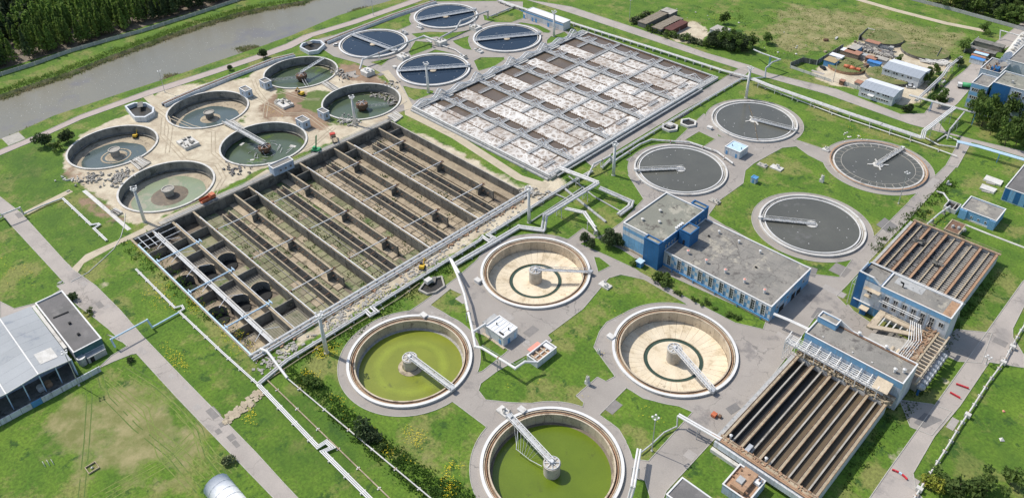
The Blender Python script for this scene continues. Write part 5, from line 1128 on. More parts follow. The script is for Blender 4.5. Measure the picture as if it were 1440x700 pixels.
# silver shed with sawtooth gables, open towards the lawn
sA = P(40.5, 432, 7); sB = P(103.5, 504, 7); sC = P(0, 556.5, 7); xs0, xs1 = sA[0], sB[0]; ys1 = (sA[1] + sB[1]) / 2; ys0 = sC[1]; yr = P(57, 523, 7)[1]
t = thing('storage_shed', 'big silver ribbed-metal roofed shed, open sided with dark interior, left edge', 'building', (xs0, ys0, 0))
ybs = [ys1, ys1 - 9.5, ys1 - 19, ys1 - 28.5, ys1 - 38, ys1 - 47.5]
for k in range(5):
    ya, yb = ybs[k + 1], ybs[k]; za, zb = (8.0, 7.0) if k % 2 == 0 else (7.0, 8.0)
    n_ = 8
    for i in range(n_):
        xa = xs0 + (xs1 - xs0) * i / n_; xb = xs0 + (xs1 - xs0) * (i + 1) / n_ - .05
        b = MB().add([(xa, ya, za), (xb, ya, za), (xb, yb - .02, zb), (xa, yb - .02, zb), (xa, ya, za - .15), (xb, ya, za - .15), (xb, yb - .02, zb - .15), (xa, yb - .02, zb - .15)], [(0, 1, 2, 3), (7, 6, 5, 4), (0, 4, 5, 1), (1, 5, 6, 2), (2, 6, 7, 3), (3, 7, 4, 0)])
        b.build('roof_panel', 'roof_metal', t)
    if k == 0:
        MB().add([(xs1 - 10, ya + 2, 7.88), (xs1 - 4, ya + 2, 7.88), (xs1 - 4, ya + 7, 7.35), (xs1 - 10, ya + 7, 7.35)], [(0, 1, 2, 3)]).build('skylight', 'concrete_pale', t)
    MB().bar((xs0, ya, za + .1), (xs1, ya, za + .1), .35, .12).build('ridge_cap', 'white_paint', t)
    MB().bar((xs1 + .05, ya, za + .02), (xs1 + .05, yb, zb + .02), .12, .3).build('fascia', 'white_paint', t)
for y in np.arange(ys1, ybs[5], -4.75): MB().box(xs1 - .6, xs1 - .3, y - .15, y + .15, 0, 7).build('post', 'pale_blue_pipe', t)
MB().box(xs0, xs0 + .3, ybs[5], ys1, 0, 6.9).build('wall', 'wall_white', t); MB().box(xs0 + .31, xs1 - 1, ys1 - .3, ys1, 0, 6.8).build('wall', 'wall_greyblue', t)
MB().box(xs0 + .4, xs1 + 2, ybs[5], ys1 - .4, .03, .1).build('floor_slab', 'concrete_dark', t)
MB().box(xs1 - 8, xs1 - 7.8, ybs[5], ys1 - .4, .1, 6.6).build('partition', 'wall_greyblue', t)
for k_, y in enumerate((ys1 - 8, ys1 - 10.4)): b = MB().tube((xs1 - 3.2, y, .9), (xs1 - 1.2, y, .9), .95, 16); b.build('drum', 'rust_light' if k_ == 0 else 'concrete_pale', tag(thing('cable_drum', ['red-brown round drum standing in the open shed', 'pale round drum standing in the open shed, left of the red-brown one'][k_], 'drum', (xs1 - 2, y, 0))))
t = thing('yard_wall', 'low white concrete wall with blue gates along the open shed', 'wall', (xs1 + 2.5, ybs[5], 0)); n_ = 0
q0 = P(132, 508, 0)[1]
y = q0
while y > ybs[5]:
    isg = n_ in (6, 13)
    MB().box(xs1 + 3.2, xs1 + 3.5, y - 2.9, y - .05, 0, 2.1).build('gate' if isg else 'wall_panel', 'blue_paint' if isg else 'wall_white', t); y -= 2.95; n_ += 1
# --- other buildings near
t, x0, x1, y0, y1 = simple('transformer_house', 'small white flat-roofed house with blue doors, below the dry tank with the thin grey arm', 'building', (682, 458), (708, 475), (728, 460.5), (702, 443.5), 3.9, 'wall_white', 'roof_white', .15)
for i in range(5): MB().box(x0 + .6 + i * (x1 - x0 - 1) / 5, x0 + .7 + i * (x1 - x0 - 1) / 5, y0 + .4, y1 - .4, 3.76, 3.82).build('roof_seam', 'steel', t)
door(t, '-y', x1 - 1.6, y0, 1.1, 2.1); door(t, '+x', y0 + 2.5, x1, 1.1, 2.1); door(t, '+x', y1 - 1.2, x1, .9, 2.6, 'pale_blue_pipe')
for x, y in ((x0 + 2.4, y0 + 3), (x1 - 1.5, y0 + 4)): MB().tube((x, y, 3.9), (x, y, 4.7), .2, 8).build('roof_vent', 'dark_void', t)
MB().box(x1 - 3, x1 - 1, y0 + .9, y0 + 1.5, 3.76, 3.95).build('roof_hatch', 'dark_void', t); MB().box(x0 - 1, x1 + .8, y0 - .8, y0 - .02, .0, .25).build('plinth', 'tank_beige', t)
MB().box(x0 + .2, x0 + 4.2, y1 + .05, y1 + 5, 0, 2.9).build('annex', 'concrete_grey', t) if False else MB().box(x0 - 3.0, x0 - .05, y0 + 1.5, y1 + .5, 0, 2.6).build('annex', 'concrete_grey', t)
t, x0, x1, y0, y1 = simple('sludge_well', 'white open-topped concrete chamber with salmon lid on the lawn between tanks', 'chamber', (741, 500), (756, 509), (784, 487), (766, 479), 2.6, 'wall_white', 'rust_light', .9)
for i in range(4): MB().box(x0 + .35, x1 - .35, y0 + 1 + i * 2.2, y0 + 1.4 + i * 2.2, 1.75, 2.3).build('baffle', 'tank_beige', t)
MB().box((x0 + x1) / 2 - .2, (x0 + x1) / 2 + .2, y0 + .4, y1 - .4, 1.72, 2.1).build('baffle', 'concrete_pale', t)
MB().box(x0 + .5, x1 - .6, y1 - 2.2, y1 - .6, 2.0, 2.5).build('machine', 'white_paint', t); MB().box(x0 - 1.8, x0 - .2, y0 + 2, y1 - 2.2, 2.3, 2.5).build('lid', 'salmon', t)
t, x0, x1, y0, y1 = simple('long_pump_house', 'long low white pump house with blue eaves, beside the navy-water tanks', 'building', (737, 12), (787, 33), (802, 31), (757, 11), 5, 'wall_white', 'roof_white', .1)
x0, y0, x1 = P(737, 12, 5)[0], P(787 - 0, 33, 5)[1], P(801, 31, 5)[0]
for x in (x0 + 3, x0 + 10, x0 + 13, x1 - 12, x1 - 7): door(t, '-y', x, y0 - .02, 1.6, 2.6)
MB().box(x0, x1, y0 - .1, y0 - .03, 4.1, 4.9).build('eaves_band', 'blue_paint', t)
t, x0, x1, y0, y1 = simple('grey_roof_kiosk', 'small white house with pale blue roof between two grey-water clarifiers', 'building', (1018, 205), (1038, 214), (1054, 207), (1034, 198), 3.6, 'wall_white', 'pale_blue_pipe', .1)
for x in (x0 + 1.2, x1 - 1.6): door(t, '-y', x, y0, .9, 2)
for x, y in ((x0 + 2, y0 + 2.8), (x1 - 1, y0 + 3)): MB().tube((x, y, 3.5), (x, y, 4.4), .15, 6).build('roof_vent', 'dark_void', t)
t, x0, x1, y0, y1 = simple('tool_booth', 'tiny blue-roofed booth alone on the lawn by the clarifiers', 'booth', (1056, 249), (1062, 252), (1067, 250), (1061, 246), 2.5, 'wall_greyblue', 'blue_paint', .05, 'blue_paint')
door(t, '-y', (x0 + x1) / 2, y0, .8, 1.9)
t, x0, x1, y0, y1 = simple('blower_house', 'pale blue flat-roofed blower house with grey roof above the ribbed lanes', 'building', (1350, 292), (1402, 311), (1415, 293), (1366, 277), 4.3, 'wall_lightblue', 'roof_felt', .3)
for i in range(4): window(t, '-y', x0 + 4.5 + i * 2.6, y0, 1.4, .8, 1.0, 1, 1)
MB().box(x0, x1 + .1, y0 - .2, y0 - .01, 0, .7).build('plinth', 'concrete_pale', t)
MB().box(x0 - .05, x0 + 2.6, y0 - .6, y0 - .01, 0, 4.0).build('bay', 'wall_lightblue', t); MB().box(x1 - 2.2, x1 + .04, y0 - .5, y0 - .01, 0, 4.0).build('bay', 'wall_lightblue', t)
t, x0, x1, y0, y1 = simple('blue_depot', 'blue-walled depot with dark speckled roof at the right edge', 'building', (1413, 264), (1450, 276), (1480, 240), (1440, 232), 6, 'wall_greyblue', 'roof_dark', .2)
panelgrid(t, '-y', y0, [(x0 + .2 + i * 2, x0 + 2.2 + i * 2) for i in range(8)], [(.4, 5.8)], lambda i, j: 'wall_lightblue' if i % 2 else 'wall_blue')
t, x0, x1, y0, y1 = simple('flat_shed', 'dark grey flat roof with white edging cut by the bottom edge', 'building', (935, 697), (990, 730), (1008, 708), (961, 669), 3.6, 'wall_white', 'roof_dark', .12)
t, x0, x1, y0, y1 = simple('rusty_unit', 'pale walled box unit with rust-stained roof and tanks at the bottom edge', 'machine', (1012, 678), (1050, 703), (1082, 675), (1042, 657), 3.4, 'wall_greyblue', 'rust_light', .4)
xm = (x0 + x1) / 2; MB().box(xm - 2.2, xm + 1.8, y0 + .8, y1 - .3, 3.05, 4.4).build('casing', 'rust_light', t); MB().box(xm - 1.6, xm + .2, y0 + 2.4, y0 + 4.6, 4.42, 4.9).build('machine', 'concrete_grey', t); MB().box(x1 - 2.2, x1 - .5, y1 - 2.8, y1 - .9, 3.1, 4.0).build('cover', 'white_paint', t)
b = MB()
for i in range(14): b.chunk(random.uniform(x0 + .6, x1 - .6), random.uniform(y0 + .6, y1 - .6), random.uniform(3.3, 4.6), random.uniform(.4, 1.2), .4, .4)
b.build('fittings', 'rust', t, kind='stuff')
MB().tube((x1 + .5, y0 + 3, 2.4), (x1 + 2.5, y0 - 3, .6), .35, 8).build('pipe', 'salmon', t)
# blue-grey kiosks among the old tanks
kl = ['blue-grey kiosk touching the rim between two old tanks, lone hollow roof', 'blue-grey kiosk at the left rim of the three-armed old tank', 'blue-grey kiosk on the track below the flower-dotted mound', 'blue-grey kiosk at the left rim of the rubble-strewn old tank']
for (W, Sx, E, N), lb in zip((((337, 124), (345, 130), (353, 125), (345, 120)), ((364, 113), (372, 117), (382, 114), (373, 109)), ((416, 167), (425, 173), (435, 168), (425, 162)), ((446, 155), (454, 159), (464, 157), (453, 151))), kl):
    t, x0, x1, y0, y1 = simple('kiosk', lb, 'kiosk', W, Sx, E, N, 4.2, 'wall_greyblue', 'roof_felt', .3, 'white_paint', 'kiosks among the old tanks')
    window(t, '-y', (x0 + x1) / 2, y0, 1.4, 1.1, 1.7, 1, 2); window(t, '+x', (y0 + y1) / 2, x1, 1.4, 1.1, 1.7, 1, 2); MB().box(x0 - .1, x1 + .1, y0 - .1, y1 + .1, 0, .4).build('plinth', 'concrete', t)
t, x0, x1, y0, y1 = simple('site_hut', 'larger blue-grey hut with brown roof straddling the corner of the lane basin', 'hut', (381, 234), (383, 238), (412, 225), (403, 218), 4, 'wall_greyblue', 'roof_felt', .3)
x0, x1, y0, y1 = R4((381, 231), (387, 237), (413, 226), (404, 217), 4)
for i in range(3): window(t, '+x', y0 + 2 + i * 2.5, x1 + .02, 1.5, .9, 1.2, 1, 1)
# octagonal chambers
for pts, lb, h in (([(175, 149), (188, 144), (206, 144), (217, 151), (216, 158), (204, 165), (189, 165), (184, 160)], 'white octagonal open chamber with black water beside the canal path', 2.6), ([(421, 66), (424, 61), (440, 56), (452, 57), (457, 62), (447, 71), (434, 73)], 'smaller white octagonal open chamber between two flume ends', 2.2), ([(588, 408), (600, 392), (622, 388), (626, 402), (613, 411), (600, 414)], 'mossy dark octagonal sump beside the yellow-green water tank', .8)):
    q = PL(pts, h if h > 1 else 0.5); cxy = np.mean(q, 0); t = thing('octagonal_chamber', lb, 'chamber', (cxy[0], cxy[1], 0))
    n_ = len(q)
    for i in range(n_):
        a = Vector(q[i]); c_ = Vector(q[(i + 1) % n_]); cc = Vector(cxy); ia = a + (cc - a) * .14; ic = c_ + (cc - c_) * .14
        MB().prism([tuple(a), tuple(c_), tuple(ic), tuple(ia)], 0, h).build('wall_panel', 'wall_white' if h > 1 else 'concrete', t)
    MB().prism([tuple(Vector(p_) + (Vector(cxy) - Vector(p_)) * .15) for p_ in q], .02, h * .25).build('water', 'water_black', t)
    a = Vector(q[1]).lerp(Vector(q[2]), .5); c_ = Vector(cxy) + (a - Vector(cxy)) * .3; MB().bar((*a, h + .1), (*c_, h + .1), 2.5 if h > 1 else 1.5, .2).build('deck', 'concrete_dark', t)
    if h < 1: MB().box(cxy[0] - 3.5, cxy[0] - 1.5, cxy[1] - 1, cxy[1] + 1.5, h, h + 1.4).build('machine', 'concrete_pale', t)
# flume troughs
def flume(pts, lb, h=1.7, wd=2.6):
    q = [Vector(p_) for p_ in PL(pts, h)]; t = thing('flume', lb, 'flume', (q[0].x, q[0].y, 0), 'white flumes along the canal')
    for a, c_ in zip(q[:-1], q[1:]):
        d = (c_ - a).normalized(); nn = Vector((-d.y, d.x)); L_ = (c_ - a).length; n_ = max(1, int(L_ / 6))
        for s_ in (-1, 1):
            for i in range(n_):
                s0 = a + d * (L_ * i / n_) + nn * s_ * wd / 2; s1 = a + d * (L_ * (i + 1) / n_ - .06) + nn * s_ * wd / 2; MB().bar((*s0, h / 2), (*s1, h / 2), .35, h).build('side_panel', 'wall_white', t)
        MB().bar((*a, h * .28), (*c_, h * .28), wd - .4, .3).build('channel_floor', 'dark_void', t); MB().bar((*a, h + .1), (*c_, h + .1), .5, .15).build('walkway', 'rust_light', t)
flume([(229, 146), (261, 132), (320, 108), (385, 83), (414, 76)], 'long white-walled flume between canal path and old tanks')
flume([(458, 58), (500, 41), (555, 20), (612, 1)], 'white-walled flume leading past the farthest navy-water tanks')
# little white valve chambers near navy tanks and tanks
cl = ['pale valve chamber at the foot of the overhead pipe, by the old tanks', 'pale valve chamber under the overhead pipe between two navy-water tanks', 'pale valve chamber in the middle of the four navy-water tanks', 'pale valve chamber under the pipe by the farthest navy-water tank', 'low concrete valve block right of the foaming-basin-side navy tank', 'low concrete valve block left of the navy tank below the pump house', 'low concrete valve block at the upper right of the canal-side navy tank', 'low concrete valve block at the lower left of the farthest navy tank']
for (x, y, w_, h_, z), lb in zip(((516, 99, 6.5, 5.5, 2.4), (566, 78, 6.5, 5, 2.2), (619, 57, 6, 5.5, 2.4), (668, 37, 7, 5, 2.2), (651, 79, 5, 2.5, 1.2), (673, 71, 5.5, 2.5, 1.0), (568, 45, 5, 2.5, 1.2), (590, 38, 5, 2.5, 1.)), cl):
    c_ = P(x, y, z); t = thing('valve_chamber', lb, 'chamber', (*c_, 0), 'valve chambers by the navy tanks')
    MB().prism([(c_[0] - w_ / 2, c_[1] - h_ / 2 + 1), (c_[0] - w_ / 2 + 1, c_[1] - h_ / 2), (c_[0] + w_ / 2, c_[1] - h_ / 2), (c_[0] + w_ / 2, c_[1] + h_ / 2), (c_[0] - w_ / 2, c_[1] + h_ / 2)], 0, z).build('body', 'concrete_pale', t)
    for i in range(7): a, b_ = c_[0] + random.uniform(-w_ / 2.4, w_ / 2.4), c_[1] + random.uniform(-h_ / 2.6, h_ / 2.6); MB().box(a - .4, a + .4, b_ - .4, b_ + .4, z, z + random.uniform(.3, 1)).build('valve', random.choice(['white_paint', 'concrete', 'steel']), t)
# ================================================================== PIPELINES
def zp(pts):   # (px, py, z) -> world point
    return [Vector((*P(x, y, z), z)) for x, y, z in pts]
def pipeline(label, lines, r=.35, m='pipe_lagging', sup=8., name='pipeline', group=None, off=0, supm='concrete_pale', cat='pipe', pairs=0):
    f_ = zp(lines[0])[0]; t = thing(name, label, cat, (f_.x, f_.y, 0), group)
    for ln in lines:
        q = zp(ln)
        offs = [0] if not pairs else [(k - (pairs - 1) / 2) * 2.5 * r for k in range(pairs)]
        for o in offs:
            qq = []
            for i, p in enumerate(q):
                d1 = (q[min(i + 1, len(q) - 1)] - p); d0 = (p - q[max(i - 1, 0)]); d1.z = d0.z = 0
                d1 = d1.normalized() if d1.length > .1 else Vector(); d0 = d0.normalized() if d0.length > .1 else Vector()
                n1 = Vector((-d1.y, d1.x, 0)); n0 = Vector((-d0.y, d0.x, 0)); nn = (n0 + n1); L_ = nn.length
                if L_ > 1e-3: nn = nn / L_; k = 1 / max(.4, nn.dot(n1 if n1.length else n0))
                else: nn = Vector((1, 0, 0)); k = 1
                qq.append(p + nn * o * k)
            MB().path(qq, r, 8).build('pipe', m, t)
        for a, b_ in zip(q[:-1], q[1:]):
            L_ = (b_ - a).length
            if abs(a.z - b_.z) > 1.5: continue
            n_ = int(L_ / sup)
            for i in range(n_ + (0 if n_ else 0)):
                p = a.lerp(b_, (i + .5) / n_); d = (b_ - a).normalized(); nn = Vector((-d.y, d.x, 0)); wd = .5 + (pairs or 1) * r * 1.4; b = MB()
                if p.z > 2:
                    for s_ in (-1, 1): b.bar((p.x + nn.x * s_ * wd * .7, p.y + nn.y * s_ * wd * .7, 0), (p.x + nn.x * s_ * wd * .6, p.y + nn.y * s_ * wd * .6, p.z - r), .2, .2)
                    b.bar((*(p + nn * wd * .8).xy, p.z - r - .1), (*(p - nn * wd * .8).xy, p.z - r - .1), .22, .2); b.bar((*(p + nn * wd * .7).xy, .2), (*(p - nn * wd * .6).xy, p.z - r - .3), .12, .12)
                else: b.bar((*(p + nn * wd * .7).xy, (p.z - r) / 2 + .02), (*(p - nn * wd * .7).xy, (p.z - r) / 2 + .02), .4, max(.1, p.z - r))
                b.build('support', supm, t)
                if not pairs: MB().tube(p - d * .18, p + d * .18, r * 1.16, 8).build('clamp', 'rust_light' if i % 3 == 0 else 'steel', t)
    return t
pipeline('twin white ground pipes running down the slope from the basin corner past its left side', [V(0, 0, 1, [(191, 378, .7), (246, 432.5, .7), (256, 429.5, .7), (258.5, 434, .7), (252, 438, .7), (313, 495.5, .7), (322, 504, .7), (364, 541, .7)]) if False else [(191, 378, .7), (246, 432.5, .7), (256, 429.5, .7), (258.5, 434, .7), (252, 438, .7), (313, 495.5, .7), (364, 541, .7)]], .17, 'white_paint', 6, pairs=2)
pipeline('triple white ground pipes with a square loop, bottom left of the yellow-green tank', [[(363, 540, .8), (447, 628, .8), (459, 620.5, .8), (468, 628.5, .8), (454, 634.5, .8), (522, 702, .8), (560, 742, .8)]], .19, 'white_paint', 7, pairs=3)
pipeline('thin tan ground pipe beside the triple white pipes', [[(376, 534, .5), (462, 617, .5), (548, 700, .5), (580, 735, .5)]], .2, 'sandy_top', 9)
pipeline('thin white pipe running along the weedy ditch below the yellow-green tank', [[(403.5, 531, .9), (474, 590, .6), (540, 645, .6), (606, 700, .6), (640, 730, .6)]], .2, 'white_rim', 9)
pipeline('fat white pipe bending off the near corner of the lane basin', [[(366, 490, 2.2), (376, 494, 2.6), (404, 531, 1.2)]], .42, 'white_paint', 20)
pipeline('grey lagged pipe with two square loops along the dirt strip by the lane basin', [[(363, 540, .8), (404, 506, .9), (455, 475, .9), (508, 442, .9), (515, 437, .9), (521, 443, .9), (530, 438, .9), (523, 432, .9), (674, 338, .9), (679, 333, .9), (688, 339, .9), (694, 334, .9), (686, 330, .9), (720, 309, .9), (770, 277, .9), (806, 255, .9), (833, 240, .9)]], .34, 'pipe_lagging', 6, pairs=2)
pipeline('thin tan pipe along a soil kerb left of the yellow-green tank', [[(376, 534, .4), (420, 505, .4), (470, 474, .4), (560, 420, .4), (590, 398, .4)]], .16, 'sandy_top', 10)
pipeline('fat silver pipe climbing from the lane basin strip towards the pipe bridge', [[(640, 372, .9), (720, 325, .9), (730, 319, .9), (763, 323.5, .9), (764, 322, 1.0), (767, 303, 5), (841, 257, 5)], [(785, 235.5, 5), (841, 257, 5)], [(843, 264, 4), (888, 284, 1.2), (886, 290, 1.2), (870, 302, 1.0)]], .5, 'pipe_lagging', 14, name='pipe_bridge', pairs=2, supm='white_paint')
pipeline('silver pipe bridge dropping beside the dark conifers', [[(795, 293, 4), (822, 299, 4.5), (838, 322, 4.5), (838, 330, 1)]], .4, 'pipe_lagging', 9, pairs=2, supm='white_paint')
pipeline('silver pipe looping up at the foaming basin corner by the small hatch house', [[(826, 249, .8), (835, 231, 4.2), (858, 219.5, 4.2), (862, 229, 1), (868, 224, 1), (900, 203, 1), (916, 196.5, 1), (970, 200.5, 1), (1008, 213, 1), (1031, 230, 1)]], .45, 'pipe_lagging', 9, supm='white_paint')
pipeline('white and yellowed twin pipes beside the road from the foaming basin', [[(846, 236, 1.0), (866, 217, 1.0), (966, 156, 1.0), (1044, 110, 1.0), (1054, 106, 1.0)]], .28, 'pipe_lagging', 7, pairs=2)
pipeline('low walkway duct along the lawn left of the pipe bridge', [[(790, 262, .3), (812, 280, .3), (852, 312, .3)]], .55, 'concrete_grey', 30)
pipeline('low parallel duct on the lawn beneath the pipe bridge', [[(800, 248, .3), (835, 276, .3), (874, 298, .3)], [(822, 262, .5), (770, 296, .5), (746, 312, .5)], [(770, 268, .5), (805, 283, .5)]], .3, 'concrete_grey', 30)
t = pipeline('white overhead pipe winding from the sump past the small white house to the sludge chamber', [[(633, 363.5, 4), (643, 386, 4.3), (653, 413, 4.3), (664.5, 465, 4.3), (668.5, 487, 4.3), (678, 489, 5), (724.5, 517.5, 5), (738, 508.5, 5), (755, 509, 4)], [(666, 466, 4.3), (683, 455, 4.3)], [(635, 365, 4.3), (646, 384, 5.0)]], .42, 'white_paint', 13, name='overhead_pipe', supm='steel')
b = MB(); q = zp([(678, 485, 5.8), (724, 512, 5.8), (738, 503, 5.8)])
for a, c_ in zip(q[:-1], q[1:]):
    b.bar(a, c_, .08, .08)
    for i in range(9): p_ = a.lerp(c_, i / 9); b.bar(p_, p_ - Vector((0, 0, 1)), .06, .06)
b.build('railing', 'steel', t)
t = pipeline('silver overhead pipe crossing the canal-side navy-water tank', [[(506, 98, .5), (510, 84, 4), (596, 51, 4.5), (612, 57, 3.5)], [(600, 56, 3.5), (607, 60, 3)]], .55, 'pipe_lagging', 18, name='overhead_pipe', supm='steel_white')
pipeline('silver overhead pipe stepping past the farthest navy-water tank', [[(620, 53, 2.5), (641, 42, 3), (648, 30, 5.5), (686, 16, 5.5), (686, 26, .5)]], .55, 'pipe_lagging', 18, name='overhead_pipe', supm='steel_white')
pipeline('low silver pipe from the overhead riser to the long white pump house', [[(690, 23, 1.2), (722, 10, 1.2), (700, 1, 1.2)]], .5, 'pipe_lagging', 9)
pipeline('short low pipe between the middle valve chamber and the foaming-side navy tank', [[(621, 64, .8), (640, 70, .8), (648, 76, .8)]], .3, 'pipe_lagging', 9)
for i, (x0_, y0_, x1_, y1_) in enumerate(((705, 2, 1021, 101),)):
    pipeline('double row of silver pipes on low stools along the far side of the foaming basin', [[(700, 0, 1.6), (735, 12, 1.6), (803, 32, 1.6), (833, 41.5, 1.6), (925, 70, 1.6), (1019, 100, 1.6), (1054, 109, 1.6)]], .4, 'pipe_lagging', 5, name='pipe_rack', pairs=2)
MBp = pipeline('broad rack of four silver pipes on trestles above the clarifier lawn', [[(1058, 111, 2.8), (1080, 120, 2.8), (1183, 156, 2.8), (1240, 175, 2.8), (1297, 194, 2.8)]], .3, 'pipe_lagging', 9, name='pipe_rack', pairs=4, supm='white_paint')
pipeline('pale lower pipe slung beneath the broad clarifier rack', [[(1066, 119, .9), (1183, 164, .9), (1296, 202, .9), (1346, 220, .9)]], .25, 'white_paint', 9)
pipeline('steep bundle of white pipes climbing over the far road to the office', [[(1297, 195, 3), (1300, 184, 6.0), (1343, 151, 6.5)]], .3, 'white_paint', 10, name='pipe_rack', pairs=3, supm='steel')
pipeline('single silver pipe bridge parallel to the white bundle over the road', [[(1332, 196, .6), (1336, 182, 5), (1356, 158, 6)]], .4, 'pipe_lagging', 14, name='pipe_bridge', supm='steel')
pipeline('grey pipe bridge from the white site house to the office car park', [[(1279, 134, 5), (1345, 152, 6), (1400, 166, 6)]], .35, 'pipe_lagging', 12, name='pipe_bridge', pairs=2, supm='blue_paint')
pipeline('silver pipes running up between the site houses and the barracks', [[(1288, 142, 3), (1326, 106, 4), (1334, 94, 4), (1352, 80, 4)], [(1302, 130, 2.5), (1322, 112, 3)]], .35, 'pipe_lagging', 8, name='pipe_rack', pairs=2)
pipeline('blue trestle pipe bridge crossing the road at the right edge', [[(1346, 199, 4.5), (1376, 206, 4.5), (1438, 224, 4.5), (1490, 240, 4.5)]], .3, 'pale_blue_pipe', 9, name='pipe_bridge', pairs=3, supm='blue_paint')
pipeline('low white pipes around the small fenced lawn under the bridges', [[(1300, 193, .8), (1320, 204, .8), (1345, 207, .8), (1347, 198, 1.2), (1330, 190, .8), (1318, 198, .8)]], .3, 'pipe_lagging', 8)
pipeline('grey-blue arching pipe over the far road by the woodlot', [[(1044, 112, .8), (1076, 109, .8), (1077, 96, 5), (1086, 88, 6.5), (1097, 84, 6.5), (1071, 75, 6.5), (1060, 70, 5)]], .42, 'steel', 11, name='pipe_arch', supm='blue_paint')
pipeline('white pipe gantry hopping over the road at the left edge', [[(-20, 318, 1), (4, 304, 1), (2, 302, 4.6), (28, 292, 4.6), (33, 301, 1), (60, 289, .7), (88, 278.5, .7)]], .35, 'pipe_lagging', 12, name='pipe_gantry', supm='steel')
pipeline('white zigzag ground pipe on the small left lawn', [[(88, 278.5, .6), (128, 316, .6), (138, 314.5, .6), (140, 316, .6), (132, 321, .6), (150, 338, .6)]], .22, 'white_paint', 7, pairs=2)
pipeline('pale blue pipe gantry over the left road near the annex', [[(252, 439, .7), (214, 460, .7), (207, 449.5, 4.2), (156, 477, 4.2), (162, 488, .8)]], .3, 'pale_blue_pipe', 30, name='pipe_gantry', supm='blue_paint')
b = zp([(214, 460, 0), (207, 450, 4.2), (162, 489, 0), (155, 477, 4.2)])
t = pipeline('twin white pipe gantry over the road beside the bright green tank', [[(954, 583, 4.4), (1014, 617.5, 4.4)], [(885, 702, .8), (890, 684, 4.4), (899, 631, 4.4)]], .32, 'white_paint', 12, name='pipe_gantry', pairs=2, supm='steel')
pipeline('thin silver pipe sweeping across the lawn behind the lamp post', [[(900, 637, .8), (917, 623.5, .8), (934, 607.5, .8), (952, 599, .9), (953, 584, 4.2)]], .22, 'pipe_lagging', 6)
pipeline('slim pipe bridge from the hall end to the pump house', [[(1088, 441, 5), (1110, 450, 5), (1140, 464, 5)]], .25, 'white_paint', 8, name='pipe_bridge', pairs=2, supm='steel_white')
pipeline('silver pipe crank between the road and the little tank above the ribbed lanes', [[(1317, 269, .8), (1327, 272, 1), (1335, 283, 1)], [(1336, 290, 2), (1320, 301, 2), (1303, 316, 2)]], .35, 'pipe_lagging', 8, supm='concrete')
t = pipeline('jointed pale pipe on short stools beside the right road', [[(1452, 440, 1), (1434, 467, 1), (1411, 509, 1), (1390, 537, 1), (1367, 573, 1), (1350, 598, 1), (1334, 625, 1), (1294, 687, 1), (1270, 725, 1)]], .24, 'white_rim', 4.2)
for x, y in ((1424, 487), (1411, 509), (1361, 583), (1293, 687)): p_ = P(x, y, 1); MB().box(p_[0] - .8, p_[0] + .8, p_[1] - .6, p_[1] + .6, .3, 1.5).build('expansion_box', 'concrete_pale', t)
pipeline('curved white hose lying over grass and road at the left', [[(100, 396, .12), (124, 383, .12), (145, 364, .12), (160, 350, .12), (170, 333, .12), (175, 315, .12), (176, 300, .12)]], .14, 'white_rim', 90, name='hose', cat='hose')
pipeline('long thin white cable duct down the right lawn edge', [[(1412, 345, .1), (1330, 315, .1), (1290, 302, .1)] if False else [(1357, 316, .1), (1392, 330, .1), (1450, 352, .1)]], .4, 'concrete_pale', 90, name='duct', cat='duct')
# ------------------------------------------------------------------ masts and lamp posts
def mast(px, label, h=15.5):
    x, y = P(*px); t = thing('light_mast', label, 'mast', (x, y, 0), 'tall white light masts')
    MB().lathe(x, y, [(.72, 0), (.64, h * .45), (.5, h)], 12).build('pole', 'white_paint', t, True); MB().lathe(x, y, [(.85, 0), (.85, .35)], 12).build('base_plate', 'concrete_pale', t)
    b = MB().ring(x, y, .9, 1.15, h - .4, h - .25, 14).ring(x, y, 1.05, 1.15, h + .5, h + .6, 14)
    for i in range(8): a = i * PI / 4; b.bar((x + 1.1 * math.cos(a), y + 1.1 * math.sin(a), h - .4), (x + 1.1 * math.cos(a), y + 1.1 * math.sin(a), h + .6), .07, .07); b.bar((x, y, h - .32), (x + 1.1 * math.cos(a), y + 1.1 * math.sin(a), h - .32), .1, .08)
    b.build('platform', 'steel_white', t)
    for i in range(4): a = i * PI / 2 + .4; MB().chunk(x + 1.35 * math.cos(a), y + 1.35 * math.sin(a), h + .4, .6, .6, .5, 0, 0).build('floodlight', 'white_paint', t)
    b = MB().bar((x + .6, y - .3, .4), (x + .5, y - .2, h - .5), .05, .05).bar((x + .6, y + .3, .4), (x + .5, y + .2, h - .5), .05, .05); b.build('ladder', 'steel', t); return t
mast((459.3, 495.7), 'tall white light mast on yellow-flowered grass by the yellow-green tank', 16.4)
mast((203.6, 311.7), 'tall white light mast at the left corner of the lane basin', 16)
mast((602.6, 130.6), 'tall white light mast in front of the navy-water tank nearest the old tanks', 16.3)
mast((1049, 138), 'tall white light mast above the farthest grey-water clarifier', 16.3)
mast((744, 313), 'tall white light mast on the strip right of the lane basin', 16)
mast((862.5, 246.5), 'tall white light mast on the lawn left of the clarifiers', 15.5)
mast((500, 176), 'tall white light mast in front of the rubble-strewn old tank', 15)
mast((779, 51.5), 'tall white light mast in front of the long white pump house', 15)
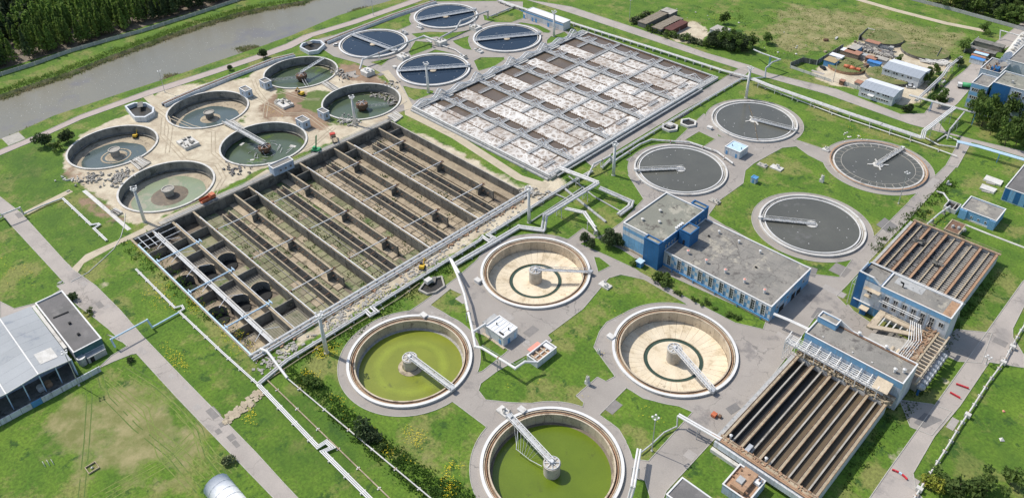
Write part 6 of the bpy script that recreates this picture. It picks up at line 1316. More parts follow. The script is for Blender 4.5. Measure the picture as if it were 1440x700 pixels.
def lamp(px, label, h=14.):
    x, y = P(*px); t = thing('lamp_post', label, 'lamp post', (x, y, 0), 'slim lamp posts'); MB().lathe(x, y, [(.16, 0), (.1, h)], 8).build('pole', 'steel', t); MB().lathe(x, y, [(.35, 0), (.35, .3)], 8).build('base', 'concrete_pale', t)
    MB().ring(x, y, .75, .85, h - .1, h, 12).bar((x - .8, y, h - .05), (x + .8, y, h - .05), .06, .06).bar((x, y - .8, h - .05), (x, y + .8, h - .05), .06, .06).build('crown_ring', 'steel', t)
    for i in range(4): a = i * PI / 2 + .5; c_ = (x + .85 * math.cos(a), y + .85 * math.sin(a)); MB().lathe(*c_, [(.15, h - .1), (.32, h), (.3, h + .25), (.1, h + .3)], 8).build('lamp_head', 'white_paint', t)
for px, lb, h in (((111.4, 541.7), 'slim lamp post on the lawn in front of the open shed', 14.4), ((916.6, 633.7), 'slim lamp post on the lawn between bright green tank and dry tank', 14), ((1263.3, 286.4), 'slim lamp post by the rust-rimmed clarifier road', 14.8), ((232, 130), 'slim lamp post at the start of the long flume', 12), ((885, 31), 'slim lamp post on the far meadow verge', 14), ((1171.5, 115), 'slim leaning lamp post at the construction yard gate', 13), ((525, 22), 'slim lamp post on the canal path verge', 12), ((1431, 163), 'slim lamp post among trees in front of the offices', 12), ((1386, 512), 'short slim post at the right road junction', 3)): lamp(px, lb, h)
# ------------------------------------------------------------------ office block and neighbours (upper right)
ox, oy = P(1372, 118, 14), P(1438, 200, 0)
def obox(name_, W, Sx, E, N, h, label, wall, bands=None, win=None, roof='roof_felt'):
    t, x0, x1, y0, y1 = simple(name_, label, 'building', W, Sx, E, N, h, wall, roof, .4, 'white_paint'); return t, x0, x1, y0, y1
t, x0, x1, y0, y1 = obox('office_block', (1366, 117), (1392, 123), (1402, 109), (1381, 103.5), 13, 'three-storey pale office with blue top band beside the parked tanker', 'wall_greyblue')
for s_ in range(3):
    MB().box(x0 - .06, x1, y0 - .07, y0 - .01, 11.0 - s_ * 4, 12.6 - s_ * 4).build('band', 'wall_lightblue', t)
    for i in range(6): window(t, '-y', x0 + 1.4 + i * (x1 - x0 - 2) / 6, y0, 9.2 - s_ * 4, 1.2, 1.5, 1, 1)
t, x0, x1, y0, y1 = obox('office_tower', (1396, 117), (1455, 130), (1480, 112), (1409, 104.5), 17, 'taller grey-blue office wing with a dark blue corner panel at the right edge', 'wall_greyblue', roof='roof_felt_green')
MB().box(x0 - .05, x0 + 7.5, y0 - .1, y0 - .01, 0, 16.8).build('corner_panel', 'wall_blue', t); MB().box(x0 - .1, x0 - .01, y0, y1, 4, 16.8).build('side_panel', 'wall_blue', t)
for s_ in range(4):
    for i in range(7): window(t, '-y', x0 + 9.4 + i * 2.4, y0, 2 + s_ * 3.6, 1.8, 1.3, 2, 1)
for i in range(2): window(t, '-y', x0 + 11 + i * 7, y0 - .02, 12.6, 3, 3, 3, 2)
for i in range(3): MB().box(x0 + 6 + i * 6, x0 + 7 + i * 6, y0 + 5, y0 + 6, 16.6, 17.8).build('roof_vent', 'concrete_grey', t)
t, x0, x1, y0, y1 = obox('rear_block', (1382, 97), (1408, 104), (1421, 88), (1392, 80.5), 10, 'flat-roofed boiler block with rust-stained stacks behind the offices', 'wall_greyblue')
b = MB()
for i in range(26): a, c_ = x0 + random.uniform(2, 7), y0 + random.uniform(1, 9); b.bar((a, c_, 9.6), (a + random.uniform(-2, 2), c_ + random.uniform(-1, 1), random.uniform(10.5, 13)), .3, .3)
b.build('roof_machinery', 'rust_light', t); MB().box(x1 - 5, x1 - 1.5, y0 + 1, y0 + 5, 9.61, 11.5).build('roof_hut', 'wall_blue', t)
t, x0, x1, y0, y1 = obox('long_hall', (1418, 85), (1460, 95), (1520, 45), (1440, 62), 12, 'long pale workshop roof running off the right edge', 'wall_white')
t = thing('silo_conveyor', 'dusty pale silo line with rounded top, steaming, at the upper right', 'machine', (*P(1418, 88), 0)); q = zp([(1420, 80, 6), (1442, 52, 6)])
MB().tube(q[0], q[1], 3.2, 14).build('drum', 'concrete_pale', t, True)
for i in range(6): p_ = q[0].lerp(q[1], i / 5.5); MB().box(p_.x - 2.6, p_.x + 2.6, p_.y - .4, p_.y + .4, 0, 4).build('support', 'steel', t)
for i in range(9): p_ = q[0].lerp(q[1], i / 9 + .04); MB().chunk(p_.x + random.uniform(-1, 1), p_.y, 9.4, 1.6, 1.2, 1.1).build('hatch', random.choice(['white_rim', 'concrete', 'steel']), t)
# steam
sm = bpy.data.materials.new('steam'); sm.use_nodes = True; n = sm.node_tree.nodes; n.clear(); o_ = n.new('ShaderNodeOutputMaterial'); pv = n.new('ShaderNodeVolumePrincipled'); pv.inputs['Density'].default_value = .1; pv.inputs['Color'].default_value = (1, 1, 1, 1); sm.node_tree.links.new(pv.outputs[0], o_.inputs[1])
M['steam'] = sm; b = MB(); q = zp([(1405, 88, 12), (1418, 78, 15)])
b.v, b.f = [], []
for i in range(9):
    t_ = i / 8; p_ = q[0].lerp(q[1], t_)
    for k in range(12): a = 2 * PI * k / 12; r_ = .7 + 1.1 * t_ + .3 * math.sin(i * 2.3 + k); b.v.append((p_.x + r_ * math.cos(a), p_.y + .6 * math.sin(i * 1.7), p_.z + r_ * math.sin(a)))
for i in range(8):
    for k in range(12): b.f.append((i * 12 + k, i * 12 + (k + 1) % 12, (i + 1) * 12 + (k + 1) % 12, (i + 1) * 12 + k))
b.f += [tuple(range(11, -1, -1)), tuple(range(96, 108))]; b.build('steam', 'steam', None, True, kind='stuff')
# tanker lorry
def vehicle(name_, label, cat, px, rz, body, L_=7., kind='truck', cab='white_paint', group=None, bodym='orange_paint', z=0):
    x, y = P(*px, z) if len(px) == 2 and px[0] > 0 else px; t = thing(name_, label, cat, (x, y, z), group, rz); W_ = 2.4 if kind != 'car' else 1.8
    if kind == 'car':
        MB().box(-2.1, 2.1, -.88, .88, .35, .95).build('body', bodym, t)
        b = MB().add([(-1.7, -.8, .951), (1.1, -.8, .951), (1.1, .8, .951), (-1.7, .8, .951), (-1.3, -.7, 1.5), (.4, -.7, 1.5), (.4, .7, 1.5), (-1.3, .7, 1.5)], [(4, 5, 6, 7), (0, 1, 5, 4), (1, 2, 6, 5), (2, 3, 7, 6), (3, 0, 4, 7)]); b.build('cabin', 'glass', t); MB().box(-1.25, .35, -.68, .68, 1.5, 1.54).build('roof', bodym, t); wx = (-1.35, 1.35)
    else:
        MB().box(-L_ / 2, L_ / 2, -.9, .9, .7, 1.0).build('chassis', 'rubber', t)
        MB().box(L_ / 2 - 2, L_ / 2, -1.2, 1.2, 1.01, 2.7).build('cab', cab, t); MB().box(L_ / 2 - .8, L_ / 2 + .03, -1.05, 1.05, 1.9, 2.5).build('windscreen', 'glass', t)
        if kind == 'tanker': MB().tube((-L_ / 2, 0, 2.1), (L_ / 2 - 2.2, 0, 2.1), 1.15, 14).build('tank', bodym, t, True)
        elif kind == 'mixer': MB().lathe(0, 0, [(.1, 0)], 4); b = MB().tube((-L_ / 2, 0, 2.6), (-1, 0, 2.2), .7, 12, 1.3).tube((-1, 0, 2.2), (L_ / 2 - 2.2, 0, 1.9), 1.3, 12, .9); b.build('drum', bodym, t, True)
        else:
            b = MB().box(-L_ / 2, L_ / 2 - 2.2, -1.2, 1.2, 1.01, 1.2).box(-L_ / 2, L_ / 2 - 2.2, -1.2, -1.1, 1.2, 2.2).box(-L_ / 2, L_ / 2 - 2.2, 1.1, 1.2, 1.2, 2.2).box(L_ / 2 - 2.35, L_ / 2 - 2.2, -1.1, 1.1, 1.2, 2.3); b.build('tipper_body', bodym, t)
        wx = (-L_ / 2 + 1, -L_ / 2 + 2.2, L_ / 2 - 1)
    for a in wx:
        for s_ in (-1, 1): put('wheel', WHL if kind != 'car' else WHC, t, (a, s_ * (W_ / 2 - .2), 0))
    return t
WHL = MB().tube((0, -.2, .52), (0, .2, .52), .52, 12).mesh('wheel', 'rubber'); WHC = MB().tube((0, -.12, .33), (0, .12, .33), .33, 10).mesh('wheel', 'rubber')
vehicle('tanker_lorry', 'lorry with green tank parked beside the offices', 'lorry', (1359, 125), PI + .4, None, 9, 'tanker', bodym='green_paint')
vehicle('tipper_truck', 'orange tipper truck on the dirt track beside the lane basin', 'truck', (293, 283), PI / 2 + .1, None, 6.5, 'truck', 'orange_paint', bodym='orange_paint')
vehicle('tipper_truck', 'tipper truck with red cab and muddy body by the small green crane', 'truck', (470, 198), PI - .4, None, 7, 'truck', 'red_paint', bodym='sand')
vehicle('mixer_truck', 'orange mixer truck beside the round grassy mound', 'truck', (1197, 101), .15, None, 8.5, 'mixer', 'orange_paint')
vehicle('car', 'small silver car parked by the trees behind the near white site house', 'car', (1280, 124), .5, None, kind='car', bodym='steel_white')
vehicle('car', 'small white car at the rim of the canal-side navy-water tank', 'car', (474, 65), .8, None, kind='car', bodym='white_paint')
vehicle('car', 'dark car by the fence at the yard gate corner', 'car', (1157, 97), 2.6, None, kind='car', bodym='rubber')
vehicle('truck', 'dark flatbed truck standing behind the orange mixer', 'truck', (1212, 98), 1.2, None, 7, 'truck', 'rust', bodym='roof_dark')
vehicle('truck', 'muddy grey truck in the middle of the open yard', 'truck', (1246, 71), .2, None, 7, 'truck', 'concrete_grey', bodym='concrete_grey')
def digger(label, px, z=0, rz=0, m='yellow_paint', s_=1.):
    x, y = P(*px, z); t = thing('excavator', label, 'digger', (x, y, z), 'diggers at work', rz)
    for k in (-1, 1): MB().box(-1.5, 1.5, k * 1.1 - .25, k * 1.1 + .25, 0, .7).build('track', 'rubber', t)
    MB().box(-1.6, 1.2, -1.1, 1.1, .85, 1.7).build('body', m, t); MB().box(.2, 1.3, .1, 1.1, 1.71, 2.7).build('cab', 'glass', t); MB().box(-1.6, -.4, -1.1, 1.1, 1.71, 2.2).build('engine_cover', m, t)
    MB().bar((1.0, -.4, 1.4), (3.0, -.4, 3.6), .35, .4).build('boom', m, t); MB().bar((3.0, -.4, 3.6), (4.4, -.4, 1.6), .28, .3).build('arm', m, t); MB().box(4.0, 4.8, -.9, .1, .9, 1.7).build('bucket', 'rust', t); t.scale = (s_,) * 3; return t
digger('small yellow digger down inside the leftmost old tank', (191, 193), -4.6, 2.4, s_=.8); digger('yellow digger on soil below the three-armed old tank', (424, 134), 0, 3.3, s_=.95); digger('yellow digger working on the dirt strip left of the beige tank', (594, 377), 0, 2.2, s_=.8)
t = thing('crane', 'small bright green crane on sand beside the lane basin', 'crane', (*P(445, 213), 0), rz=.6)
MB().box(-1.8, 1.8, -1.3, 1.3, .3, 1.6).build('body', 'green_paint', t)
for k in (-1, 1): MB().box(-2, 2, k * 1.3 - .3, k * 1.3 + .3, 0, .8).build('track', 'rubber', t)
MB().bar((0, -.4, 1.5), (1.2, -.4, 8.5), .25, .25).bar((0, .4, 1.5), (1.2, .4, 8.5), .25, .25).bar((.2, -.4, 3), (.6, .4, 5), .15, .15).bar((.6, -.4, 5), (1, .4, 7), .15, .15).build('boom', 'green_paint', t); MB().box(-1.2, 0, -1, .4, 1.61, 2.7).build('cab', 'green_paint', t)
# red-white barriers and small things
for i, (a, c_, lb) in enumerate((((1344, 540.5), (1362, 547), 'red striped barrier row across the right road, upper of the pair'), ((1335.5, 552.5), (1350, 560.5), 'red striped barrier row across the right road, lower of the pair'), ((1254, 661), (1275.5, 675), 'bowed red barrier row across the road at the bottom right'))):
    p_, q_ = Vector((*P(*a), 0)), Vector((*P(*c_), 0)); t = thing('road_barrier', lb, 'barrier', p_, 'red road barriers'); d = (q_ - p_); n_ = 5
    for k in range(n_):
        s0 = p_ + d * (k / n_) + Vector((0, 0, .45)) + (Vector((d.y, -d.x, 0)) * -.12 * math.sin(PI * k / n_) if i == 2 else Vector()); s1 = p_ + d * ((k + .94) / n_) + Vector((0, 0, .45)) + (Vector((d.y, -d.x, 0)) * -.12 * math.sin(PI * (k + .94) / n_) if i == 2 else Vector())
        MB().bar(s0, s1, .35, .5).build('barrier_block', 'red_barrier' if k != 2 or i < 2 else 'pale_blue_pipe', t)
for px, lb in (((1006, 586), 'orange skip-like pump beside dark patch on the asphalt'),):
    x, y = P(*px); t = thing('mobile_pump', lb, 'pump', (x, y, 0)); MB().box(x - 1.2, x + .2, y - .8, y + .8, .2, 1.1).build('body', 'orange_paint', t); MB().box(x + .5, x + 1.4, y + .3, y + 1.2, 0, .9).build('engine', 'rust', t)
hm = MB().lathe(0, 0, [(.8, 0), (.8, .5), (.55, .6)], 12).mesh('body', 'concrete_pale')
vl = {(851, 402): 'cluster of pale valve heads on asphalt above the lawn', (1006, 284): 'brown valve cluster beside clarifier path behind the hall', (722, 471): 'x', (1042, 574): 'x'}
def valvebox(px, lb, s_=1.6, h=1., m='concrete_pale', tilt=0):
    x, y = P(*px); t = thing('valve_block', lb, 'valve block', (x, y, 0)); MB().box(x - s_, x + s_, y - s_ * .6, y + s_ * .6, 0, h * .6).build('base', m, t)
    for i in range(5): a, b_ = x + random.uniform(-s_, s_) * .8, y + random.uniform(-s_, s_) * .45; MB().lathe(a, b_, [(.3, h * .6), (.3, h * random.uniform(.9, 1.5)), (.15, h * 1.6)], 8).build('valve', 'white_rim', t)
valvebox((851, 402), 'pale valve cluster on the asphalt corner above the big lawn', 2.2); valvebox((1005, 284), 'brown valve cluster beside the path behind the hall', 2.2, 1, 'concrete'); valvebox((826, 540), 'small white valve post on the paved bay of the big lawn', .8, 2.2, 'white_rim'); valvebox((842, 497), 'tiny pale valve on the lawn edge left of the dry tank', .5, 1.2); valvebox((709, 580), 'pale pump block at the upper left rim of the bright green tank', 2.2, 1.2, 'white_rim')
valvebox((1155, 256), 'pale hydrant pair on the paved spur beside the clarifiers', .9, 2.2, 'white_rim'); valvebox((1161, 212), 'pale valve block where paving meets the rust-rimmed clarifier', 1.6, 1.2); valvebox((1072, 233), 'low pale sump block on the lawn among the clarifiers', 2.2, .8, 'concrete'); valvebox((1092, 237), 'white-edged sump block right of the low pale one', 2.6, 1.0); valvebox((1334, 260), 'small pale hydrant in scrub beside the right road', .9, 1.2)
for px, lb in (((672, 395), 'white lidded box at the upper left rim of the grey-arm dry tank'), ((596, 444), 'white lidded box on the upper rim of the yellow-green tank'), ((859, 474), 'white lidded box at the upper left rim of the dry tank below the hall'), ((734, 577), 'white lidded box on the upper rim of the bright green tank'), ((555, 95), 'white box at the left rim of the mast-fronted navy tank'), ((998, 180), 'white box at the left rim of the farthest grey clarifier')):
    x, y = P(*px, .6); t = thing('control_box', lb, 'box', (x, y, 0), 'white boxes on tank rims'); MB().box(x - 1.1, x + 1.1, y - .8, y + .8, 0, 1.2).build('body', 'white_paint', t); MB().box(x - 1.25, x + 1.25, y - .95, y + .95, 1.21, 1.32).build('lid', 'white_rim', t)
for i, px in enumerate(((942, 178), (968, 172))):
    x, y = P(*px, 1); t = thing('sump', ['dark open hexagonal sump in pale rim above the clarifiers, left one with machinery', 'dark open hexagonal sump in pale rim above the clarifiers, right one'][i], 'sump', (x, y, 0), 'hexagon sumps'); q = circ(x, y, 4.2, 6); iq = circ(x, y, 3.2, 6)
    for k in range(6): MB().prism([q[k], q[(k + 1) % 6], iq[(k + 1) % 6], iq[k]], 0, 1.1).build('wall_panel', 'concrete_pale', t)
    MB().prism(iq, .02, .4).build('water', 'water_black', t)
    if i == 0: MB().box(x - 1.6, x + 1.2, y - 1, y + 1, 1.0, 2.1).build('machine', 'white_rim', t)
for i, (px, s_) in enumerate((((1396, 255), 3.4), ((1389, 267), 3.0))):
    x, y = P(*px); t = thing('concrete_slab_heap', ['pale concrete slab lying on grass left of the blue depot, upper one', 'pale cracked concrete slab lying on grass left of the blue depot, lower one'][i], 'slab', (x, y, 0)); MB().chunk(x, y, .4, s_ * 2, s_ * 1.3, .8, 0, 0).build('slab', 'concrete_pale', t); MB().chunk(x, y - s_ * .8, .2, s_, .8, .4, .2, 0).build('slab', 'concrete', t)
t = thing('settling_pit', 'small dark walled pit attached left of the blower house', 'pit', (*P(1337, 295), 0)); x0, x1, y0, y1 = R4((1326, 289), (1345, 296), (1352, 287), (1336, 281), 2)
for r_ in ((x0, x1, y0, y0 + .3), (x0, x1, y1 - .3, y1), (x0, x0 + .3, y0 + .3, y1 - .3), (x1 - .3, x1, y0 + .3, y1 - .3)): MB().box(*r_, 0, 2).build('wall', 'concrete_pale', t)
MB().box(x0 + .31, x1 - .31, y0 + .31, y1 - .31, .02, .9).build('water', 'water_black', t); MB().box(x0 + 3, x0 + 3.3, y0 + .3, y1 - .3, .9, 1.8).build('divider', 'concrete', t)
t, x0, x1, y0, y1 = simple('rusty_valve_house', 'rusty-topped valve unit on the far rim of the ribbed lanes', 'machine', (1325, 321), (1346, 330), (1359, 317), (1342, 309), 2.6, 'concrete', 'rust', .1, 'sandy_top')
for i in range(3): MB().lathe(x0 + 2 + i * 2, (y0 + y1) / 2 + random.uniform(-1, 1), [(.6, 2.5), (.6, 3.4), (.2, 3.8)], 10).build('valve', 'concrete_grey', t)
# ================================================================== CONSTRUCTION YARD AND SHEDS
mat('roof_orange', (.38, .19, .12), (.3, .15, .1), .6, .85)
def site_house(label, W, Sx, E, N, h):
    x0, x1, y0, y1 = R4(W, Sx, E, N, h); t = thing('site_house', label, 'building', (x0, y0, 0), 'long white site houses'); ym = (y0 + y1) / 2
    MB().box(x0, x1, y0, y1, 0, h - .8).build('wall', 'wall_white', t)
    for ya, yb, za, zb in ((y0 - .4, ym, h - .9, h + .3), (ym + .01, y1 + .4, h + .3, h - .9)):
        n_ = 9
        for i in range(n_): xa, xb = x0 - .3 + (x1 - x0 + .6) * i / n_, x0 - .3 + (x1 - x0 + .6) * (i + 1) / n_ - .04; MB().add([(xa, ya, za), (xb, ya, za), (xb, yb, zb), (xa, yb, zb), (xa, ya, za + .12), (xb, ya, za + .12), (xb, yb, zb + .12), (xa, yb, zb + .12)], [(3, 2, 1, 0), (4, 5, 6, 7), (0, 1, 5, 4), (1, 2, 6, 5), (2, 3, 7, 6), (3, 0, 4, 7)]).build('roof_panel', 'roof_grey' if ya < ym - 1 else 'roof_white', t)
    face_ = MB().add([(x1 - .05, y0, h - .8), (x1 - .05, y1, h - .8), (x1 - .05, ym, h + .25)], [(0, 1, 2)]).build('gable', 'wall_greyblue', t)
    for s_ in range(2):
        for i in range(11):
            if random.random() < .85: window(t, '-y', x0 + 1.8 + i * (x1 - x0 - 3) / 11, y0, 1.2 + s_ * 2.8, 1.1, 1.1, 1, 1)
    window(t, '+x', ym - 2, x1, 1.2, 1, 1.2, 1, 1); return t, x0, x1, y0, y1
mat('roof_grey', (.33, .36, .4), (.28, .31, .34), .1, .6)
t, x0, x1, y0, y1 = site_house('long white site house nearest the far road, low grey roof', (1210, 121), (1260, 134), (1272, 121), (1223, 109), 6)
MB().box(x1 - 12, x1 - 9, y0 - 2, y0 - .01, 2.6, 2.9).build('canopy', 'white_paint', t)
site_house('long white site house with slate roof behind the oval lawn', (1244, 94), (1295, 109), (1308, 96), (1256, 81), 6.5)
def shedbox(name_, label, W, Sx, E, N, h, wall, roof, cat='shed', group=None):
    x0, x1, y0, y1 = R4(W, Sx, E, N, h); t = thing(name_, label, cat, (x0, y0, 0), group); MB().box(x0, x1, y0, y1, 0, h - .1).build('wall', wall, t); MB().box(x0 - .2, x1 + .2, y0 - .2, y1 + .2, h - .099, h + .08).build('roof', roof, t)
    MB().box(x1 + .01, x1 + .06, (y0 + y1) / 2 - .6, (y0 + y1) / 2 + .6, 0, 1.9).build('door', 'roof_dark', t); return t
def c4(cx, cy, lx, ly, h):   # corners given centre px and metric size
    x, y = P(cx, cy, h); return x - lx / 2, x + lx / 2, y - ly / 2, y + ly / 2
def cshed(name_, label, cx, cy, lx, ly, h, wall, roof, cat='shed', group=None, ribs=0):
    x0, x1, y0, y1 = c4(cx, cy, lx, ly, h); t = thing(name_, label, cat, (x0, y0, 0), group); MB().box(x0, x1, y0, y1, 0, h - .1).build('wall', wall, t); MB().box(x0 - .2, x1 + .2, y0 - .2, y1 + .2, h - .099, h + .08).build('roof', roof, t)
    MB().box(x1 + .01, x1 + .06, (y0 + y1) / 2 - .6, (y0 + y1) / 2 + .6, 0, min(1.9, h - .3)).build('door', 'roof_dark', t)
    for i in range(ribs): MB().box(x0 + .1, x1 - .1, y0 + (y1 - y0) * (i + .5) / ribs - .08, y0 + (y1 - y0) * (i + .5) / ribs + .08, h + .081, h + .16).build('roof_rib', 'concrete', t)
    return t
cshed('barn', 'long dark-walled barn with pale ribbed roof, leftmost on the meadow plot', 919, 24.5, 6, 23, 3, 'roof_dark', 'timber', 'barn', 'meadow barns', 10)
cshed('barn', 'middle meadow barn with pale ribbed roof beside the maroon one', 939, 32, 6.5, 23, 3, 'roof_dark', 'timber', 'barn', 'meadow barns', 10)
mat('maroon', (.12, .045, .035), (.09, .035, .03), .5, .9)
cshed('barn', 'maroon-roofed barn on the meadow plot', 950, 35.5, 6, 17, 3, 'maroon', 'maroon', 'barn', 'meadow barns')
cshed('hut', 'tiny grey hut at the top corner of the meadow plot', 940, 15.5, 8, 8, 3, 'roof_dark', 'concrete', 'hut'); cshed('hut', 'grey cottage roof among the woodlot trees', 1013, 41, 9, 8, 4, 'wall_white', 'concrete', 'hut')
for cx, cy, lx, ly, h, wl_, rf, lb in ((1202, 67, 6, 13, 3.2, 'blue_paint', 'concrete', 'long open-fronted shed with blue wall at the top fence corner'), (1228, 59, 10, 5, 3, 'concrete', 'roof_orange', 'low shed with orange roof by the upper grassy mound'), (1200, 73, 11, 7, 3.2, 'timber', 'roof_orange', 'wide orange-roofed shed in the middle of the yard') , (1170, 84, 8, 8, 3.4, 'blue_paint', 'yellow_dull', 'blue-fronted hut with tan roof by the dark fence'), (1177, 78, 9, 5, 3, 'wall_white', 'roof_white', 'white-roofed hut beside the dark fence'), (1189, 70, 5, 5, 3, 'timber', 'roof_white', 'small white-roofed hut next to the orange-roofed shed'),
    (1226, 81, 7, 5, 3, 'rust', 'roof_orange', 'rust-roofed container beside the bright blue awning'), (1230, 87, 9, 4, 2.6, 'blue_paint', 'blue_bright', 'bright blue-roofed container near the slate-roofed house'), (1240, 82, 9, 5, 3, 'concrete_grey', 'concrete', 'grey container right of the bright blue one'), (1215, 76.5, 8, 4, 2.6, 'concrete_grey', 'concrete_grey', 'grey-green container left of the rubble rows'), (1208, 115, 4, 5, 2.6, 'concrete', 'roof_orange', 'small orange-roofed hut against the near site house'), (1185, 113, 3, 3, 2.4, 'rust', 'roof_orange', 'tiny orange-roofed gate cabin'),
    (1375, 82.5, 9, 4, 2.8, 'wall_white', 'blue_bright', 'white container with bright blue roof, nearest in the row by the offices'), (1376, 79, 9, 2.5, 2.8, 'concrete', 'roof_orange', 'orange-roofed container second in the row by the offices'), (1380, 75.5, 9, 3.5, 2.8, 'concrete', 'pale_blue_pipe', 'pale blue-roofed container third in the row by the offices'), (1382, 72.5, 9, 2.5, 2.8, 'concrete', 'roof_orange', 'orange-roofed container fourth in the row by the offices'), (1380, 69.5, 20, 5, 3, 'concrete_dark', 'concrete_dark', 'long dark garage row behind the coloured containers'), (1392, 60.5, 20, 6, 3, 'concrete_dark', 'concrete_dark', 'farther dark garage row with bush beside it')):
    if rf not in M: mat(rf, {'yellow_dull': (.4, .31, .16), 'blue_bright': (.07, .25, .6)}[rf])
    cshed('container' if 'container' in lb else ('shed' if 'shed' in lb else 'hut'), lb, cx, cy, lx * .75, ly * .75, h, wl_, rf, 'container' if 'container' in lb else 'shed')
# grassy drum mounds
def mound(label, px, rx, ry, h=2.2, m='dry_turf'):
    x, y = P(*px, h); t = thing('grassy_mound', label, 'mound', (x, y, 0), 'round grassy reservoir mounds'); n_ = 48
    b = MB(); b.v = [(x + rx * math.cos(2 * PI * i / n_), y + ry * math.sin(2 * PI * i / n_), 0) for i in range(n_)] + [(x + rx * math.cos(2 * PI * i / n_), y + ry * math.sin(2 * PI * i / n_), h) for i in range(n_)]
    b.f = [(i, (i + 1) % n_, (i + 1) % n_ + n_, i + n_) for i in range(n_)]; b.build('retaining_wall', 'rust_light' if 'rusty' in label else 'concrete_dark', t)
    b = MB(); n2 = 24
    for k, (f_, z) in enumerate(((1., h), (.8, h + .3), (.5, h + .2), (.2, h + .35))): b.v += [(x + rx * f_ * math.cos(2 * PI * i / n2), y + ry * f_ * math.sin(2 * PI * i / n2), z + random.uniform(-.08, .08)) for i in range(n2)]
    for k in range(3): b.f += [(k * n2 + i, k * n2 + (i + 1) % n2, (k + 1) * n2 + (i + 1) % n2, (k + 1) * n2 + i) for i in range(n2)]
    b.f.append(tuple(range(3 * n2, 4 * n2))); b.build('turf_top', m, t)
    blades('weeds', 'weed', [(x + rx * .85 * random.uniform(-1, 1) * .7, y + ry * .85 * random.uniform(-1, 1) * .7) for _ in range(40)], .4, .5, 8, h + .2, 1.2, parent=t)
mat('dry_turf', (.17, .17, .06), (.12, .15, .045), .3, .95, c3=(.28, .22, .12), s3=.2, t3=.56)
mound('round grassy mound with rusty low wall beside the orange mixer truck', (1191, 91), 10, 9.5, 1.6); mound('round grassy mound between the two long white site houses', (1249, 106), 11.5, 9.5, 1.6); mound('round grassy mound at the top of the yard', (1240, 51), 12, 11, 2.0); mound('wide grassy mound beyond the slate-roofed site house', (1301, 71), 12.5, 11, 1.6)
# rubble, scrap rows in the yard
t = thing('scrap_rows', 'long rows of dark scrap and building debris across the yard', 'scrap', (*P(1225, 72), 0)); b = MB(); b2 = MB()
for _ in range(230):
    x, y = P(random.uniform(1205, 1256), 0, 0); f_ = random.random(); px = 1205 + 50 * f_; py = 66 + 14 * f_ + random.uniform(-4, 4); x, y = P(px, py); (b if random.random() < .5 else b2).chunk(x, y, .6, random.uniform(.8, 3), random.uniform(.5, 1.5), random.uniform(.4, 1.6))
b.build('scrap', 'concrete', t, kind='stuff'); b2.build('scrap', 'roof_dark', t, kind='stuff')
t = thing('scrap_heap', 'pale stacked pipes and slabs at the right end of the yard', 'scrap', (*P(1315, 90), 0)); b = MB()
for _ in range(60): px = random.uniform(1298, 1332); x, y = P(px, 86 + (px - 1298) * .13 + random.uniform(-3, 3)); b.chunk(x, y, .7, random.uniform(2, 6), random.uniform(.5, 1), random.uniform(.4, 1.4), 0)
b.build('slabs', 'concrete_pale', t, kind='stuff')
for px, lb, n_, sx in (((1240, 66), 'x', 0, 0),): pass
for (ca, cb, cnt, m_, lb) in (((1236, 62), (1262, 68), 26, 'roof_dark', 'dark machinery parts strewn below the upper mound'), ((110, 262), (140, 246), 50, 'rubble', 'pale rubble spread left of the chalky green tank'), ((158, 258), (180, 240), 90, 'rubble', 'grey crushed stone heap left of the old tanks'), ((320, 236), (348, 242), 26, 'roof_dark', 'dark site debris with a blue sheet near the lane basin'), ((92, 256), (98, 252), 14, 'concrete_pale', 'white crates and a salmon lid at the left dirt edge'), ((480, 168), (500, 175), 60, 'rubble', 'grey rubble spill under the mast-fronted old tank rim'), ((470, 100), (490, 110), 60, 'rubble', 'pale rubble between old tanks and navy tanks'), ((738, 270), (760, 272), 60, 'concrete', 'tangled scrap and boards at the right corner of the lane basin'), ((545, 118), (556, 122), 26, 'rubble', 'stones beside the track near the navy tanks')):
    pa, pb = Vector(P(*ca)), Vector(P(*cb)); t = thing('debris_heap', lb, 'debris', (pa.x, pa.y, 0)); b = MB()
    for _ in range(cnt): p_ = pa.lerp(pb, random.random()); x, y = p_.x + random.gauss(0, 2.2), p_.y + random.gauss(0, 2.2); b.chunk(x, y, random.uniform(.1, .6), random.uniform(.4, 1.8), random.uniform(.3, 1), random.uniform(.2, .9), tilt=.4)
    b.build('rubble', m_, t, kind='stuff')
for i in range(34):
    px, py = random.uniform(1160, 1330), 0; py = 62 + (px - 1160) * .22 + random.uniform(-14, 34); x, y = P(px, py); k_ = random.choice([('crate', 'timber', 1.6, 1.2, 1.0), ('pallet_stack', 'sand', 1.4, 1.2, .9), ('pipe_stack', 'concrete_pale', 3.5, 1.0, .8), ('skip', 'rust', 2.6, 1.5, 1.2)])
    lb = {'crate': 'weathered timber crate lying in the construction yard', 'pallet_stack': 'pale pallet stack lying in the construction yard', 'pipe_stack': 'pale pipe stack lying in the construction yard', 'skip': 'rusty skip standing in the construction yard'}[k_[0]]
    t = thing(k_[0], lb, k_[0].replace('_', ' '), (x, y, 0), k_[0].replace('_', ' ') + 's in the yard', random.uniform(.1, 3))
    n_ = 3
    for j in range(n_): MB().box(-k_[2] / 2, k_[2] / 2, -k_[3] / 2 + j * k_[3] / n_, -k_[3] / 2 + (j + .9) * k_[3] / n_, 0, k_[4] * (1 - .15 * (j % 2))).build({'crate': 'board', 'pallet_stack': 'pallet', 'pipe_stack': 'pipe', 'skip': 'side'}[k_[0]], k_[1], t)
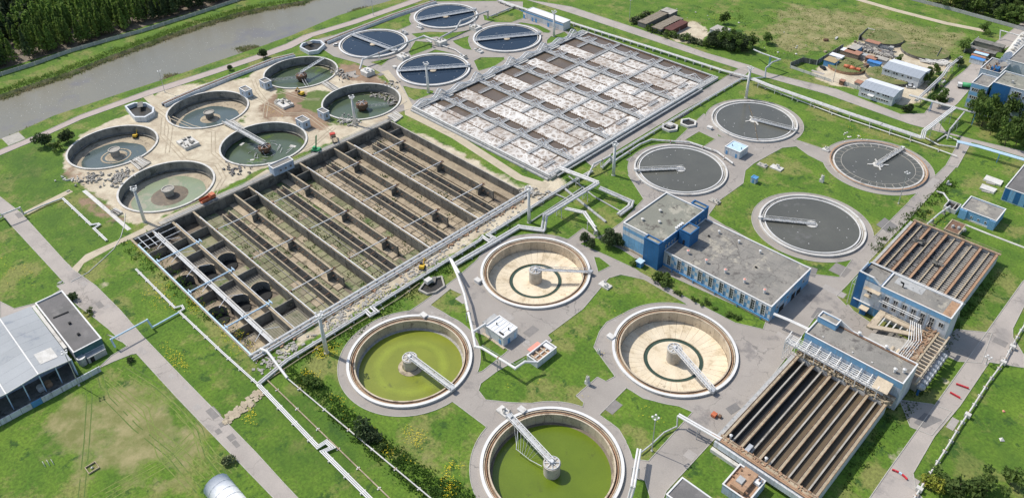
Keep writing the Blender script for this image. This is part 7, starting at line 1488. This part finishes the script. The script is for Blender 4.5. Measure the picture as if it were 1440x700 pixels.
def ruin(label, px, s_=(6, 5), h=1.8):
    x, y = P(*px, h / 2); t = thing('valve_ruin', label, 'chamber', (x, y, 0)); MB().box(x - s_[0] / 2, x + s_[0] / 2, y - s_[1] / 2, y + s_[1] / 2, 0, h * .6).build('body', 'concrete_pale', t)
    for i in range(12): MB().chunk(x + random.uniform(-.45, .45) * s_[0], y + random.uniform(-.45, .45) * s_[1], h * .6 + .3, random.uniform(.8, 2), random.uniform(.5, 1.3), random.uniform(.3, 1), 0).build('block', random.choice(['concrete', 'concrete_pale', 'concrete_dark']), t)
ruin('crumbling valve chamber on a grassy patch between four old tanks', (264, 200), (9, 7), 2.6); ruin('crumbling valve chamber with yellow flowers on the muddy ground', (399, 145), (9, 6), 2.2)
# fences
def fence(label, pts, h, m, step=2.6, name='fence', post='steel'):
    q = [Vector(p_) for p_ in PL(pts)]; t = thing(name, label, 'fence', (q[0].x, q[0].y, 0))
    for a, c_ in zip(q[:-1], q[1:]):
        n_ = max(1, int((c_ - a).length / step))
        for i in range(n_):
            s0, s1 = a.lerp(c_, i / n_), a.lerp(c_, (i + .97) / n_); MB().bar((*s0, h / 2 + .05), (*s1, h / 2 + .05), .15, h - .1).build('fence_panel', m, t)
            MB().box(s0.x - .12, s0.x + .12, s0.y - .12, s0.y + .12, 0, h + .15).build('post', post, t)
fence('tall dark grey board fence up the left side of the construction yard', [(1111, 95), (1128, 88), (1148, 92), (1185, 69)], 3.0, 'concrete_dark'); fence('dark fence stub at the top corner of the yard', [(1207, 57), (1219, 46)], 3, 'concrete_dark'); fence('low pale concrete fence along the yard front', [(1111, 96), (1169, 116)], 1.6, 'concrete_pale', 3.5); fence('pale concrete fence in front of the near white site house', [(1180, 117), (1205, 126), (1265, 145)], 2, 'concrete_pale', 3.5); fence('two white hoarding panels at the top of the yard', [(1219, 45), (1229, 48)], 2.6, 'white_paint', 5); fence('grey concrete fence slanting up by the barracks', [(1355, 75), (1375, 57)], 2.4, 'concrete_pale', 3); fence('short grey wall right of the wide mound', [(1316, 84), (1323, 72)], 2.4, 'concrete_dark', 3)
# canal-side perimeter wall and top-right perimeter pipe
fence('long grey perimeter wall between canal bank and forest', [(-20, 114), (50, 92), (100, 74), (150, 59.5), (200, 46), (260, 27), (333, 3), (345, -2)], 2.2, 'concrete_grey', 6.5, post='concrete_pale')
fence('long pale perimeter wall below the top right woods', [(1270, -2), (1340, 16), (1390, 30), (1440, 44), (1470, 52)], 2.2, 'concrete_grey', 6.5, post='concrete_pale')
pipeline('white pipe gantry at the top right road bend', [[(1406, 56, .5), (1407, 43, 5), (1436, 51, 5), (1460, 58, 5)]], .35, 'pipe_lagging', 12, name='pipe_gantry')
fence('mesh rail fence along the foot of the right lawn', [(1290, 640), (1280, 660)], .01, 'steel') if False else None
# small things on the near lawns
x, y = P(130, 658); t = thing('timber_frame', 'small square timber frame around a white stone on the dark lawn', 'frame', (x, y, 0))
for a in ((x - 1.5, x + 1.5, y - 1.5, y - 1.3), (x - 1.5, x + 1.5, y + 1.3, y + 1.5), (x - 1.5, x - 1.3, y - 1.3, y + 1.3), (x + 1.3, x + 1.5, y - 1.3, y + 1.3)): MB().box(*a, .05, .5).build('board', 'sandy_top', t)
MB().rock(x, y, .3, .45).build('stone', 'white_rim', t)
for i, px in enumerate(((62, 653), (68, 651), (74, 650))):
    x, y = P(*px); t = thing('metal_hoop', ['leftmost', 'middle', 'rightmost'][i] + ' of three pale hoops in the straw-coloured grass', 'hoop', (x, y, 0), 'three hoops'); q = [Vector((x + 1.1 * math.cos(a), y, 1.1 * math.sin(a))) for a in np.linspace(0, PI, 9)]; MB().path(q, .07, 5).build('tube', 'white_rim', t)
for px, lb, s_ in (((1411, 578), 'pinkish stone on the pale right lawn', .6), ((1408, 618), 'round grey manhole ring on the dark right lawn', .8), ((85, 397), 'white slab at the road corner', 1.), ((165, 389), 'x', 0)):
    if s_: x, y = P(*px); t = thing('stone', lb, 'stone', (x, y, 0)); MB().rock(x, y, .2, s_).build('rock', 'salmon' if 'pink' in lb else 'white_rim', t)
t = thing('cracked_slabs', 'cracked pale slabs across the grass beside the left road', 'slab', (*P(345, 570), 0))
for _ in range(110):
    f_ = random.random(); x, y = P(320 + 46 * f_ + random.uniform(-5, 5), 590 - 36 * f_ + random.uniform(-6, 6)); MB().chunk(x, y, .16, random.uniform(.7, 1.7), random.uniform(.6, 1.2), .2, tilt=.05).build('slab', 'sand', t)
x, y = P(316, 692, 2); t = thing('storage_tent', 'white round-backed storage tent cut by the bottom edge', 'tent', (x, y, 0)); b = MB(); n_ = 10
for xx in (x - 5.5, x + 5.5): b.v += [(xx, y + 3.6 * math.cos(a), 3.4 * math.sin(a)) for a in np.linspace(0, PI, n_ + 1)]
b.f = [(i, i + 1, i + n_ + 2, i + n_ + 1) for i in range(n_)] + [tuple(range(n_ + 1)), tuple(range(2 * n_ + 1, n_, -1))]; b.build('canopy', 'roof_white', t, True)
for i in range(5): q = [Vector((x - 5.5 + i * 2.75, y + 3.66 * math.cos(a), 3.46 * math.sin(a))) for a in np.linspace(0, PI, 9)]; MB().path(q, .06, 4).build('rib', 'steel_white', t)
# ================================================================== TREES AND PLANTS
def crown_mesh(name, m, h, r, n, shape='cone', z0=.15, leaf=.55, seed=0, lumps=7):
    g_ = np.random.default_rng(seed); pts = []
    if shape == 'cone':
        z = g_.random(n) ** .75; rr = (1 - z) ** .8 * r * (.75 + .25 * np.sin(z * 28 + seed)); a = g_.uniform(0, 2 * PI, n); q = np.sqrt(g_.uniform(.35, 1, n)) * rr
        c_ = np.stack([q * np.cos(a), q * np.sin(a), h * (z0 + (1 - z0) * z)], 1)
    else:
        cen = np.stack([g_.normal(0, r * .4, lumps), g_.normal(0, r * .4, lumps), h * g_.uniform(z0 + .15, .85, lumps)], 1); k = g_.integers(0, lumps, n); d = g_.normal(0, 1, (n, 3)); d /= np.linalg.norm(d, axis=1)[:, None]
        c_ = cen[k] + d * (r * .52 * g_.uniform(.55, 1.05, (n, 1))) * np.array([1, 1, .8 * min(1.6, h / (2 * r))]); c_[:, 2] = np.clip(c_[:, 2], h * z0 * .6, h * 1.02)
    u = g_.normal(0, 1, (n, 3)); u /= np.linalg.norm(u, axis=1)[:, None]; w_ = g_.normal(0, 1, (n, 3)); w_ -= u * (u * w_).sum(1)[:, None]; w_ /= np.linalg.norm(w_, axis=1)[:, None]
    s_ = (leaf * g_.uniform(.6, 1.3, n))[:, None]; v_ = np.stack([c_ - u * s_ - w_ * s_ * .6, c_ + u * s_ - w_ * s_ * .5, c_ + w_ * s_ * .9 + u * s_ * .1], 1).reshape(-1, 3)
    return v_
def leafmesh(name, m, v_):
    me = bpy.data.meshes.new(name); n_ = len(v_); me.vertices.add(n_); me.vertices.foreach_set('co', v_.astype(np.float32).ravel()); me.loops.add(n_); me.loops.foreach_set('vertex_index', np.arange(n_, dtype=np.int32)); me.polygons.add(n_ // 3); me.polygons.foreach_set('loop_start', np.arange(0, n_, 3, dtype=np.int32)); me.polygons.foreach_set('loop_total', np.full(n_ // 3, 3, np.int32)); me.materials.append(M[m]); me.update(); me.validate(); return me
KINDS = {}
for nm, m_, h, r, n_, sh, lf in (('spruce', 'leaf_dark', 13, 2.6, 420, 'cone', .6), ('pine', 'leaf_dark', 12, 3.0, 380, 'blob', .6), ('birch', 'leaf_bright', 13, 2.7, 480, 'cone', .5), ('leafy_tree', 'leaf_green', 9, 3.6, 620, 'blob', .55), ('bush', 'leaf_green', 2.2, 1.6, 260, 'blob', .3), ('dark_bush', 'leaf_dark', 2.4, 1.8, 280, 'blob', .3), ('grey_bush', 'leaf_grey', 2.6, 1.9, 260, 'blob', .35), ('big_spruce', 'leaf_dark', 8, 4.4, 1500, 'blob', .42), ('yellow_bush', 'yb', 2.6, 2.4, 600, 'blob', .3)):
    if m_ == 'yb': mat('yb', (.24, .24, .02), (.15, .19, .02), .5, .9, fine=.3)
    for sd in range(3 if nm in ('spruce', 'birch', 'pine', 'leafy_tree', 'bush') else 1):
        v_ = crown_mesh(nm, m_, h, r, n_, sh, .12 if 'bush' not in nm else .05, lf, sd + 1); tr = MB().tube((0, 0, 0), (0, 0, h * .8), .22 if h > 4 else .08, 6, .04)
        if h > 4:
            for i in range(5): a = i * 2.4; tr.tube((0, 0, h * (.3 + .1 * i)), (r * .6 * math.cos(a), r * .6 * math.sin(a), h * (.42 + .1 * i)), .08, 4, .03)
        KINDS.setdefault(nm, []).append((leafmesh('crown', m_, v_), tr.mesh('trunk', 'bark'), v_))
def plant(kind, x, y, label, cat, group=None, s_=1., z=0, sz=None, name=None):
    c_, tr, _ = random.choice(KINDS[kind]); t = thing(name or {'dark_bush': 'bush', 'grey_bush': 'bush', 'yellow_bush': 'bush', 'big_spruce': 'spruce'}.get(kind, kind), label, cat, (x, y, z), group, random.uniform(.01, 6)); sc = (s_, s_, s_ * (sz or random.uniform(.85, 1.15))); t.scale = sc
    for nm_, me in (('crown', c_), ('trunk', tr)): o = bpy.data.objects.new(nm_, me); COL.objects.link(o); o.parent = t
    return t
# forest beyond the canal
fl = Vector(P(-20, 110)); fr_ = Vector(P(345, -4)); cand = []
for _ in range(60000):
    if len(cand) > 2300: break
    x = random.uniform(-650, -491); y = random.uniform(15, 290)
    if x > -493 - (y < 40) * 0: continue
    if all((x - a) ** 2 + (y - b_) ** 2 > 6.5 for a, b_ in cand[-260:]): cand.append((x, y))
def topx(x, y):
    d0, d1 = (x + y) * C4, (y - x) * C4; zc = d1 * cp + HC * sp; return CX + FOC * d0 / zc, CY - FOC * (d1 * sp - (HC - 0) * cp) / zc
vis = [(x, y) for x, y in cand if -30 < topx(x, y)[0] < 480 and -40 < topx(x, y)[1] < 130]
vis.sort(key=lambda q: -q[0]); rest_ = [q for q in cand if q not in set(vis[:300])]
def pickkind(x, y):
    f_ = math.sin(x * .05 + y * .021) + math.sin(y * .043 + 1.3) + random.uniform(-.8, .8); front = x > -520
    return 'birch' if f_ > (-.5 if front else .5) else ('spruce' if random.random() < .6 else 'pine')
FL = {'birch': 'light green birch-like tree in the forest beyond the canal wall', 'spruce': 'dark pointed spruce in the forest beyond the canal wall', 'pine': 'dark round-topped pine in the forest beyond the canal wall'}
for x, y in vis[:300]: k_ = pickkind(x, y); plant(k_, x, y, FL[k_], 'tree', 'trees of the forest beyond the canal', random.uniform(.95, 1.3))
def mass(name_, pts, kindf, sc=1.):
    by = {}
    for x, y in pts:
        k_ = kindf(x, y); v_ = random.choice(KINDS[k_])[2]; nt_ = len(v_) // 3; idx = RNG.permutation(nt_)[:150]; w_ = v_.reshape(-1, 3, 3)[idx].copy(); cen = w_.mean(1, keepdims=True); w_ = (w_ - cen) * 1.5 + cen; a = random.uniform(0, 6); s_ = random.uniform(.8, 1.15) * sc
        R_ = np.array([[math.cos(a), -math.sin(a), 0], [math.sin(a), math.cos(a), 0], [0, 0, 1]]); w_ = (w_.reshape(-1, 3) @ R_.T) * s_ + np.array([x, y, 0]); by.setdefault({'birch': 'leaf_bright', 'spruce': 'leaf_dark', 'pine': 'leaf_dark', 'leafy_tree': 'leaf_green'}[k_], []).append(w_)
    for m_, l_ in by.items(): o = bpy.data.objects.new(name_, leafmesh(name_, m_, np.concatenate(l_))); COL.objects.link(o); o['kind'] = 'stuff'
mass('forest', rest_, pickkind, 1.15)
sheet('forest_floor', 'mud', [rectp(-764, -492, -60, 320)], [], .04)
# woods at the top right
wr = []
for _ in range(9000):
    if len(wr) > 330: break
    px, py = random.uniform(1275, 1500), random.uniform(-60, 60); x, y = P(px, py)
    if py < (px - 1275) * .27 - 5 and all((x - a) ** 2 + (y - b_) ** 2 > 16 for a, b_ in wr): wr.append((x, y))
wv = sorted(wr, key=lambda q: -topx(*q)[1]); wl2 = {'leafy_tree': 'mid-green leafy tree in the woods beyond the top right wall', 'spruce': 'dark spruce in the woods beyond the top right wall'}
for x, y in wv[:90]: k_ = 'leafy_tree' if random.random() < .5 else 'spruce'; plant(k_, x, y, wl2[k_], 'tree', 'trees of the top right woods', random.uniform(1., 1.3))
mass('woods', wv[90:], lambda x, y: 'leafy_tree' if random.random() < .4 else 'spruce', 1.1)
# woodlot in the middle top
for i in range(30):
    f_ = i / 29; px, py = 1000 + 55 * f_ + random.uniform(-3, 3), 66 + 8 * f_ + random.uniform(-12, 2) * (1 - .3 * f_); x, y = P(px, py); plant('leafy_tree' if random.random() < .35 else 'big_spruce', x, y, 'dark tree packed in the woodlot by the meadow barns', 'tree', 'woodlot trees', random.uniform(.75, 1.05))
for px, py, lb in ((1078, 62, 'light green tree right of the woodlot'), (1018, 34, 'light tree at the top of the woodlot')): plant('leafy_tree', *P(px, py), lb, 'tree', None, 1.)
for i, (px, py) in enumerate(((1394, 168), (1385, 150), (1400, 185), (1410, 172), (1418, 195), (1405, 160), (1430, 190), (1437, 175), (1428, 205), (1380, 178), (1374, 160), (1392, 190), (1366, 172), (1440, 206), (1412, 205), (1445, 188))):
    x, y = P(px, py); plant('leafy_tree', x, y, 'tall leafy tree in the grove before the offices', 'tree', 'grove before the offices', random.uniform(.85, 1.1), sz=1.6)
for px, py, k_, s_, lb in ((63, 206, 'big_spruce', 1.05, 'dark spruce at the canal path, leftmost of the group'), (96, 200, 'big_spruce', .9, 'dark spruce at the canal path, rightmost of the group'), (80, 212, 'leafy_tree', .6, 'bright green tree between the two dark canal-side spruces'), (324, 99, 'big_spruce', .45, 'small dark conifer at the flume, left of the bigger one'), (371, 82, 'big_spruce', .7, 'dark conifer beside the middle of the long flume'), (856, 345, 'big_spruce', .95, 'dark conifer at the left wall of the hall'), (869, 345, 'big_spruce', .75, 'dark conifer touching the left wall of the hall'), (822, 340, 'big_spruce', .6, 'small dark conifer at the lawn tip, left of the pair by the hall'), (832, 348, 'big_spruce', .5, 'smallest conifer at the lawn tip by the hall'),
    (605, 2, 'big_spruce', .6, 'dark conifer at the top by the canal path'), (1195, 157 - 2, 'big_spruce', .0, 'x'), (1271, 157, 'big_spruce', .45, 'left of two tiny conifers at the road bend'), (1278, 157, 'big_spruce', .55, 'right of two tiny conifers at the road bend'), (1313, 126, 'big_spruce', .6, 'lone conifer under the pipes beside the site houses'), (1347, 93, 'big_spruce', .7, 'conifer beside the pipe run by the barracks'), (1300, 117, 'leafy_tree', .8, 'leafy tree at the end of the near site house'), (1306, 110, 'leafy_tree', .7, 'leafy tree behind the end of the near site house'), (1316, 104, 'leafy_tree', .6, 'leafy tree topmost of the site-house row'), (1320, 150, 'leafy_tree', .9, 'round dark tree beside the pipe bridge'), (1326, 140, 'leafy_tree', .7, 'smaller tree behind the round dark tree'), (1262, 92, 'leafy_tree', .6, 'greyish tree before the slate-roofed site house'), (1354, 73, 'leafy_tree', .9, 'broad pale willow at the grey fence'), (1382, 47, 'leafy_tree', .8, 'dark tree at the top right road corner'), (925, 393, 'bush', 1.8, 'bright shrub before the hall steps, left one'), (935, 400, 'bush', 1.7, 'bright shrub before the hall steps, right one'), (893, 372, 'bush', 1.2, 'low shrub at the hall left wall foot'), (515, 622, 'dark_bush', 2.4, 'x')):
    if s_ and lb != 'x': x, y = P(px, py); plant(k_, x, y, lb, 'tree' if 'bush' not in k_ else 'shrub', None, s_)
for px, py, k_, s_, lb in ((443, 541, 'bush', 1.5, 'leafy shrub among flowers at the top of the ditch'), (434, 536, 'bush', 1.2, 'smaller leafy shrub at the ditch top'), (512, 610, 'dark_bush', 2.3, 'big dark bush in the ditch below the yellow-green tank'), (524, 618, 'dark_bush', 1.8, 'dark bush right of the biggest ditch bush'), (536, 630, 'bush', 1., 'small bright bush at the ditch'), (1312, 684, 'yellow_bush', 1.5, 'yellowish round bush at the bottom right'), (1325, 680, 'bush', 1.8, 'dark round bush right of the yellowish one'), (1345, 694, 'bush', 2.5, 'leafy bush at the bottom edge right of the round pair'), (1388, 690, 'leafy_tree', .75, 'broad green tree at the bottom right corner'), (1370, 692, 'leafy_tree', .8, 'low green tree left of the broad corner tree'), (1420, 680, 'leafy_tree', .75, 'green tree nearest the right bottom corner'), (103, 421, 'dark_bush', 1.3, 'round dark bush at the annex corner'), (184, 508, 'dark_bush', .9, 'dark bush on the lawn near the road gantry'), (322, 650, 'grey_bush', 1.1, 'grey bush beside a pale stump by the road'), (126, 441, 'bush', .8, 'low bush strip beside the annex')):
    x, y = P(px, py); plant(k_, x, y, lb, 'bush' if 'tree' not in k_ else 'tree', None, s_)
for i in range(26):
    px = 891 + i * 1.9 if i < 12 else (910 + (i - 12) * 6.3); py = 34 - (px - 891) * .55 + random.uniform(-1, 1) if i < 12 else 43 + (px - 910) * .27
    x, y = P(px, py); plant('grey_bush' if random.random() < .5 else 'bush', x, y, 'scrubby hedge bush bordering the meadow barn plot', 'bush', 'hedge of the barn plot', random.uniform(1., 1.8))
for i in range(12): f_ = random.random(); x, y = P(945 + 125 * f_ * .9, 408 + 52 * f_ * .9 + random.uniform(-2, 4)); plant('bush', x, y, 'tiny sapling on the strip below the hall windows', 'bush', 'saplings below the hall', random.uniform(.35, .7))
# weeds, flowers
wa = [[(395, 515), (430, 520), (520, 600), (600, 660), (660, 690), (670, 705), (600, 705), (520, 640), (440, 560)], [(170, 335), (200, 340), (380, 495), (370, 505), (290, 450), (180, 360)], [(400, 500), (470, 470), (620, 375), (720, 318), (720, 325), (630, 385), (480, 485), (410, 520)], [(1225, 345), (1290, 290), (1330, 250), (1345, 255), (1300, 310), (1240, 360)], [(1380, 400), (1420, 380), (1340, 480), (1300, 560), (1180, 700), (1200, 640), (1330, 470)]]
for k, pl in enumerate(wa): blades('weeds', 'weed', patch_pts(pl, [420, 160, 260, 120, 160][k]), .8 if k in (0, 3) else .5, .55, 10, 0, .7)
fa = [([(180, 340), (205, 350), (230, 380), (180, 345)], 25), ([(190, 395), (240, 400), (250, 440), (210, 430)], 60), ([(300, 450), (350, 470), (360, 500), (330, 500)], 50), ([(262, 418), (280, 420), (300, 445), (270, 440)], 30), ([(440, 485), (475, 485), (480, 500), (445, 505)], 70), ([(425, 520), (450, 525), (445, 535), (430, 535)], 35), ([(570, 600), (600, 615), (590, 630), (565, 615)], 30), ([(620, 660), (645, 650), (640, 700), (625, 700)], 40), ([(500, 430), (560, 400), (570, 405), (510, 440)], 40), ([(460, 560), (480, 550), (530, 610), (590, 660), (540, 640)], 30), ([(1180, 175), (1260, 185), (1290, 200), (1200, 195)], 50), ([(1000, 25), (1030, 22), (1035, 30), (1005, 33)], 60), ([(950, 15), (970, 18), (960, 22)], 20), ([(1100, 50), (1150, 45), (1160, 60), (1110, 70)], 30), ([(225, 480), (260, 500), (270, 530), (240, 510)], 50), ([(350, 570), (362, 580), (356, 600), (345, 590)], 20), ([(372, 150), (400, 160), (395, 170), (375, 160)], 25), ([(420, 48), (435, 44), (430, 52), (420, 53)], 20), ([(1310, 300), (1330, 310), (1320, 320)], 12), ([(0, 405), (40, 440), (20, 430)], 0), ([(700, 540), (830, 480), (900, 400), (830, 560)], 5), ([(900, 560), (960, 580), (900, 630)], 4), ([(1090, 55), (1180, 70), (1180, 20), (1100, 20)], 30), ([(0, 360), (40, 375), (60, 400), (10, 400)], 25)]
blades('scrub', 'reed', patch_pts([(1090, 2), (1200, 8), (1390, 50), (1345, 90), (1320, 70), (1260, 45), (1180, 70), (1100, 90), (1060, 60)], 300), .35, .8, 8, 0, 1.8)
blades('scrub', 'weed', patch_pts([(960, 10), (1100, 10), (1380, 55), (1345, 92), (1300, 60), (1180, 60), (1100, 85), (1000, 60)], 200), .4, .7, 9, 0, 1.3)
b = MB()
for x, y in patch_pts([(900, 8), (1100, 30), (1180, 80), (1100, 90), (960, 45)], 26): b.rock(x, y, .3, random.uniform(.3, .9))
for x, y in patch_pts([(1190, 185), (1230, 195), (1210, 205), (1180, 200)], 12): b.rock(x, y, .2, random.uniform(.3, .8))
b.build('litter', 'white_rim', None, kind='stuff')
allf = []
for pl, cnt in fa:
    if cnt: allf += patch_pts(pl, cnt)
N = len(allf); b = MB()
for x, y in allf:
    for _ in range(4):
        a, c_ = x + random.gauss(0, .9), y + random.gauss(0, .7); z = random.uniform(.3, .7); s_ = random.uniform(.07, .18); b.add([(a - s_, c_ - s_, z), (a + s_, c_ - s_ * .6, z + .05), (a + s_ * .3, c_ + s_, z)], [(0, 1, 2)])
b.build('yellow_flowers', 'yellow_flower', None, kind='stuff')
# mower tracks on the lower-left lawn
mat('mown_grass', (.2, .24, .06), (.12, .17, .03), .4, .95, fine=.25)
mat('mown_dark', (.1, .15, .03), (.08, .13, .025), .4, .95, fine=.25)
trk = [[(138, 518), (150, 560), (190, 600), (240, 640), (280, 690)], [(146, 540), (200, 590), (250, 630), (292, 670)], [(168, 515), (215, 545), (250, 575), (275, 605), (285, 640), (310, 672)], [(175, 512), (222, 543), (256, 573), (281, 603), (292, 640), (316, 668)], [(275, 606), (240, 640), (180, 672), (130, 700)], [(283, 610), (246, 646), (190, 678), (150, 702)], [(120, 520), (126, 560), (122, 620), (114, 700)], [(150, 530), (205, 575), (225, 640), (270, 690)], [(330, 662), (300, 640), (270, 600), (232, 560)], [(0, 600), (60, 560), (115, 520)], [(228, 625), (262, 655), (282, 678)]]
sheet('mower_tracks', 'mown_grass', [], [], .015) if False else None
tm = {'mown_grass': MB(), 'mown_dark': MB()}
for i, q in enumerate(trk):
    pl = PL(q)
    for o_ in (-.75, .75):
        pp = []
        for k in range(len(pl)): a = Vector(pl[max(k - 1, 0)]); c_ = Vector(pl[min(k + 1, len(pl) - 1)]); d = (c_ - a).normalized(); pp.append(tuple(Vector(pl[k]) + Vector((-d.y, d.x)) * o_))
        st = strip(dens(pp, 6), .28); n2 = len(st) // 2; tm['mown_grass' if i % 3 else 'mown_dark'].add([(x_ + random.uniform(-.06, .06), y_ + random.uniform(-.06, .06), .012 + .002 * i) for x_, y_ in st], [(k, k + 1, 2 * n2 - 2 - k, 2 * n2 - 1 - k) for k in range(n2 - 1) if random.random() < .9])
for k_, b in tm.items(): struct(b, 'mower_tracks', k_)
# birds / floating specks on the canal: foam flecks
b = MB()
for _ in range(420):
    f_ = random.random() ** .7; px = random.uniform(10, 420); py = np.interp(px, [0, 100, 200, 300, 400], [165, 130, 95, 58, 32]) + random.gauss(0, 9); x, y = P(px, py, wl)
    if -470 < x < -410: s_ = random.uniform(.06, .2); b.add([(x - s_, y, wl + .02), (x, y - s_, wl + .02), (x + s_, y, wl + .02), (x, y + s_, wl + .02)], [(0, 1, 2, 3)])
b.build('foam_flecks', 'white_rim', None, kind='stuff')
